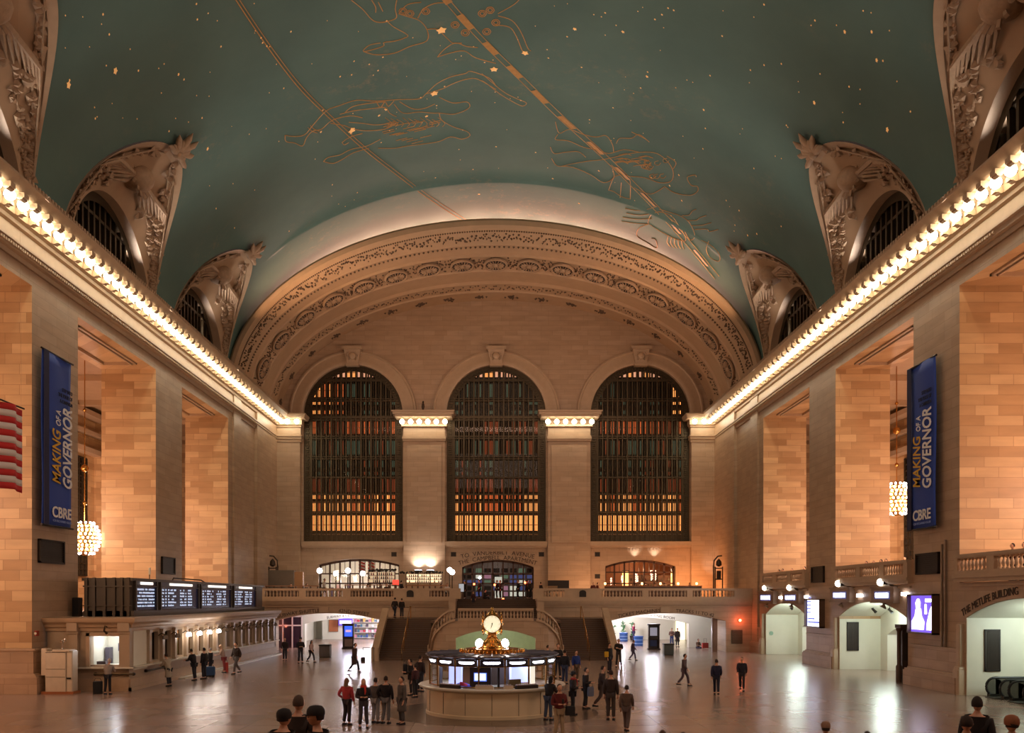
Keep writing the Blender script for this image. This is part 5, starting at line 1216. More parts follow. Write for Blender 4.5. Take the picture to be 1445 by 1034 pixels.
for a in (-PI/2-.75, -PI/2+.75, PI/2-.75, PI/2+.75):
    side = 'left' if cos(a) < 0 else 'right'; dep = 'front' if sin(a) < 0 else 'rear'
    g = empty('globe_lamp', (IX+.78*cos(a), IY+.78*sin(a), 2.61), 0, 'white globe lamp at the %s %s of the clock pedestal' % (dep, side), 'lamp')
    MB().lathe([(.08, 0), (.03, .01), (.03, .03), (.08, .04)], n=10).build('stem', BRASS, g); MB().ball((0, 0, .2), .145, 14, 10).build('globe', GLOBE, g)
# ------------------------------------------------------------------ darker stone ring in the floor round the booth
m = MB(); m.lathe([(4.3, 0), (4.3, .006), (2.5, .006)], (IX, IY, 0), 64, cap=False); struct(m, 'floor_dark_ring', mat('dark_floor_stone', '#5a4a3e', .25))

# ------------------------------------------------------------------ balcony doors, rooms and furniture
def room(x0, x1, y0, y1, z0, z1, mt, nm='wall_balcony_room'):
    m = MB(); m.box(x0, x1, y1, y1+.2, z0, z1); m.box(x0-.2, x0, y0, y1, z0, z1); m.box(x1, x1+.2, y0, y1, z0, z1); m.box(x0, x1, y0, y1, z1, z1+.2); m.box(x0, x1, y0, y1, z0-.2, z0); return struct(m, nm, mt, smooth=False)
room(-19.5, -8.5, 94.0, 100, 4.6, 9.3, PASS); room(-4.6, 4.9, 94.0, 102, 4.6, 9.3, mat('dim_hall_paint', '#6a5a50', .5)); room(10, 19.3, 94.0, 99, 4.6, 9.3, mat('amber_room_paint', '#a8714a', .5))
point('shop_light', (-15.5, 96, 6.4), 420, (1, .84, .82), .4); point('shop_light', (-11, 96, 8), 120, (1, .75, .6), .4)
point('vestibule_light', (0, 98, 8), 160, (1, .86, .75), .4); point('amber_bar_light', (14.6, 96.2, 7.6), 170, (1, .55, .28), .4)
def door_frame(cx, hw, spring, rise, ncol, zt, label_n):
    f = seg(cx, hw, spring, rise); m = MB(); y0, y1 = WY+.7, WY+.95
    for k in range(ncol+1):
        x = cx-hw+2*hw*k/ncol; xx = min(max(x, cx-hw+.08), cx+hw-.08); m.box(xx-.08, xx+.08, y0, y1, 4.6, f(xx))
        if k < ncol: m.box(xx+hw/ncol-.02, xx+hw/ncol+.02, y0+.05, y1-.05, zt, f(xx+hw/ncol))
    for z in (zt, 6.2): m.box(cx-hw, cx+hw, y0, y1, z-.07, z+.07)
    m.sweep([(0, 0), (-.22, 0), (-.22, .25), (0, .25)], [(lambda a, b, x=cx-hw+2*hw*k/24: (x, y0+b, f(x)+a)) for k in range(25)], closed=True)
    o = struct(m, 'door_%d' % label_n, mat('bronze_door_frame', '#4f3425', .45, .3), smooth=False)
    MB().box(cx-hw, cx+hw, y1, y1+.02, 4.6, f(cx)).build('pane', GLASS, o, smooth=False); return o
door_frame(-13.97, 4.13, 8.1, .6, 8, 7.2, 1); door_frame(.22, 3.68, 7.85, .75, 7, 7.15, 2); door_frame(14.78, 3.58, 7.95, .65, 7, 7.35, 3)
# central vestibule: lit panes and coloured lights beyond the doors
m = MB(); yv = 95.6
VC = [mat('vest_white', '#f0f0e0', emit=(.9, .92, .78), es=.5), mat('vest_blue', '#303080', emit=(.15, .18, .45), es=.3), mat('vest_green', '#406040', emit=(.4, .6, .4), es=.18), mat('vest_dark', '#1d1714', .5), mat('vest_pink', '#c08080', emit=(.8, .4, .6), es=.25)]
rr = random.Random(8)
for r_ in range(5):
    for c in range(9):
        m.box(-3.9+c*.9, -3.2+c*.9, yv, yv+.05, 4.9+r_*.62, 5.35+r_*.62, rr.choice((0, 3, 3, 1, 2, 4, 3) if r_ < 4 else (3, 3, 2)))
m.build('vestibule_doors', VC, smooth=False); o = bpy.data.objects['vestibule_doors']; tag(o, 'row of glazed doors lit in patches deep inside the central doorway', 'door')
m = MB(); m.box(-.1, .65, 94.3, 94.4, 4.7, 6.9); tag(m.build('lit_doorway', VC[0], smooth=False), 'tall bright doorway behind the standing crowd at the centre', 'doorway')
def bulb(x, y, z, r, mt, nm, lab, cat='light', grp=None):
    o = empty(nm, (x, y, z), 0, lab, cat, grp); MB().ball((0, 0, 0), r, 10, 7).build('lens', mt, o); MB().tube([(0, .05, 0), (0, .2, 0)], r*.7, 8).build('housing', DARK, o); return o
LZ = 4.6
for (px, py, Y, lab) in ((669, 824, 82, 'red light glowing left of centre in the landing crowd'), (698, 825, 81.5, 'brightest red light, at the middle of the landing crowd'), (741, 822, 82.2, 'red light glowing right of centre above the landing crowd'), (710, 845, 80.2, 'lowest red light, down on the stair before the crowd')):
    p = P(px, py, Y); o_ = bulb(p.x, p.y, p.z, .09, REDL, 'red_light', lab); MB().tube([(0, .12, 0), (0, .12, LZ-p.z)], .02, 5).build('pole', DARK, o_)
    point('red_glow', (p.x, p.y-.3, p.z), 4, (1, .1, .04), .05)
p = P(677, 815, 93); bulb(p.x, 92.9, p.z, .14, COOL, 'blue_white_light', 'cold white star of light in the left half of the central doorway')
# shelves of bottles
BOT = [mat('bottle_green', '#2f4a2a', .15), mat('bottle_amber', '#8a4a18', .15), mat('bottle_clear', '#cfc8c0', .1), mat('bottle_red', '#7a1c18', .15), mat('bottle_dark', '#1c1614', .15)]
bm_ = MB().lathe([(.055, 0), (.06, .02), (.06, .18), (.02, .24), (.018, .31), (.022, .32)], n=8); bmm = MB().lathe([(.06, .07), (.062, .14)], n=8, cap=False)
bott = None
def shelf_unit(cx, Y, w_, z0, h, rows, label, grp, back=None, n=12):
    global bott
    r = empty('bottle_shelf', (cx, Y, 4.6), 0, label, 'shelf'); m = MB()
    for x in (-w_/2, -w_/6, w_/6, w_/2): m.box(x-.04, x+.04, -.16, .16, 0, z0+h-4.6)
    for k in range(rows+1): m.box(-w_/2, w_/2, -.18, .18, z0-4.6+h*k/rows-.02, z0-4.6+h*k/rows+.02)
    m.build('rack', WOOD, r, smooth=False); MB().box(-w_/2, w_/2, .15, .17, z0-4.6, z0-4.6+h).build('back_panel', back or mat('backlit_panel', '#e8c090', emit=(1, .72, .45), es=.55), r, smooth=False)
    m = MB(); m.box(-w_/2-.1, w_/2+.1, -.5, -.3, 0, .95); m.box(-w_/2-.15, w_/2+.15, -.55, .1, .95, 1.0); m.build('counter', WOOD, r, smooth=False)
    for k in range(rows):
        for j in range(n):
            if rr.random() < .12: continue
            x = cx-w_/2+.12+(w_-.24)*j/(n-1); z = z0+h*k/rows+.021
            if bott is None: bott = bm_.build('bottle', BOT[0], ang=50); lb_ = bmm.build('bottle_label', MARBLE, bott); bott.data.materials[0] = BOT[0]; o = bott
            else: o = bott.copy(); COL.objects.link(o)
            o.location = (x, Y-.05, z); o.scale = (1, 1, min(1, h/rows/.36)); o.material_slots[0].link = 'OBJECT'; o.material_slots[0].material = rr.choice(BOT)
            tag(o, 'bottle standing on '+grp, 'bottle', 'bottles on '+grp)
    return r
shelf_unit(pxr(538.5, 88.5), 88.5, 2.6, 6.2, 1.05, 3, 'wooden shelf rack of bottles in front of the left balcony doors', 'the left balcony shelf rack', n=13)
shelf_unit(pxr(598.5, 88.5), 88.5, 3.5, 6.2, .85, 3, 'wide glowing shelf rack of bottles before the pale pilaster', 'the glowing shelf rack before the pilaster', mat('backlit_panel_strong', '#ffd8a0', emit=(1, .75, .45), es=1.3), n=17)
shelf_unit(pxr(917, 95), 95, 4.8, 5.9, 1.2, 2, 'back bar shelf of bottles inside the orange doorway', 'the back bar in the orange doorway', mat('backbar_brown', '#6a3a20', emit=(1, .4, .15), es=.12), n=16)
m = MB()
for k in range(26): m.ball((pxr(566, 88.5)+k*.16+rr.uniform(-.05, .05), 88.5, 7.14+rr.uniform(0, .1)), rr.uniform(.06, .13), 7, 5)
for k in range(18): m.ball((pxr(521, 88.5)+k*.15, 88.5, 7.36+rr.uniform(0, .1)), rr.uniform(.07, .15), 7, 5)
tag(m.build('greenery_garland', mat('garland_dark_green', '#241f16', .8)), 'dark greenery heaped along the tops of the bottle racks', 'greenery', kind='stuff')
tag(MB().bev(-.3, .3, -.1, .1, 0, .5, .03).build('red_box', mat('red_lit_box', '#c01c14', emit=(1, .08, .05), es=1.2), loc=(pxr(559, 88), 87.6, 5.95)), 'bright red box between the two bottle racks', 'box')
st = empty('box_stand', (pxr(559, 88), 87.6, 4.6), 0, 'wooden stand under the bright red box', 'stand'); MB().box(-.35, .35, -.15, .15, 1.25, 1.34).build('top', WOOD, st, smooth=False); MB().box(-.1, .1, -.08, .08, 0, 1.25).build('post', WOOD, st, smooth=False)
# long wooden counters / screens behind the balustrade
for (a, b, Y, z, lab) in ((375, 450, 84.5, 5.85, 'low wooden partition rail behind the left end of the balustrade'), (486, 560, 84.8, 5.95, 'long wooden bar counter in front of the bottle shelves'), (572, 632, 84.6, 5.9, 'wooden counter in front of the glowing bottle rack')):
    x0, x1 = pxr(a, Y), pxr(b, Y); r = empty('bar_counter', ((x0+x1)/2, Y, 4.6), 0, lab, 'counter'); w_ = x1-x0
    MB().box(-w_/2, w_/2, -.2, .2, z-4.68, z-4.6).build('top', mat('warm_wood', '#9a6238', .35), r, smooth=False)
    m = MB()
    for k in range(8): x = -w_/2+.1+(w_-.2)*k/7; m.box(x-.06, x+.06, -.1, .1, 0, z-4.68)
    m.box(-w_/2, w_/2, .05, .09, 0, .8); m.build('front_panel', WOOD, r, smooth=False)
def globe_post(px, py, Y, lab, post=True):
    p = P(px, py, Y); r = empty('globe_lamp', (p.x, Y, 4.6), 0, lab, 'lamp'); h = p.z-4.6
    MB().tube([(0, 0, 0), (0, 0, h-.2)], .06 if post else .02, 8).build('post', BRONZE, r); MB().lathe([(.16, 0), (.16, .1), (.06, .14)], n=12).build('base', BRONZE, r)
    MB().ball((0, 0, h), .26, 14, 10).build('globe', GLOBE, r); point('globe_lamp_light', (p.x, Y-.5, p.z), 16, (1, .9, .82), .2)
globe_post(451, 805, 86.5, 'white globe lamp on a post at the left end of the balcony bar'); globe_post(491, 805, 86.5, 'white globe lamp on a post right of the walking waiter')
globe_post(474, 809, 90, 'white globe lamp between the two tall posts, set farther back'); globe_post(512, 809, 90, 'white globe lamp beside the left bottle shelf rack')
globe_post(638, 807, 86.5, 'white globe lamp on twin post at the right of the bottle shelves'); globe_post(634.5, 804, 87.5, 'smaller globe lamp just behind the one left of the central doorway')
# striped flags hanging inside the left doors
for (px, lab) in ((511, 'small striped flag hanging inside the left balcony doors, its left one'), (524, 'small striped flag hanging inside the left balcony doors, its right one')):
    p = P(px, 791, 94.3); r = empty('small_flag', (p.x, 94.3, p.z-1.2), .3, lab, 'flag'); m = MB()
    for k in range(7): m.grid(lambda u, v: (-.35+.7*u, .05*sin(u*7), 1.2*(1-(k+v)/7)-.25*u), 6, 1, k % 2)
    m.build('cloth', [RED, WHT], r); MB().tube([(-.35, 0, 1.25), (.4, 0, 1.0)], .02, 5).build('pole', DARK, r)
# shop interior clutter
for k in range(14):
    x = -18+k*.62; o = tag(MB().bev(-.2, .2, -.15, .15, 0, rr.uniform(.5, 1.6), .03).build('display_box', mat('display_%d' % (k % 5), ['#d8c0c8', '#7a6a80', '#c8a090', '#e8e0e0', '#5a4a5a'][k % 5], .4), loc=(x, 96+rr.uniform(-.6, .6), 4.6)), 'pale display box inside the bright left balcony shop', 'box', 'display boxes in the balcony shop')
# uplights washing the pilaster and the right window sill
for (px, py) in ((590, 797), (607, 797)):
    p = P(px, 806, 91.3); r = empty('wall_uplight', (p.x, 91.5, 7.5), 0, 'bright uplight in front of the pale pilaster, '+('left' if px < 600 else 'right')+' one of the pair', 'light')
    MB().box(-.4, .4, -.1, .1, -.15, 0).build('housing', DARK, r, smooth=False); MB().box(-.36, .36, -.08, .08, 0, .02).build('lamp_face', COOL, r, smooth=False); MB().tube([(0, 0, -.15), (0, 0, -2.9)], .03, 5).build('stand', DARK, r)
    spot('pilaster_uplight', (p.x, 91.45, 7.75), (0, .45, 1), 420, (1, .94, .92), 120, 1, .1)
for px in (897, 925):
    p = P(px, 790, 91.9); spot('sill_uplight', (p.x, 92.15, 8.5), (0, .12, 1), 220, (1, .93, .88), 80, 1, .08)
    r = empty('sill_light', (p.x, 92.2, 8.3), 0, 'small lamp under the sill lights the wall above the orange doorway, '+('left' if px < 900 else 'right')+' one', 'light'); MB().tube([(0, .35, -.08), (0, 0, 0), (0, 0, .1)], [.03, .04, .07], 8).build('housing', BRONZE, r)
# orange bar at right
for px in (882.5, 951):
    p = P(px, 828, 93.8); r = empty('lit_column', (p.x, 93.8, 4.6), 0, 'glowing orange column at the '+('left' if px < 900 else 'right')+' of the orange doorway', 'light')
    MB().box(-.3, .3, -.15, .15, 0, 2.85).build('lamp_shade', mat('orange_lantern', '#ffb060', emit=(1, .50, .16), es=2.6), r, smooth=False)
    m = MB(); m.box(-.34, .34, -.18, .18, 2.85, 2.95); m.box(-.34, .34, -.18, .18, 0, .1); m.build('frame', DARK, r, smooth=False)
    point('column_glow', (p.x, 93.3, 6.3), 38, (1, .5, .18), .3)
x0, x1 = pxr(853, 84.5), pxr(990, 84.5); r = empty('bar_counter', ((x0+x1)/2, 84.5, 4.6), 0, 'dark bar counter with small glowing lamps behind the right balustrade', 'counter'); w_ = x1-x0
MB().box(-w_/2, w_/2, -.25, .25, 1.16, 1.24).build('top', mat('warm_wood', '#9a6238', .35), r, smooth=False); MB().box(-w_/2, w_/2, -.1, .1, 0, 1.16).build('front_panel', WOOD, r, smooth=False)
for (px, w8) in ((854, 'leftmost'), (906, 'second'), (932, 'middle'), (957, 'fourth'), (983, 'rightmost')):
    r = empty('table_lamp', (pxr(px, 84.4), 84.4, 5.84), 0, w8+' small glowing orange lamp from the left on the right balcony bar', 'lamp'); MB().lathe([(.07, 0), (.02, .03), (.02, .08)], n=8).build('base', BRASS, r)
    MB().lathe([(.06, .08), (.1, .14), (.1, .26), (.05, .3)], n=10).build('lamp_shade', mat('amber_glass', '#ffb070', emit=(1, .5, .18), es=7), r); point('table_lamp_light', (pxr(px, 84.4), 84.6, 6.3), 9, (1, .5, .2), .1)
area('orange_corner_wash', (18.8, 88.5, 5.2), (.45, 1, .45), 3.0, .8, 420, (1, .42, .16)); area('orange_wall_wash', (9.5, 88.5, 5.2), (0, 1, .8), 3, .6, 150, (1, .52, .26))
spot('corner_white_light', (20.9, 90.5, 7.4), (.8, .6, .6), 60, (1, .95, .9), 110, 1, .1)
# dark screen, bench, notice board on the balcony
p = pxr(788, 83.5); r = empty('dark_display_board', (p, 83.5, 4.6), 0, 'wide dark board standing behind the balustrade right of the central stairs', 'board'); m = MB(); m.box(-.98, .98, -.04, .04, .7, 1.72); m.build('panel', mat('dark_board_face', '#2e241c', .3), r, smooth=False)
for sx in (-.8, .8): MB().box(sx-.04, sx+.04, -.1, .1, 0, .8).build('leg', DARK, r, smooth=False)
p = pxr(778, 82.5); r = empty('bench', (p, 82.5, 4.6), 0, 'small pale slatted bench in front of the wide dark board', 'bench'); m = MB()
for k in range(4): m.box(-.55, .55, -.2, -.16, .75+.12*k, .82+.12*k)
m.build('backrest', mat('pale_bench_wood', '#b08a60', .5), r, smooth=False); MB().box(-.55, .55, -.2, .25, .45, .5).build('seat', mat('pale_bench_wood', '#b08a60'), r, smooth=False)
for sx in (-.5, .5): MB().box(sx-.04, sx+.04, -.2, .2, 0, .45).build('leg', WOOD, r, smooth=False)
p = pxr(651, 80.8); r = empty('notice_stand', (p, 80.9, 4.6), 0, 'framed pale notice standing at the left edge of the central stairs', 'sign'); MB().box(-.22, .22, -.03, .03, .65, 1.35).build('notice', mat('pale_notice', '#b8c4d0', emit=(.6, .7, .8), es=.4), r, smooth=False)
m = MB(); m.box(-.26, .26, -.02, .05, .6, 1.4); m.box(-.03, .03, -.02, .04, 0, .6); m.build('frame', DARK, r, smooth=False)
p = pxr(400, 87); r = empty('screen_partition', (p, 87, 4.6), 0, 'boxy brown grey partition on the balcony behind the far end of the departures board', 'partition'); MB().bev(-1.4, 1.1, -.3, .3, 0, 2.75, .04).build('panel', mat('partition_grey', '#6e5f50', .5), r); MB().box(1.1, 1.9, -.25, .3, 0, 2.6).build('side_panel', mat('partition_wood', '#a5764a', .5), r, smooth=False)
# bronze bracket lanterns at the two corners
for (s, lab) in ((-1, 'tall bronze lantern frame on the left wall of the balcony corner'), (1, 'tall bronze lantern frame on the right wall of the balcony corner')):
    r = empty('bronze_lantern_frame', (s*21.4, 87.0, 4.6), 0, lab, 'lantern'); BRN = mat('patina_bronze', '#4a3a2e', .5, .5)
    MB().tube([(-s*.5, 0, 0), (-s*.5, 0, 3.1), (-s*.45, 0, 3.7), (-s*.1, 0, 4.1), (s*.3, 0, 4.15)], .07, 8).build('curved_post', BRN, r)
    m = MB()
    for x in (-.35, .35): m.box(x-.05, x+.05, -.05, .05, 0, 3.1)
    for z in (.1, 1.9, 2.95): m.box(-.4, .4, -.05, .05, z-.05, z+.05)
    m.box(-.2, .2, -.08, .08, 1.95, 2.7); m.build('frame', BRN, r, smooth=False); MB().lathe([(.1, 0), (.28, .15), (.25, .5), (.05, .75)], (0, 0, 3.1), 8).build('cap', BRN, r)
# small square vents on the end wall and figure on the capital
for (px, py, lab) in ((556, 782, 'left of the pale pilaster'), (640, 782, 'right of the pale pilaster'), (764, 782, 'right of the central doorway lettering'), (843, 782, 'upper one beside the orange doorway'), (843, 813, 'lower one beside the orange doorway')):
    p = P(px, py, WY); r = empty('square_vent', (p.x, WY, p.z), 0, 'small dark square vent in the end wall, '+lab, 'vent'); MB().box(-.22, .22, -.04, .02, -.18, .18).build('grille', DARK, r, smooth=False)
    m = MB(); m.box(-.27, .27, -.03, .02, -.23, -.18); m.box(-.27, .27, -.03, .02, .18, .23); m.box(-.27, -.22, -.03, .02, -.2, .2); m.box(.22, .27, -.03, .02, -.2, .2); m.build('frame', BRONZE, r, smooth=False)
r = empty('capital_ornament', (-7.3, 91.2, 23.45), 0, 'small dark figure standing on top of the left pilaster capital', 'ornament'); MB().lathe([(.2, 0), (.16, .12), (.08, .2), (.17, .45), (.12, .75), (.05, .85), (.11, .95), (.04, 1.05)], n=10).build('figure', mat('patina_bronze', '#4a3a2e'), r)

# ------------------------------------------------------------------ ground level kiosks, bins, passage fittings
def bin_(px, py, w_, h, mt, nm, lab, Y=None):
    Y = Y or floorY(py); r = empty(nm, (pxr(px, Y), Y, 0), 0, lab, 'bin'); MB().bev(-w_/2, w_/2, -w_/2, w_/2, .05, h-.1, .04).build('body', mt, r); MB().bev(-w_/2-.03, w_/2+.03, -w_/2-.03, w_/2+.03, h-.1, h, .03).build('lid', DARK, r); MB().box(-w_/2+.05, w_/2-.05, -w_/2+.05, w_/2-.05, 0, .05).build('base', BLACK, r, smooth=False)
bin_(459, 927, .85, 1.0, mat('bin_grey', '#5a4c44', .4), 'litter_bin', 'square grey bin standing on the floor before the left passage')
bin_(943, 924, .8, .95, mat('bin_greygreen', '#3c403a', .4), 'litter_bin', 'square dark green grey bin before the right passage')
for (px, py, lab) in ((880, 905, 'round blue recycling drum, the farther one in the right passage'), (901, 911, 'round blue recycling drum, the nearer one in the right passage')):
    Y = floorY(py); r = empty('recycling_drum', (pxr(px, Y), Y, 0), 0, lab, 'bin'); MB().lathe([(.42, 0), (.45, .05), (.45, .85), (.48, .87), (.48, .95), (.3, .97)], n=20).build('drum', mat('recycling_blue', '#2d5aa8', .4), r)
    m = MB(); m.lathe([(.455, .2), (.455, .28)], n=20, cap=False); m.lathe([(.455, .55), (.455, .62)], n=20, cap=False); m.build('pale_bands', mat('band_pale', '#8fb0e0', .5), r)
for (px, py, lab, kind) in ((491.5, 915, 'tall dark kiosk with a glowing blue screen in the left passage', 0), (922.5, 916, 'tall dark wooden kiosk with a pale window in the right passage', 1)):
    Y = floorY(py)-.3; r = empty('map_kiosk', (pxr(px, Y), Y, 0), 0, lab, 'kiosk'); KB = mat('kiosk_brown', '#3a2a22', .4); m = MB(); m.box(-.5, -.4, -.2, .2, 0, 2.3); m.box(.4, .5, -.2, .2, 0, 2.3); m.box(-.55, .55, -.25, .25, 2.2, 2.35); m.box(-.5, .5, -.2, .2, .95, 1.1); m.box(-.58, .58, -.28, .28, 0, .12); m.box(-.4, .4, .1, .18, .1, 2.2); m.build('frame', KB, r, smooth=False)
    if kind == 0:
        MB().box(-.36, .36, .04, .08, 1.15, 2.1).build('screen', mat('kiosk_blue_screen', '#2040c0', emit=(.05, .12, .9), es=1.4), r, smooth=False); MB().box(-.25, .25, .02, .035, 1.55, 1.75).build('screen_text', mat('kiosk_text', '#d0b0d0', emit=(.9, .5, .7), es=.8), r, smooth=False); MB().box(-.36, .36, .04, .08, .2, .9).build('map_panel', mat('pale_map', '#a89488', .5), r, smooth=False)
    else:
        MB().box(-.32, .32, .04, .08, 1.25, 2.0).build('window_panel', mat('kiosk_window', '#9a98a8', .2, emit=(.6, .58, .7), es=.35), r, smooth=False); MB().box(-.32, .32, .04, .08, .3, .85).build('blue_panel', mat('kiosk_blue_panel', '#2a3c6c', .4), r, smooth=False)
# glass shop door at the far left and poster, sign, goods
r = empty('shop_door', (-19.6, 85.9, 0), 0, 'white framed glass shop door at the left end of the left passage', 'door'); WF = mat('white_frame', '#e8dcd8', .4)
m = MB()
for x in (-1.2, -.55, .35, 1.25): m.box(x-.06, x+.06, -.08, .05, 0, 3.0)
for z in (2.1, 2.95): m.box(-1.25, 1.3, -.08, .05, z-.06, z+.06)
m.build('frame', WF, r, smooth=False); MB().box(-1.2, 1.25, 0, .04, 0, 3.0).build('pane', mat('dark_glass_door', '#3a2c38', .1), r, smooth=False); MB().tube([(-.45, -.1, .9), (-.45, -.1, 1.5)], .03, 6).build('door_handle', BRASS, r)
bulb(-20.55, 84.0, 2.05, .1, REDL, 'red_light', 'red light by the shop door beyond the far end of the ticket booth'); point('red_glow', (-20.4, 83.6, 2.0), 40, (1, .2, .1), .1)
r = empty('wall_poster', (pxr(470, 103), 103.4, 1.35), 0, 'brown poster on the white wall at the back of the left passage', 'poster'); MB().box(-.5, .5, -.04, 0, 0, 1.3).build('sheet', mat('poster_brown', '#a8643c', .6), r, smooth=False); MB().box(-.54, .54, -.02, .02, -.04, 1.34).build('frame', WOOD, r, smooth=False)
struct(MB().box(-19.8, -17.4, 103.5, 104.6, 0, 3.75), 'wall_white_pillar', PASS, smooth=False)
r.location.y = 103.44; r.location.x = -18.5; r.location.z = .9
r = empty('blue_shop_sign', (pxr(490, 103), 103, 1.62), 0, 'purple blue lit shop sign above the tall kiosk in the left passage', 'sign'); MB().box(-.95, .6, -.1, .1, 0, .75).build('panel', mat('purple_sign', '#3a2cb0', emit=(.2, .12, .9), es=1.3), r, smooth=False); m = MB()
for k in range(5): m.box(-.8+.27*k, -.62+.27*k, -.12, -.1, .2, .5)
m.build('lit_letters', COOL, r, smooth=False)
gm = None; GC = [mat('goods_%d' % i, c, .5) for i, c in enumerate(('#c03040', '#304a90', '#e8e0e0', '#c88098', '#406a80', '#d8b060', '#4a3a4a'))]
for r_, z in enumerate((.15, .75, 1.35, 1.95)):
    lb_ = tag(MB().box(-16.8, -9.8, 105.2, 105.7, z-.05, z).build('store_shelf', WF, smooth=False), ['lowest', 'second', 'third', 'topmost'][r_]+' white shelf of goods along the back of the left passage', 'shelf')
    for k in range(20):
        if rr.random() < .15: continue
        if gm is None: gm = MB().bev(-.13, .13, -.1, .1, 0, .42, .02).build('package', GC[0]); o = gm
        else: o = gm.copy(); COL.objects.link(o)
        o.location = (-16.6+k*.33, 105.4, z); o.scale = (1, 1, rr.uniform(.5, 1.1)); o.material_slots[0].link = 'OBJECT'; o.material_slots[0].material = rr.choice(GC); tag(o, 'coloured package on the white shelves behind the left passage', 'package', 'packages on the passage shop shelves')
for i, (px, h) in enumerate(((871, 1.7), (879.5, 2.2), (886, 2.1))):
    Y = 101.5; r = empty('potted_plant', (pxr(px, Y)+(i-1)*.45, Y-(i-1)*.3, 0), 0, ['small leafy', 'bushy green', 'tall narrow'][i]+' potted plant at the far left of the right passage', 'plant'); MB().lathe([(.2, 0), (.3, .5), (.28, .52)], n=12).build('pot', DARK, r); m = MB()
    for k in range(40):
        a = rr.uniform(0, 6.28); z = rr.uniform(.6, h); q = rr.uniform(.1, .4); m.tube([(0, 0, z-.2), (q*cos(a)*.6, q*sin(a)*.6, z), (q*cos(a), q*sin(a), z-.05)], [.015, .06, .01], 4)
    m.tube([(0, 0, .4), (0, 0, h-.1)], .03, 5); m.build('foliage', mat('plant_green', '#3c6a40', .6), r, smooth=False)
r = empty('red_wall_lamp', (pxr(1044, 78.8), 78.85, P(0, 875, 78.9).z), 0, 'glowing red orange lamp on the wall right of the right lower arch', 'lamp'); MB().ball((0, -.12, 0), .12, 10, 7).build('lens', mat('red_orange_lens', '#ff5030', emit=(1, .16, .06), es=16), r); MB().tube([(0, 0, 0), (0, -.1, 0)], .09, 8).build('base', DARK, r); point('red_wall_glow', (pxr(1044, 78.8), 78.3, 2.75), 38, (1, .16, .06), .1)
r = empty('bronze_wall_grille', (pxr(1040, 78.9), 78.95, P(0, 908, 78.9).z), 0, 'brown louvred grille low on the wall below the red lamp', 'grille'); m = MB(); m.box(-.48, .48, -.03, 0, 0, 1.2); m.build('back', BRONZE, r, smooth=False); m = MB()
for k in range(10): m.box(-.44, .44, -.07, -.03, .06+.115*k, .12+.115*k)
m.build('louvres', mat('louvre_brown', '#6a4a34', .5), r, smooth=False)
r = empty('queue_barrier', (pxr(519, 67.2), 67.2, 0), 0, 'thin metal barrier rail by the foot of the left stair flight', 'barrier'); MB().tube([(-.35, 0, 0), (-.35, 0, 1.0), (.45, 0, 1.0), (.45, 0, 0)], .03, 6).build('rail', DARK, r); MB().box(-.5, -.2, -.15, .15, 0, .3).build('foot_box', DARK, r, smooth=False)
r = empty('rolling_suitcase', (pxr(995, 84.0), 84.0, 0), 0, 'red suitcase with pulled out handle by the seated person in the right passage', 'suitcase'); MB().bev(-.3, .3, -.15, .15, .05, .55, .05).build('case', mat('suitcase_red', '#b04038', .5), r); MB().tube([(-.12, 0, .55), (-.12, 0, .95), (.12, 0, .95), (.12, 0, .55)], .015, 5).build('pull_handle', DARK, r)
# passage: door of the bright room at right
r = empty('lit_side_door', (pxr(961, 102.8), 102.9, 0), 0, 'pale yellow lit doorway under a dark sign in the right passage', 'doorway'); MB().box(-.55, .45, -.04, 0, 0, 2.2).build('opening', mat('yellow_lit_door', '#fff0c8', emit=(1, .93, .70), es=1.3), r, smooth=False); MB().box(-.6, .65, -.1, .02, 2.25, 2.55).build('sign', mat('brown_sign', '#6a4038', .5), r, smooth=False)

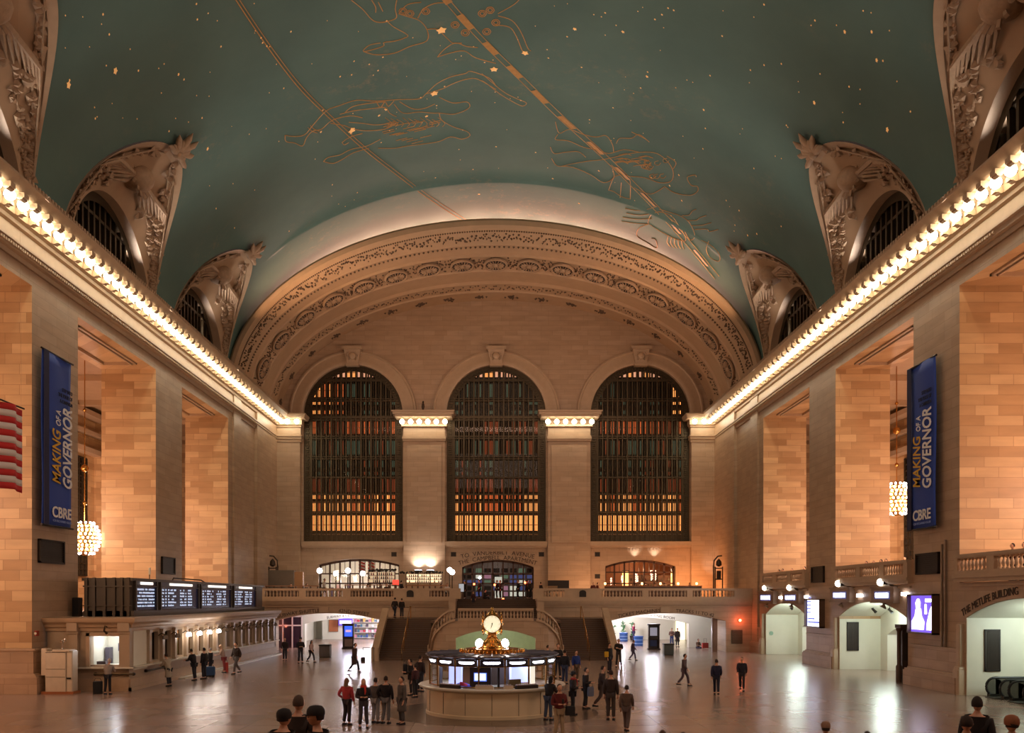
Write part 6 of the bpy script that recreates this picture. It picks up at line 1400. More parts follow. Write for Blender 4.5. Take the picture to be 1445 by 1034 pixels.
# ------------------------------------------------------------------ escalators
def escalator(y0, lab):
    r = empty('escalator', (23.1, y0, 0), 0, lab, 'escalator')
    def path(z): return [(.35, 0, z), (2.6, 0, z), (3.4, 0, z+.25), (9.0, 0, z+3.3)]
    for dy in (0, 1.15):
        m = MB(); a, b = path(.12), path(.86)
        for i in range(3):
            m.add([(a[i][0], dy-.05, a[i][2]), (a[i+1][0], dy-.05, a[i+1][2]), (b[i+1][0], dy-.05, b[i+1][2]), (b[i][0], dy-.05, b[i][2]), (a[i][0], dy+.05, a[i][2]), (a[i+1][0], dy+.05, a[i+1][2]), (b[i+1][0], dy+.05, b[i+1][2]), (b[i][0], dy+.05, b[i][2])], [(0, 1, 2, 3), (7, 6, 5, 4), (3, 2, 6, 7), (0, 3, 7, 4)])
        m.tube([(.35, dy-.05, .49), (.35, dy+.05, .49)], .37, 24); m.build('balustrade_panel', mat('escalator_steel', '#8c8a7c', .3, .6), r)
        m = MB(); pts = [(.35+.42*sin(-t), dy, .49+.42*cos(t)) for t in [rad(a_) for a_ in range(180, -1, -15)]]+[(q[0], dy, q[2]+.05) for q in path(.86)[1:]]
        m.tube(pts, .055, 8); m.build('handrail', mat('escalator_rubber', '#14110f', .35), r)
        m = MB(); a = path(.0); b = path(.16)
        for i in range(3): m.add([(a[i][0]-(.3 if i == 0 else 0), dy-.13, 0), (a[i+1][0], dy-.13, 0), (b[i+1][0], dy-.13, b[i+1][2]), (b[i][0]-(.3 if i == 0 else 0), dy-.13, b[i][2]), (a[i][0]-(.3 if i == 0 else 0), dy+.13, 0), (a[i+1][0], dy+.13, 0), (b[i+1][0], dy+.13, b[i+1][2]), (b[i][0]-(.3 if i == 0 else 0), dy+.13, b[i][2])], [(0, 1, 2, 3), (7, 6, 5, 4), (3, 2, 6, 7), (0, 3, 7, 4)])
        m.build('skirt', mat('escalator_skirt', '#3c3a34', .3, .7), r, smooth=False)
    m = MB(); m.box(-.2, 2.4, .13, 1.02, 0, .04)
    for k in range(16): m.box(2.4+.4*k, 2.9+.4*k, .14, 1.01, 0, .06+.2*k)
    m.build('steps', mat('escalator_step', '#4a4740', .4, .6), r, smooth=False)
escalator(41.45, 'escalator against the white wall, the farther of the two'); escalator(39.6, 'escalator nearer the frame edge, right of the first one')
# ------------------------------------------------------------------ people
def skin_mesh(nodes, edges, root, sub=1):
    names = list(nodes); idx = {n: i for i, n in enumerate(names)}
    me = bpy.data.meshes.new('s'); me.from_pydata([nodes[n][0] for n in names], [(idx[a], idx[b]) for a, b in edges], [])
    bm = bmesh.new(); bm.from_mesh(me); ly = bm.verts.layers.skin.verify(); bm.verts.ensure_lookup_table()
    for i, n in enumerate(names): bm.verts[i][ly].radius = nodes[n][1] if isinstance(nodes[n][1], tuple) else (nodes[n][1],)*2; bm.verts[i][ly].use_root = (n == root)
    bm.to_mesh(me); bm.free(); o = bpy.data.objects.new('s', me); COL.objects.link(o)
    md = o.modifiers.new('k', 'SKIN'); md.use_smooth_shade = True; o.modifiers.new('u', 'SUBSURF').levels = sub
    bpy.context.view_layer.update(); r = bpy.data.meshes.new_from_object(o.evaluated_get(bpy.context.evaluated_depsgraph_get()))
    mb = MB().add([v.co[:] for v in r.vertices], [tuple(p.vertices) for p in r.polygons])
    bpy.data.objects.remove(o); bpy.data.meshes.remove(me); bpy.data.meshes.remove(r); return mb
POSES = {   # (elbow, wrist) right and left, knee/ankle right and left, lean of the torso; figures face -y
 'stand': dict(R=((.235, .02, 1.12), (.235, -.05, .88)), L=((-.235, .02, 1.12), (-.235, -.05, .88)), kR=(.09, -.02, .50), aR=(.10, .02, .09), kL=(-.09, -.02, .50), aL=(-.10, .02, .09), lean=0),
 'walk': dict(R=((.225, .10, 1.13), (.22, .04, .90)), L=((-.225, -.08, 1.13), (-.20, -.24, .95)), kR=(.085, -.20, .53), aR=(.09, -.25, .10), kL=(-.085, .05, .50), aL=(-.09, .33, .16), lean=.04),
 'lean': dict(R=((.23, -.22, 1.14), (.16, -.46, 1.12)), L=((-.23, -.22, 1.14), (-.16, -.46, 1.12)), kR=(.09, .03, .49), aR=(.10, .10, .09), kL=(-.09, -.02, .50), aL=(-.12, .02, .09), lean=.14),
 'hold': dict(R=((.25, -.02, 1.12), (.09, -.28, 1.14)), L=((-.25, -.02, 1.12), (-.09, -.28, 1.14)), kR=(.10, -.02, .50), aR=(.13, .0, .09), kL=(-.10, -.02, .50), aL=(-.13, .04, .09), lean=.02),
 'fold': dict(R=((.25, -.06, 1.14), (-.05, -.20, 1.20)), L=((-.25, -.06, 1.14), (.05, -.23, 1.16)), kR=(.11, -.02, .50), aR=(.15, .0, .09), kL=(-.11, -.02, .50), aL=(-.15, .0, .09), lean=0),
 'hip': dict(R=((.34, .08, 1.16), (.20, -.05, 1.00)), L=((-.235, .02, 1.12), (-.235, -.08, .88)), kR=(.10, -.06, .50), aR=(.15, .0, .09), kL=(-.09, .0, .50), aL=(-.10, .04, .09), lean=-.02),
 'sit': dict(R=((.23, -.08, .75), (.14, -.32, .72)), L=((-.23, -.08, .75), (-.14, -.32, .72)), kR=(.11, -.46, .50), aR=(.12, -.42, .09), kL=(-.11, -.46, .50), aL=(-.12, -.42, .09), lean=.03, drop=.42)}
def V3(a): return Vector(a)
def hand(nodes, edges, w, el, side, s_):
    w = V3(w); d = (w-V3(el)).normalized(); up = V3((0, 0, 1)); sd = d.cross(V3((0, 1, 0)) if abs(d.y) < .8 else up)
    if sd.length < .1: sd = V3((1, 0, 0))
    sd.normalize(); bend = sd.cross(d).normalized()*(-1 if side == 'R' else 1)
    pm = w+d*.06; nodes['palm'+side] = (tuple(pm), (.034, .022)); edges.append(('wr'+side, 'palm'+side))
    for k in range(4):
        o = sd*(-.027+.018*k); a = pm+d*.035+o; b = a+d*(.035 if k in (0, 3) else .042)+bend*.008; c = b+d*.022+bend*.018
        for n_, p, r_ in (('a', a, .0105), ('b', b, .0095), ('c', c, .008)): nodes[f'f{k}{n_}{side}'] = (tuple(p), r_)
        edges += [('palm'+side, f'f{k}a{side}'), (f'f{k}a{side}', f'f{k}b{side}'), (f'f{k}b{side}', f'f{k}c{side}')]
    a = w+d*.035-sd*.04; b = a+d*.035-sd*.018+bend*.01; nodes['ta'+side] = (tuple(a), .012); nodes['tb'+side] = (tuple(b), .009); edges += [('palm'+side, 'ta'+side), ('ta'+side, 'tb'+side)]
def head_mesh(c, ex=None):
    m = MB(); n, k = 22, 16; vs = []
    for j in range(k+1):
        for i in range(n):
            ph = PI*j/k; th = 2*PI*i/n; x, y, z = sin(ph)*cos(th), sin(ph)*sin(th), cos(ph)
            X, Y, Z = x*.078, y*.098, z*.12
            if z < 0: X *= 1+.28*z; Y *= 1+.12*z
            f = max(0, -y)
            nose = max(0, 1-abs(x)/.22)*max(0, 1-abs(z+.12)/.28)*f; Y -= nose*.030
            eye = max(0, 1-abs(abs(x)-.36)/.2)*max(0, 1-abs(z-.06)/.13)*f; Y += eye*.012
            chin = max(0, 1-abs(x)/.35)*max(0, 1-abs(z+.72)/.2)*f; Y -= chin*.014
            lip = max(0, 1-abs(x)/.3)*max(0, 1-abs(z+.42)/.09)*f; Y -= lip*.007
            ear = max(0, 1-abs(y-.05)/.22)*max(0, 1-abs(z)/.25)*abs(x); X += math.copysign(ear*.016, x)
            vs.append((c[0]+X, c[1]+Y, c[2]+Z))
    fs = [(j*n+i, (j+1)*n+i, (j+1)*n+(i+1) % n, j*n+(i+1) % n) for j in range(k) for i in range(n)]
    m.add(vs, fs, 0)
    for sx in (-1, 1): m.ball((c[0]+sx*.029, c[1]-.083, c[2]+.008), .011, 6, 4, 1)
    m.box(c[0]-.022, c[0]+.022, c[1]-.094, c[1]-.086, c[2]-.055, c[2]-.048, 2); return m
TPL = {}
def template(pose):
    if pose in TPL: return TPL[pose]
    p = POSES[pose]; dr = p.get('drop', 0); ln = p['lean']; T = {}
    def tz(x, y, z): return (x, y-ln*max(0, (z-.93)/.5), z-dr)
    pel = (0, 0, .94-dr); N = {'pel': (pel, (.145, .105)), 'waist': (tz(0, 0, 1.10), (.125, .09)), 'chest': (tz(0, 0, 1.30), (.145, .10)), 'nb': (tz(0, .01, 1.43), .07), 'nk': (tz(0, 0, 1.50), .052), 'hb': (tz(0, -.005, 1.57), .06)}
    E = [('pel', 'waist'), ('waist', 'chest'), ('chest', 'nb'), ('nb', 'nk'), ('nk', 'hb')]
    J = {}
    for s_, sx in (('R', 1), ('L', -1)):
        el, wr = p[s_]; sh = tz(sx*.18, .01, 1.39); J['sh'+s_] = sh; J['el'+s_] = el; J['wr'+s_] = wr
        N['sh'+s_] = (sh, .055); N['el'+s_] = (el, .040); N['wr'+s_] = (wr, .027); E += [('nb', 'sh'+s_), ('sh'+s_, 'el'+s_), ('el'+s_, 'wr'+s_)]
        hand(N, E, wr, el, s_, sx)
        hip = (sx*.09, 0, .90-dr); kn = p['k'+s_]; an = p['a'+s_]; J['hip'+s_] = hip; J['kn'+s_] = kn; J['an'+s_] = an
        N['hip'+s_] = (hip, .085); N['kn'+s_] = (kn, .055); N['an'+s_] = (an, .04); N['toe'+s_] = ((an[0], an[1]-.15, an[2]-.05), .03); E += [('pel', 'hip'+s_), ('hip'+s_, 'kn'+s_), ('kn'+s_, 'an'+s_), ('an'+s_, 'toe'+s_)]
    hc = tz(0, -.02, 1.645); body = skin_mesh(N, E, 'pel'); body.merge(head_mesh(hc)); T['body'] = body; T['hc'] = hc
    C = {'pel': (tz(0, 0, .92), (.20, .155)), 'waist': (tz(0, 0, 1.10), (.185, .145)), 'chest': (tz(0, 0, 1.29), (.205, .15)), 'nb': (tz(0, .01, 1.43), (.105, .09))}; CE = [('pel', 'waist'), ('waist', 'chest'), ('chest', 'nb')]
    for s_ in 'RL':
        mid = V3(J['el'+s_]).lerp(V3(J['wr'+s_]), .93); C['sh'+s_] = (J['sh'+s_], .092); C['el'+s_] = (J['el'+s_], .07); C['wr'+s_] = (tuple(mid), .048); CE += [('nb', 'sh'+s_), ('sh'+s_, 'el'+s_), ('el'+s_, 'wr'+s_)]
    T['coat'] = skin_mesh(C, CE, 'chest')
    Q = {'pel': ((0, 0, .93-dr), (.155, .12))}; QE = []
    for s_ in 'RL':
        Q['hip'+s_] = (J['hip'+s_], .10); Q['kn'+s_] = (J['kn'+s_], .078); Q['an'+s_] = (tuple(V3(J['an'+s_])+V3((0, 0, .02))), .068); QE += [('pel', 'hip'+s_), ('hip'+s_, 'kn'+s_), ('kn'+s_, 'an'+s_)]
    T['trousers'] = skin_mesh(Q, QE, 'pel')
    m = MB()
    for s_ in 'RL':
        a = J['an'+s_]; m.add([tuple(q) for q in MB().bev(-.048, .048, -.19, .07, 0, .085, .02).v], MB().bev(-.048, .048, -.19, .07, 0, .085, .02).f); k = len(m.v)-24
        for i in range(k, len(m.v)): x, y, z = m.v[i]; z2 = z*(1 if y > -.06 else .7); m.v[i] = (x+a[0], y+a[1], z2+a[2]-.09)
    T['shoes'] = m
    # long skirt of an overcoat
    m = MB(); R0 = [(.165, 1.08), (.18, .95), (.195, .8), (.21, .62), (.22, .50), (.2, .49)]
    if dr == 0: m.lathe([(r_, z) for r_, z in R0], (0, 0, 0), 20, squash=.78); T['long'] = m
    c = hc; m = MB(); n, k = 18, 12
    pts = []
    for j in range(k+1):
        for i in range(n):
            ph = PI*j/k*.62; th = 2*PI*i/n; x, y, z = sin(ph)*cos(th), sin(ph)*sin(th), cos(ph); low = max(0, -y)*max(0, .75-z)*.10
            wob = .004*sin(i*5.1+j*3.3); pts.append((c[0]+x*(.088+wob), c[1]+.018+y*(.102+wob)+low, c[2]+.012+z*(.125+wob)))
    m.add(pts, [(j*n+i, (j+1)*n+i, (j+1)*n+(i+1) % n, j*n+(i+1) % n) for j in range(k) for i in range(n) if not (sin(2*PI*(i+.5)/n) < -.35 and j > 6)]); T['hair'] = m
    m2 = MB(); m2.v = list(m.v); m2.f = list(m.f); m2.m = list(m.m)
    m2.tube([(c[0], c[1]+.06, c[2]+.04), (c[0], c[1]+.085, c[2]-.10), (c[0], c[1]+.10, c[2]-.26)], [.085, .085, .05], 10); T['longhair'] = m2
    m = MB(); m.lathe([(.103, 0), (.107, .03), (.1, .08), (.07, .125), (.01, .14)], (c[0], c[1]+.01, c[2]+.035), 18, squash=1.12); m.add([(c[0]-.07, c[1]-.09, c[2]+.045), (c[0]+.07, c[1]-.09, c[2]+.045), (c[0]+.05, c[1]-.165, c[2]+.032), (c[0]-.05, c[1]-.165, c[2]+.032)], [(0, 1, 2, 3), (3, 2, 1, 0)]); T['cap'] = m
    m = MB(); m.lathe([(.2, 0), (.2, .015), (.115, .02), (.11, .10), (.06, .13), (.01, .13)], (c[0], c[1]+.01, c[2]+.05), 20); T['brim'] = m
    m = MB(); m.lathe([(.094, -.02), (.1, .02), (.098, .07), (.076, .115), (.03, .138), (.01, .14)], (c[0], c[1]+.012, c[2]+.02), 18, squash=1.1); T['beanie'] = m
    m = MB(); m.lathe([(.10, -.03), (.115, 0), (.11, .04), (.08, .06)], (c[0], c[1]+.02, c[2]-.155), 14); m.tube([(c[0]+.04, c[1]-.09, c[2]-.15), (c[0]+.05, c[1]-.14, c[2]-.3), (c[0]+.04, c[1]-.14, c[2]-.42)], [.03, .035, .02], 6); T['scarf'] = m
    TPL[pose] = T; return T
MESH = {}
EYE = mat('eye_dark', '#1a1210', .3); LIPM = mat('lip', '#8a4a40', .5)
SK = {'a': mat('skin_light', '#c89678', .55, var=.05), 'b': mat('skin_tan', '#a8765a', .55, var=.05), 'c': mat('skin_deep', '#5e4030', .55, var=.05)}
def cloth(h): return mat('cloth_'+h.strip('#'), h, .85, var=.18, nscale=9)
def part(pose, nm, mts, parent, pname):
    key = (pose, nm); mts = mts if isinstance(mts, list) else [mts]
    if key not in MESH:
        o = TPL[pose][nm].build(pname, mts, parent, ang=70); MESH[key] = o.data
        return o
    o = bpy.data.objects.new(pname, MESH[key]); COL.objects.link(o); o.parent = parent
    o.material_slots[0].link = 'OBJECT'; o.material_slots[0].material = mts[0]; return o
def person(loc, rz, label, pose='stand', h=1.72, coat='#1c1a1c', legs='#22222a', skin='a', hair='#2a1c12', hat=None, hatc='#1a1614', long=False, lh=False, scarf=None, scar_w=1, group=None):
    T = template(pose); r = empty('person', loc, rz, label, 'person', group); r.scale = (h/1.77*scar_w, h/1.77*scar_w, h/1.77)
    part(pose, 'body', [SK[skin], EYE, LIPM], r, 'body'); part(pose, 'coat', cloth(coat), r, 'jacket'); part(pose, 'trousers', cloth(legs), r, 'trousers'); part(pose, 'shoes', cloth('#15110f'), r, 'shoes')
    part(pose, 'longhair' if lh else 'hair', cloth(hair), r, 'hair')
    if hat: part(pose, hat, cloth(hatc), r, 'hat')
    if long and 'long' in T: part(pose, 'long', cloth(coat), r, 'coat_skirt')
    if scarf: part(pose, 'scarf', cloth(scarf), r, 'scarf')
    return r
def pp(px, py, label, z=0, **k):
    Y = (H-z)*F/(py-VY); return person((pxr(px, Y), Y, z), k.pop('rz', 0), label, **k)
def pY(px, Y, z, label, **k): return person((pxr(px, Y), Y, z), k.pop('rz', 0), label, **k)
BACK = PI
# at the ticket booth
pp(152, 979.5, 'person in a pale grey sweater and dark trousers standing at the bright end ticket window', pose='lean', rz=BACK, coat='#8f857c', legs='#15131a', hair='#b8aca0', h=1.72)
pp(238, 968, 'person in a long pale overcoat on the side of the ticket booth', pose='lean', rz=-PI/2-.5, coat='#a89a86', long=True, h=1.72, hair='#2a1a14')
pp(274, 960, 'person in a black coat leaning on the ledge below the lit ticket windows', pose='lean', rz=-PI/2-.3, coat='#141014', h=1.78)
pp(288, 958, 'person in a black jacket just behind the one leaning at the lit windows', pose='stand', rz=-1.9, coat='#1a1216', h=1.8, hair='#15100e')
pp(297, 954, 'person with grey hair in a dark jacket in the middle of the ticket queue', pose='stand', rz=-1.6, coat='#1c1416', hair='#8a8078', h=1.7)
pp(316, 949, 'person in a pale top and dark red skirt at the ticket ledge', pose='lean', rz=-1.5, coat='#9c8070', legs='#7c2a2a', h=1.75, hair='#caa888')
pp(334, 951, 'tall person in brown walking past the far ticket windows', pose='walk', rz=-.6, coat='#3a2a22', legs='#5e5450', h=1.95)
# floor, left half
pp(424, 935.5, 'person in dark clothes near the left passage, the left one of a close pair', pose='hold', rz=.4, coat='#1e1618', h=1.85, hat='beanie')
pp(439, 934.5, 'person in a pale blouse, right one of the pair near the left passage', pose='walk', rz=1.2, coat='#b89a94', legs='#2a2224', h=1.6, lh=True)
pp(500, 949, 'person in a long brown coat walking in front of the blue screened kiosk', pose='walk', rz=1.3, coat='#3e2c28', long=True, h=1.85)
pp(402, 932, 'dark figure standing by the glass shop door at the left passage', pose='stand', rz=.2, coat='#2c2020', h=1.7)
# group left of the booth
pp(490, 1023, 'person in a bright red jacket, leftmost of the group on the open floor', pose='hip', rz=2.8, coat='#b03a3c', legs='#2a2226', lh=True, hair='#7a5a40', h=1.72)
pp(513, 1027, 'person with a red scarf and black jacket beside the one in the red jacket', pose='hold', rz=.2, coat='#241c20', legs='#3a3638', scarf='#c03028', lh=True, hair='#8a6a4c', h=1.75)
pp(530, 1020, 'person in a grey jacket and pale skirt, third from the left in the floor group', pose='stand', rz=2.7, coat='#5c5450', legs='#8c8684', h=1.68)
pp(545, 1021, 'person in a black jacket and grey trousers, fourth from the left in the floor group', pose='hip', rz=2.9, coat='#1e1618', legs='#6c6866', h=1.76)
pp(567, 1022, 'person in a long grey coat, rightmost of the floor group', pose='stand', rz=-1.0, coat='#57504a', long=True, legs='#4a4644', h=1.75)
# beside the booth, left
pp(580, 981, 'person in black with a backpack left of the information booth', pose='hold', rz=-1.4, coat='#1a1210', legs='#241a1a', h=1.74); BPX = 573
pp(593, 976, 'person in dark brown close to the left edge of the booth counter', pose='stand', rz=2.6, coat='#2a1a18', h=1.8)
pp(586, 984, 'short person in dark red at the left side of the round booth', pose='stand', rz=-2.2, coat='#421c1a', legs='#1e1818', h=1.55)
# right of the booth
pp(774, 1016, 'person in a black jacket and jeans leaning on the right of the booth counter', pose='lean', rz=2.5, coat='#17100f', legs='#39445a', lh=True, hair='#140e0c', h=1.66)
pp(789, 1042, 'person in a dark red jacket and khaki trousers looking at a phone', pose='hold', rz=.3, coat='#5e1c1a', legs='#a08a6c', hair='#3a2a20', h=1.80)
pp(808, 1009, 'person in a black waistcoat, pale sleeves and dark hat by the booth counter', pose='hold', rz=1.4, coat='#2a2222', legs='#1e1c20', hat='brim', scarf='#a03028', h=1.70)
pp(826, 1000, 'person in dark clothes holding a bag, standing alone right of the booth', pose='hold', rz=1.3, coat='#241a1a', legs='#1c1618', h=1.72)
pp(849, 999, 'faint person in brown, left of the two blurred figures right of the booth', pose='walk', rz=1.5, coat='#3c2c26', legs='#4a3a32', h=1.78)
pp(862, 1016, 'tall person in dark brown, right of the two blurred figures right of the booth', pose='stand', rz=2.9, coat='#33261f', legs='#3c3028', h=1.9)
pp(884, 1033, 'person in a pale brown coat at the bottom of the picture right of the booth', pose='walk', rz=2.8, coat='#5c4a3e', legs='#5a4a44', h=1.62)
pp(873, 941, 'person with folded arms in dark clothes by the foot of the right stair parapet', pose='fold', rz=-.1, coat='#1c1612', legs='#2a2220', h=1.9)
pp(860, 949, 'person in a dark coat with a yellow bag by the right stair flight', pose='stand', rz=.8, coat='#181210', h=1.85)
pp(787, 957, 'person in a black jacket behind the right rear of the booth', pose='hold', rz=.2, coat='#141012', h=2.0, hair='#15100c')
pp(797, 965, 'person in a dark blue black jacket behind the booth counter on the right', pose='stand', rz=2.6, coat='#16161e', legs='#2c3450', h=1.86)
pp(813, 961, 'person in a blue jacket and khaki trousers at the foot of the right stair flight', pose='stand', rz=.5, coat='#1c3478', legs='#5c4a38', h=1.72)
pp(773, 950, 'person in a pale jacket behind the rear of the information booth', pose='stand', rz=1.9, coat='#9a8f88', h=1.75, hair='#4a3a2c')
# right half of the floor
pp(1011, 981, 'dark blue clad person walking alone on the right half of the floor', pose='walk', rz=2.9, coat='#20203a', legs='#1c1c2c', h=1.72)
pp(1047, 975, 'person in dark clothes walking near the red lamp wall on the right', pose='walk', rz=-.3, coat='#241e28', legs='#2c2224', h=1.70)
pp(965, 968, 'person in dull mauve walking in front of the right passage', pose='walk', rz=1.2, coat='#5a4848', legs='#54444a', h=1.70)
pp(893, 932, 'person in purple grey in front of the farther blue drums', pose='walk', rz=1.6, coat='#4a3c50', legs='#54485c', h=1.55)
pp(948, 912, 'person in pinkish brown and jeans, left one of the right passage pair', pose='hold', rz=-.3, coat='#6a4a40', legs='#2c3c6c', h=1.78)
pp(956, 912.5, 'person in a long dark coat, right one of the pair in the right passage', pose='stand', rz=.2, coat='#2c1e18', long=True, h=1.82)
pY(894, 98, 0, 'person in a magenta top beyond the blue drums in the right passage', pose='hold', rz=1.2, coat='#8a2a50', legs='#3c3058', h=2.0)
pY(985, 84.9, -.42, 'person seated on the floor against the wall in the right passage', pose='sit', rz=.5, coat='#6c5444', legs='#28243a', h=1.7, hair='#5a4030')
# foreground heads at the bottom edge
STZ = 1.45
m = MB(); m.box(-10, 10, 3, 15.2, 0, STZ); struct(m, 'floor_east_landing', STEP, smooth=False)
pY(398, 12.6, STZ-.02, 'person in a black coat and dark beanie, leftmost at the bottom left edge', pose='hold', rz=2.6, coat='#15100e', hat='beanie', hatc='#1c1612', h=1.62, scar_w=1.12)
pY(420, 13.6, STZ-.02, 'person in a brown coat, middle one of the three at the bottom left edge', pose='hold', rz=2.9, coat='#33261f', h=1.72, hair='#4c3a2e')
pY(450, 12.2, STZ-.02, 'person in a black coat and flat cap in profile at the bottom left edge', pose='hold', rz=-1.3, coat='#120d0c', hat='cap', h=1.70, hatc='#1a1412', scar_w=1.1)
pY(1364, 12.5, STZ-.02, 'person with short dark hair at the bottom right corner, left of the beanie wearer', pose='stand', rz=2.6, coat='#17110f', h=1.56, scar_w=1.1)
pY(1379, 14.0, STZ-.02, 'person with dark hair half hidden at the bottom right, behind the one with short hair', pose='stand', rz=2.4, coat='#1e1613', h=1.66, hair='#20160f')
pY(1428, 12.4, STZ-.02, 'person in an orange brown beanie at the bottom right corner', pose='stand', rz=2.9, coat='#1c1412', hat='beanie', hatc='#8a5434', h=1.56, scar_w=1.1)
pY(1165, 20.6, 0, 'person at the bottom edge on the right with a pale brown cap', pose='hip', rz=2.9, coat='#5c4436', hat='cap', hatc='#8a6a54', h=1.78)
pY(1224, 20.0, 0, 'person just showing the top of a dark head at the bottom edge on the right', pose='stand', rz=3.0, coat='#2a1e18', h=1.68)
pY(964, 20.0, 0, 'dark head top at the bottom edge, right one below the right passage', pose='stand', rz=3.0, coat='#2a1e18', h=1.66)
pY(935, 20.3, 0, 'brown head top at the bottom edge, left one below the right passage', pose='stand', rz=2.8, coat='#30241e', h=1.66, hair='#4a3424')
# crowd at the top of the central stairs
crowd = [(656, 81.2, 'dark person standing at the left edge of the central stair opening', 'stand', 1.6), (676, 82.4, 'tall dark person left of centre at the top of the central stairs', 'hip', 1.75), (684, 81.6, 'short dark person bending forward left of centre on the central stairs', 'sit', 1.5),
         (701, 82.6, 'dark person standing at the centre top of the central stairs', 'hip', 1.72), (706, 81.8, 'dark person just right of the central red light', 'stand', 1.7), (731, 82.2, 'dark person with hand on hip right of centre at the stair top', 'hip', 1.72), (744, 82.6, 'dark person in brown near the right edge of the stair opening', 'hold', 1.74), (748, 81.4, 'dark person beside the right pedestal of the stair opening', 'stand', 1.66)]
for px, Y, lab, po, h in crowd: pY(px, Y, 4.6-(.3 if po == 'sit' else 0), lab, pose=po, rz=(px % 5)-2.2, coat=('#1e1510', '#2a1c15', '#17120f')[int(px) % 3], legs='#1a1412', h=h)
pY(668, 79.2, 4.6-.64, 'person in dark red sitting low on the central stairs behind the balustrade', pose='stand', rz=0, coat='#3a1614', h=1.3, hair='#1c1410'); 
pY(557, 75.5, 3.0, 'dark person at the top of the left stair flight, left one of two', pose='walk', rz=2.8, coat='#20140f', h=1.72); pY(567, 76.3, 3.0, 'dark person at the top of the left stair flight, right one of two', pose='stand', rz=3.0, coat='#2a1c16', h=1.66)
# balcony, left restaurant
pY(457, 84.0, 4.6, 'waiter in a white shirt and dark trousers walking behind the left balustrade', pose='walk', rz=1.5, coat='#c8beb6', legs='#1c1614', h=1.9)
for i, (px, Y, c, lab) in enumerate(((411, 86, '#4a3a30', 'diner in brown, farthest left behind the left balustrade'), (432, 86.4, '#6a5a50', 'diner in grey brown, second from the left behind the left balustrade'), (519, 83.6, '#c8c0b8', 'diner in white behind the left balustrade near the bottle shelves'), (545, 83.8, '#3a2c26', 'diner in dark brown in front of the bottle shelves'),
      (566, 86.5, '#17110f', 'barman in black beside the red box'), (631, 83.4, '#d0c8c0', 'diner in white beside the right end of the left balustrade'), (622, 85.8, '#7a4a34', 'diner in rust brown near the twin globe lamp'))):
    st = i != 4; pY(px, Y, 4.6, lab, pose='sit' if st else 'hold', rz=(i*1.3) % 3, coat=c, h=1.75 if not st else 1.9)
    if st:
        x = pxr(px, Y); rr_ = (i*1.3) % 3; ch = empty('dining_chair', (x, Y, 4.6), rr_, 'dark bistro chair under the '+lab.split(',')[0], 'chair'); m = MB()
        m.box(-.2, .2, -.2, .2, .40, .44); m.build('seat', WOOD, ch, smooth=False); m = MB(); m.box(-.2, .2, .18, .22, .5, .92); m.build('backrest', WOOD, ch, smooth=False)
        for a in (-.17, .17):
            for b in (-.17, .17): MB().box(a-.02, a+.02, b-.02, b+.02, 0, .40 if b < 0 else .5).build('leg', WOOD, ch, smooth=False)
for i, (px, Y, c, lab) in enumerate(((837, 84.6, '#6a2c22', 'guest in rust red at the left end of the right balcony bar'), (843, 85.2, '#7a3426', 'guest in brown red behind the one at the left end of the bar'), (973, 85.6, '#5a2418', 'guest in dark red near the right end of the balcony bar'), (763, 83.2, '#2c1e18', 'dark guest by the right pedestal of the central stairs'), (800, 84.4, '#6a5a4a', 'guest in pale brown right of the dark board'))):
    pY(px, Y, 4.6, lab, pose='hold', rz=(i*1.7) % 3, coat=c, h=1.55)
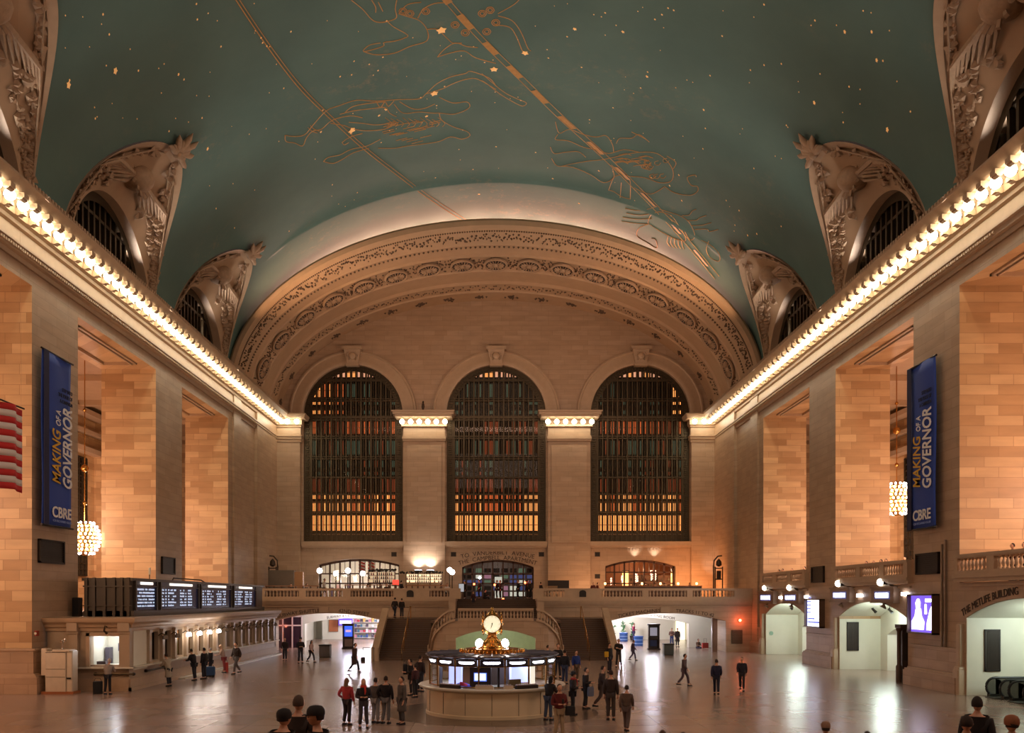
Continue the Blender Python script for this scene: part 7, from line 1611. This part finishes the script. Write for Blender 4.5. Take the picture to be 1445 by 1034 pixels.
# right gallery
for i, (px, h, c, lab) in enumerate(((1100, 1.62, '#3a1c14', 'person behind the far right gallery balustrade, left one'), (1105, 1.66, '#2a1512', 'person behind the far right gallery balustrade, second one'), (1118, 1.6, '#5c3a28', 'person behind the far right gallery balustrade, third one'), (1136, 1.66, '#2a1814', 'person behind the far right gallery balustrade beside the pier'),
      (1223, 1.58, '#2c1610', 'person behind the nearer right gallery balustrade, leftmost head'), (1233, 1.56, '#3c2018', 'person behind the nearer right gallery balustrade, second head'), (1244, 1.60, '#20120e', 'person behind the nearer right gallery balustrade, third head'), (1251, 1.6, '#341c16', 'person behind the nearer right gallery balustrade, fourth head'), (1277, 1.62, '#441c14', 'person behind the nearer right gallery balustrade, last head by the pier'),
      (1430, 1.72, '#4a1c16', 'person in dark red behind the balustrade over the escalators'), (1446, 1.70, '#241612', 'person at the frame edge behind the balustrade over the escalators'))):
    X = 23.4; Y = X*F/(px-VX); person((X, Y, 5.4), PI/2*(-1)+.3*(i % 3), lab, pose='hold', h=h, coat=c, legs='#1a1412', hair='#2a1812')
# bags
def bag(loc, rz, nm, lab, col, w_=.3, h_=.4, d_=.14, strap=True):
    r = empty(nm, loc, rz, lab, 'bag'); MB().bev(-w_/2, w_/2, -d_/2, d_/2, 0, h_, .04).build('body', cloth(col), r)
    if strap: MB().tube([(-w_/2+.03, 0, h_-.02), (-w_/4, 0, h_+.14), (w_/4, 0, h_+.14), (w_/2-.03, 0, h_-.02)], .013, 5).build('strap', cloth('#14100e'), r)
    return r
Y = floorY(981); bag((pxr(572, Y), Y-.02, 1.0), 0, 'backpack', 'black backpack worn by the person left of the booth', '#120e0e', .22, .5)
Y = floorY(1042); bag((pxr(789, Y)+.36, Y-.05, .78), .3, 'shoulder_bag', 'black shoulder bag on the person in the dark red jacket', '#15100f', .34, .3)
Y = floorY(1000); bag((pxr(831, Y)+.05, Y-.2, .55), .5, 'carrier_bag', 'bluish grey bag held by the lone person right of the booth', '#5c6070', .3, .4)
Y = floorY(949); bag((pxr(855, Y), Y-.3, 1.0), 0, 'yellow_bag', 'yellow bag at the chest of the person by the right stair flight', '#c89a20', .26, .34)
Y = floorY(979); bag((pxr(138, Y), Y, 0), .2, 'duffel_bag', 'black bag standing on the floor left of the person at the end ticket window', '#0e0c0d', .42, .62, .25)
Y = floorY(947); bag((pxr(322, Y), Y-.5, 0), .2, 'shopping_bag', 'red shopping bag beside the person in the dark red skirt', '#a8382c', .3, .6, .2)
Y = floorY(954); r = bag((pxr(300, Y), Y-.6, .12), .6, 'stroller_bag', 'blue and dark bundle on small wheels at the ticket queue', '#2c4668', .6, .5, .4); 
for sx in (-.22, .22): MB().tube([(sx, -.12, -.05), (sx, .12, -.05)], .07, 10).build('wheel', BLACK, r)
Y = floorY(1042); tag(MB().bev(-.04, .04, -.012, .012, 0, .15, .01).build('mobile_phone', DARK, loc=(pxr(789, Y)+.1, Y-.42, 1.2)), 'small dark phone held by the person in the dark red jacket', 'phone')
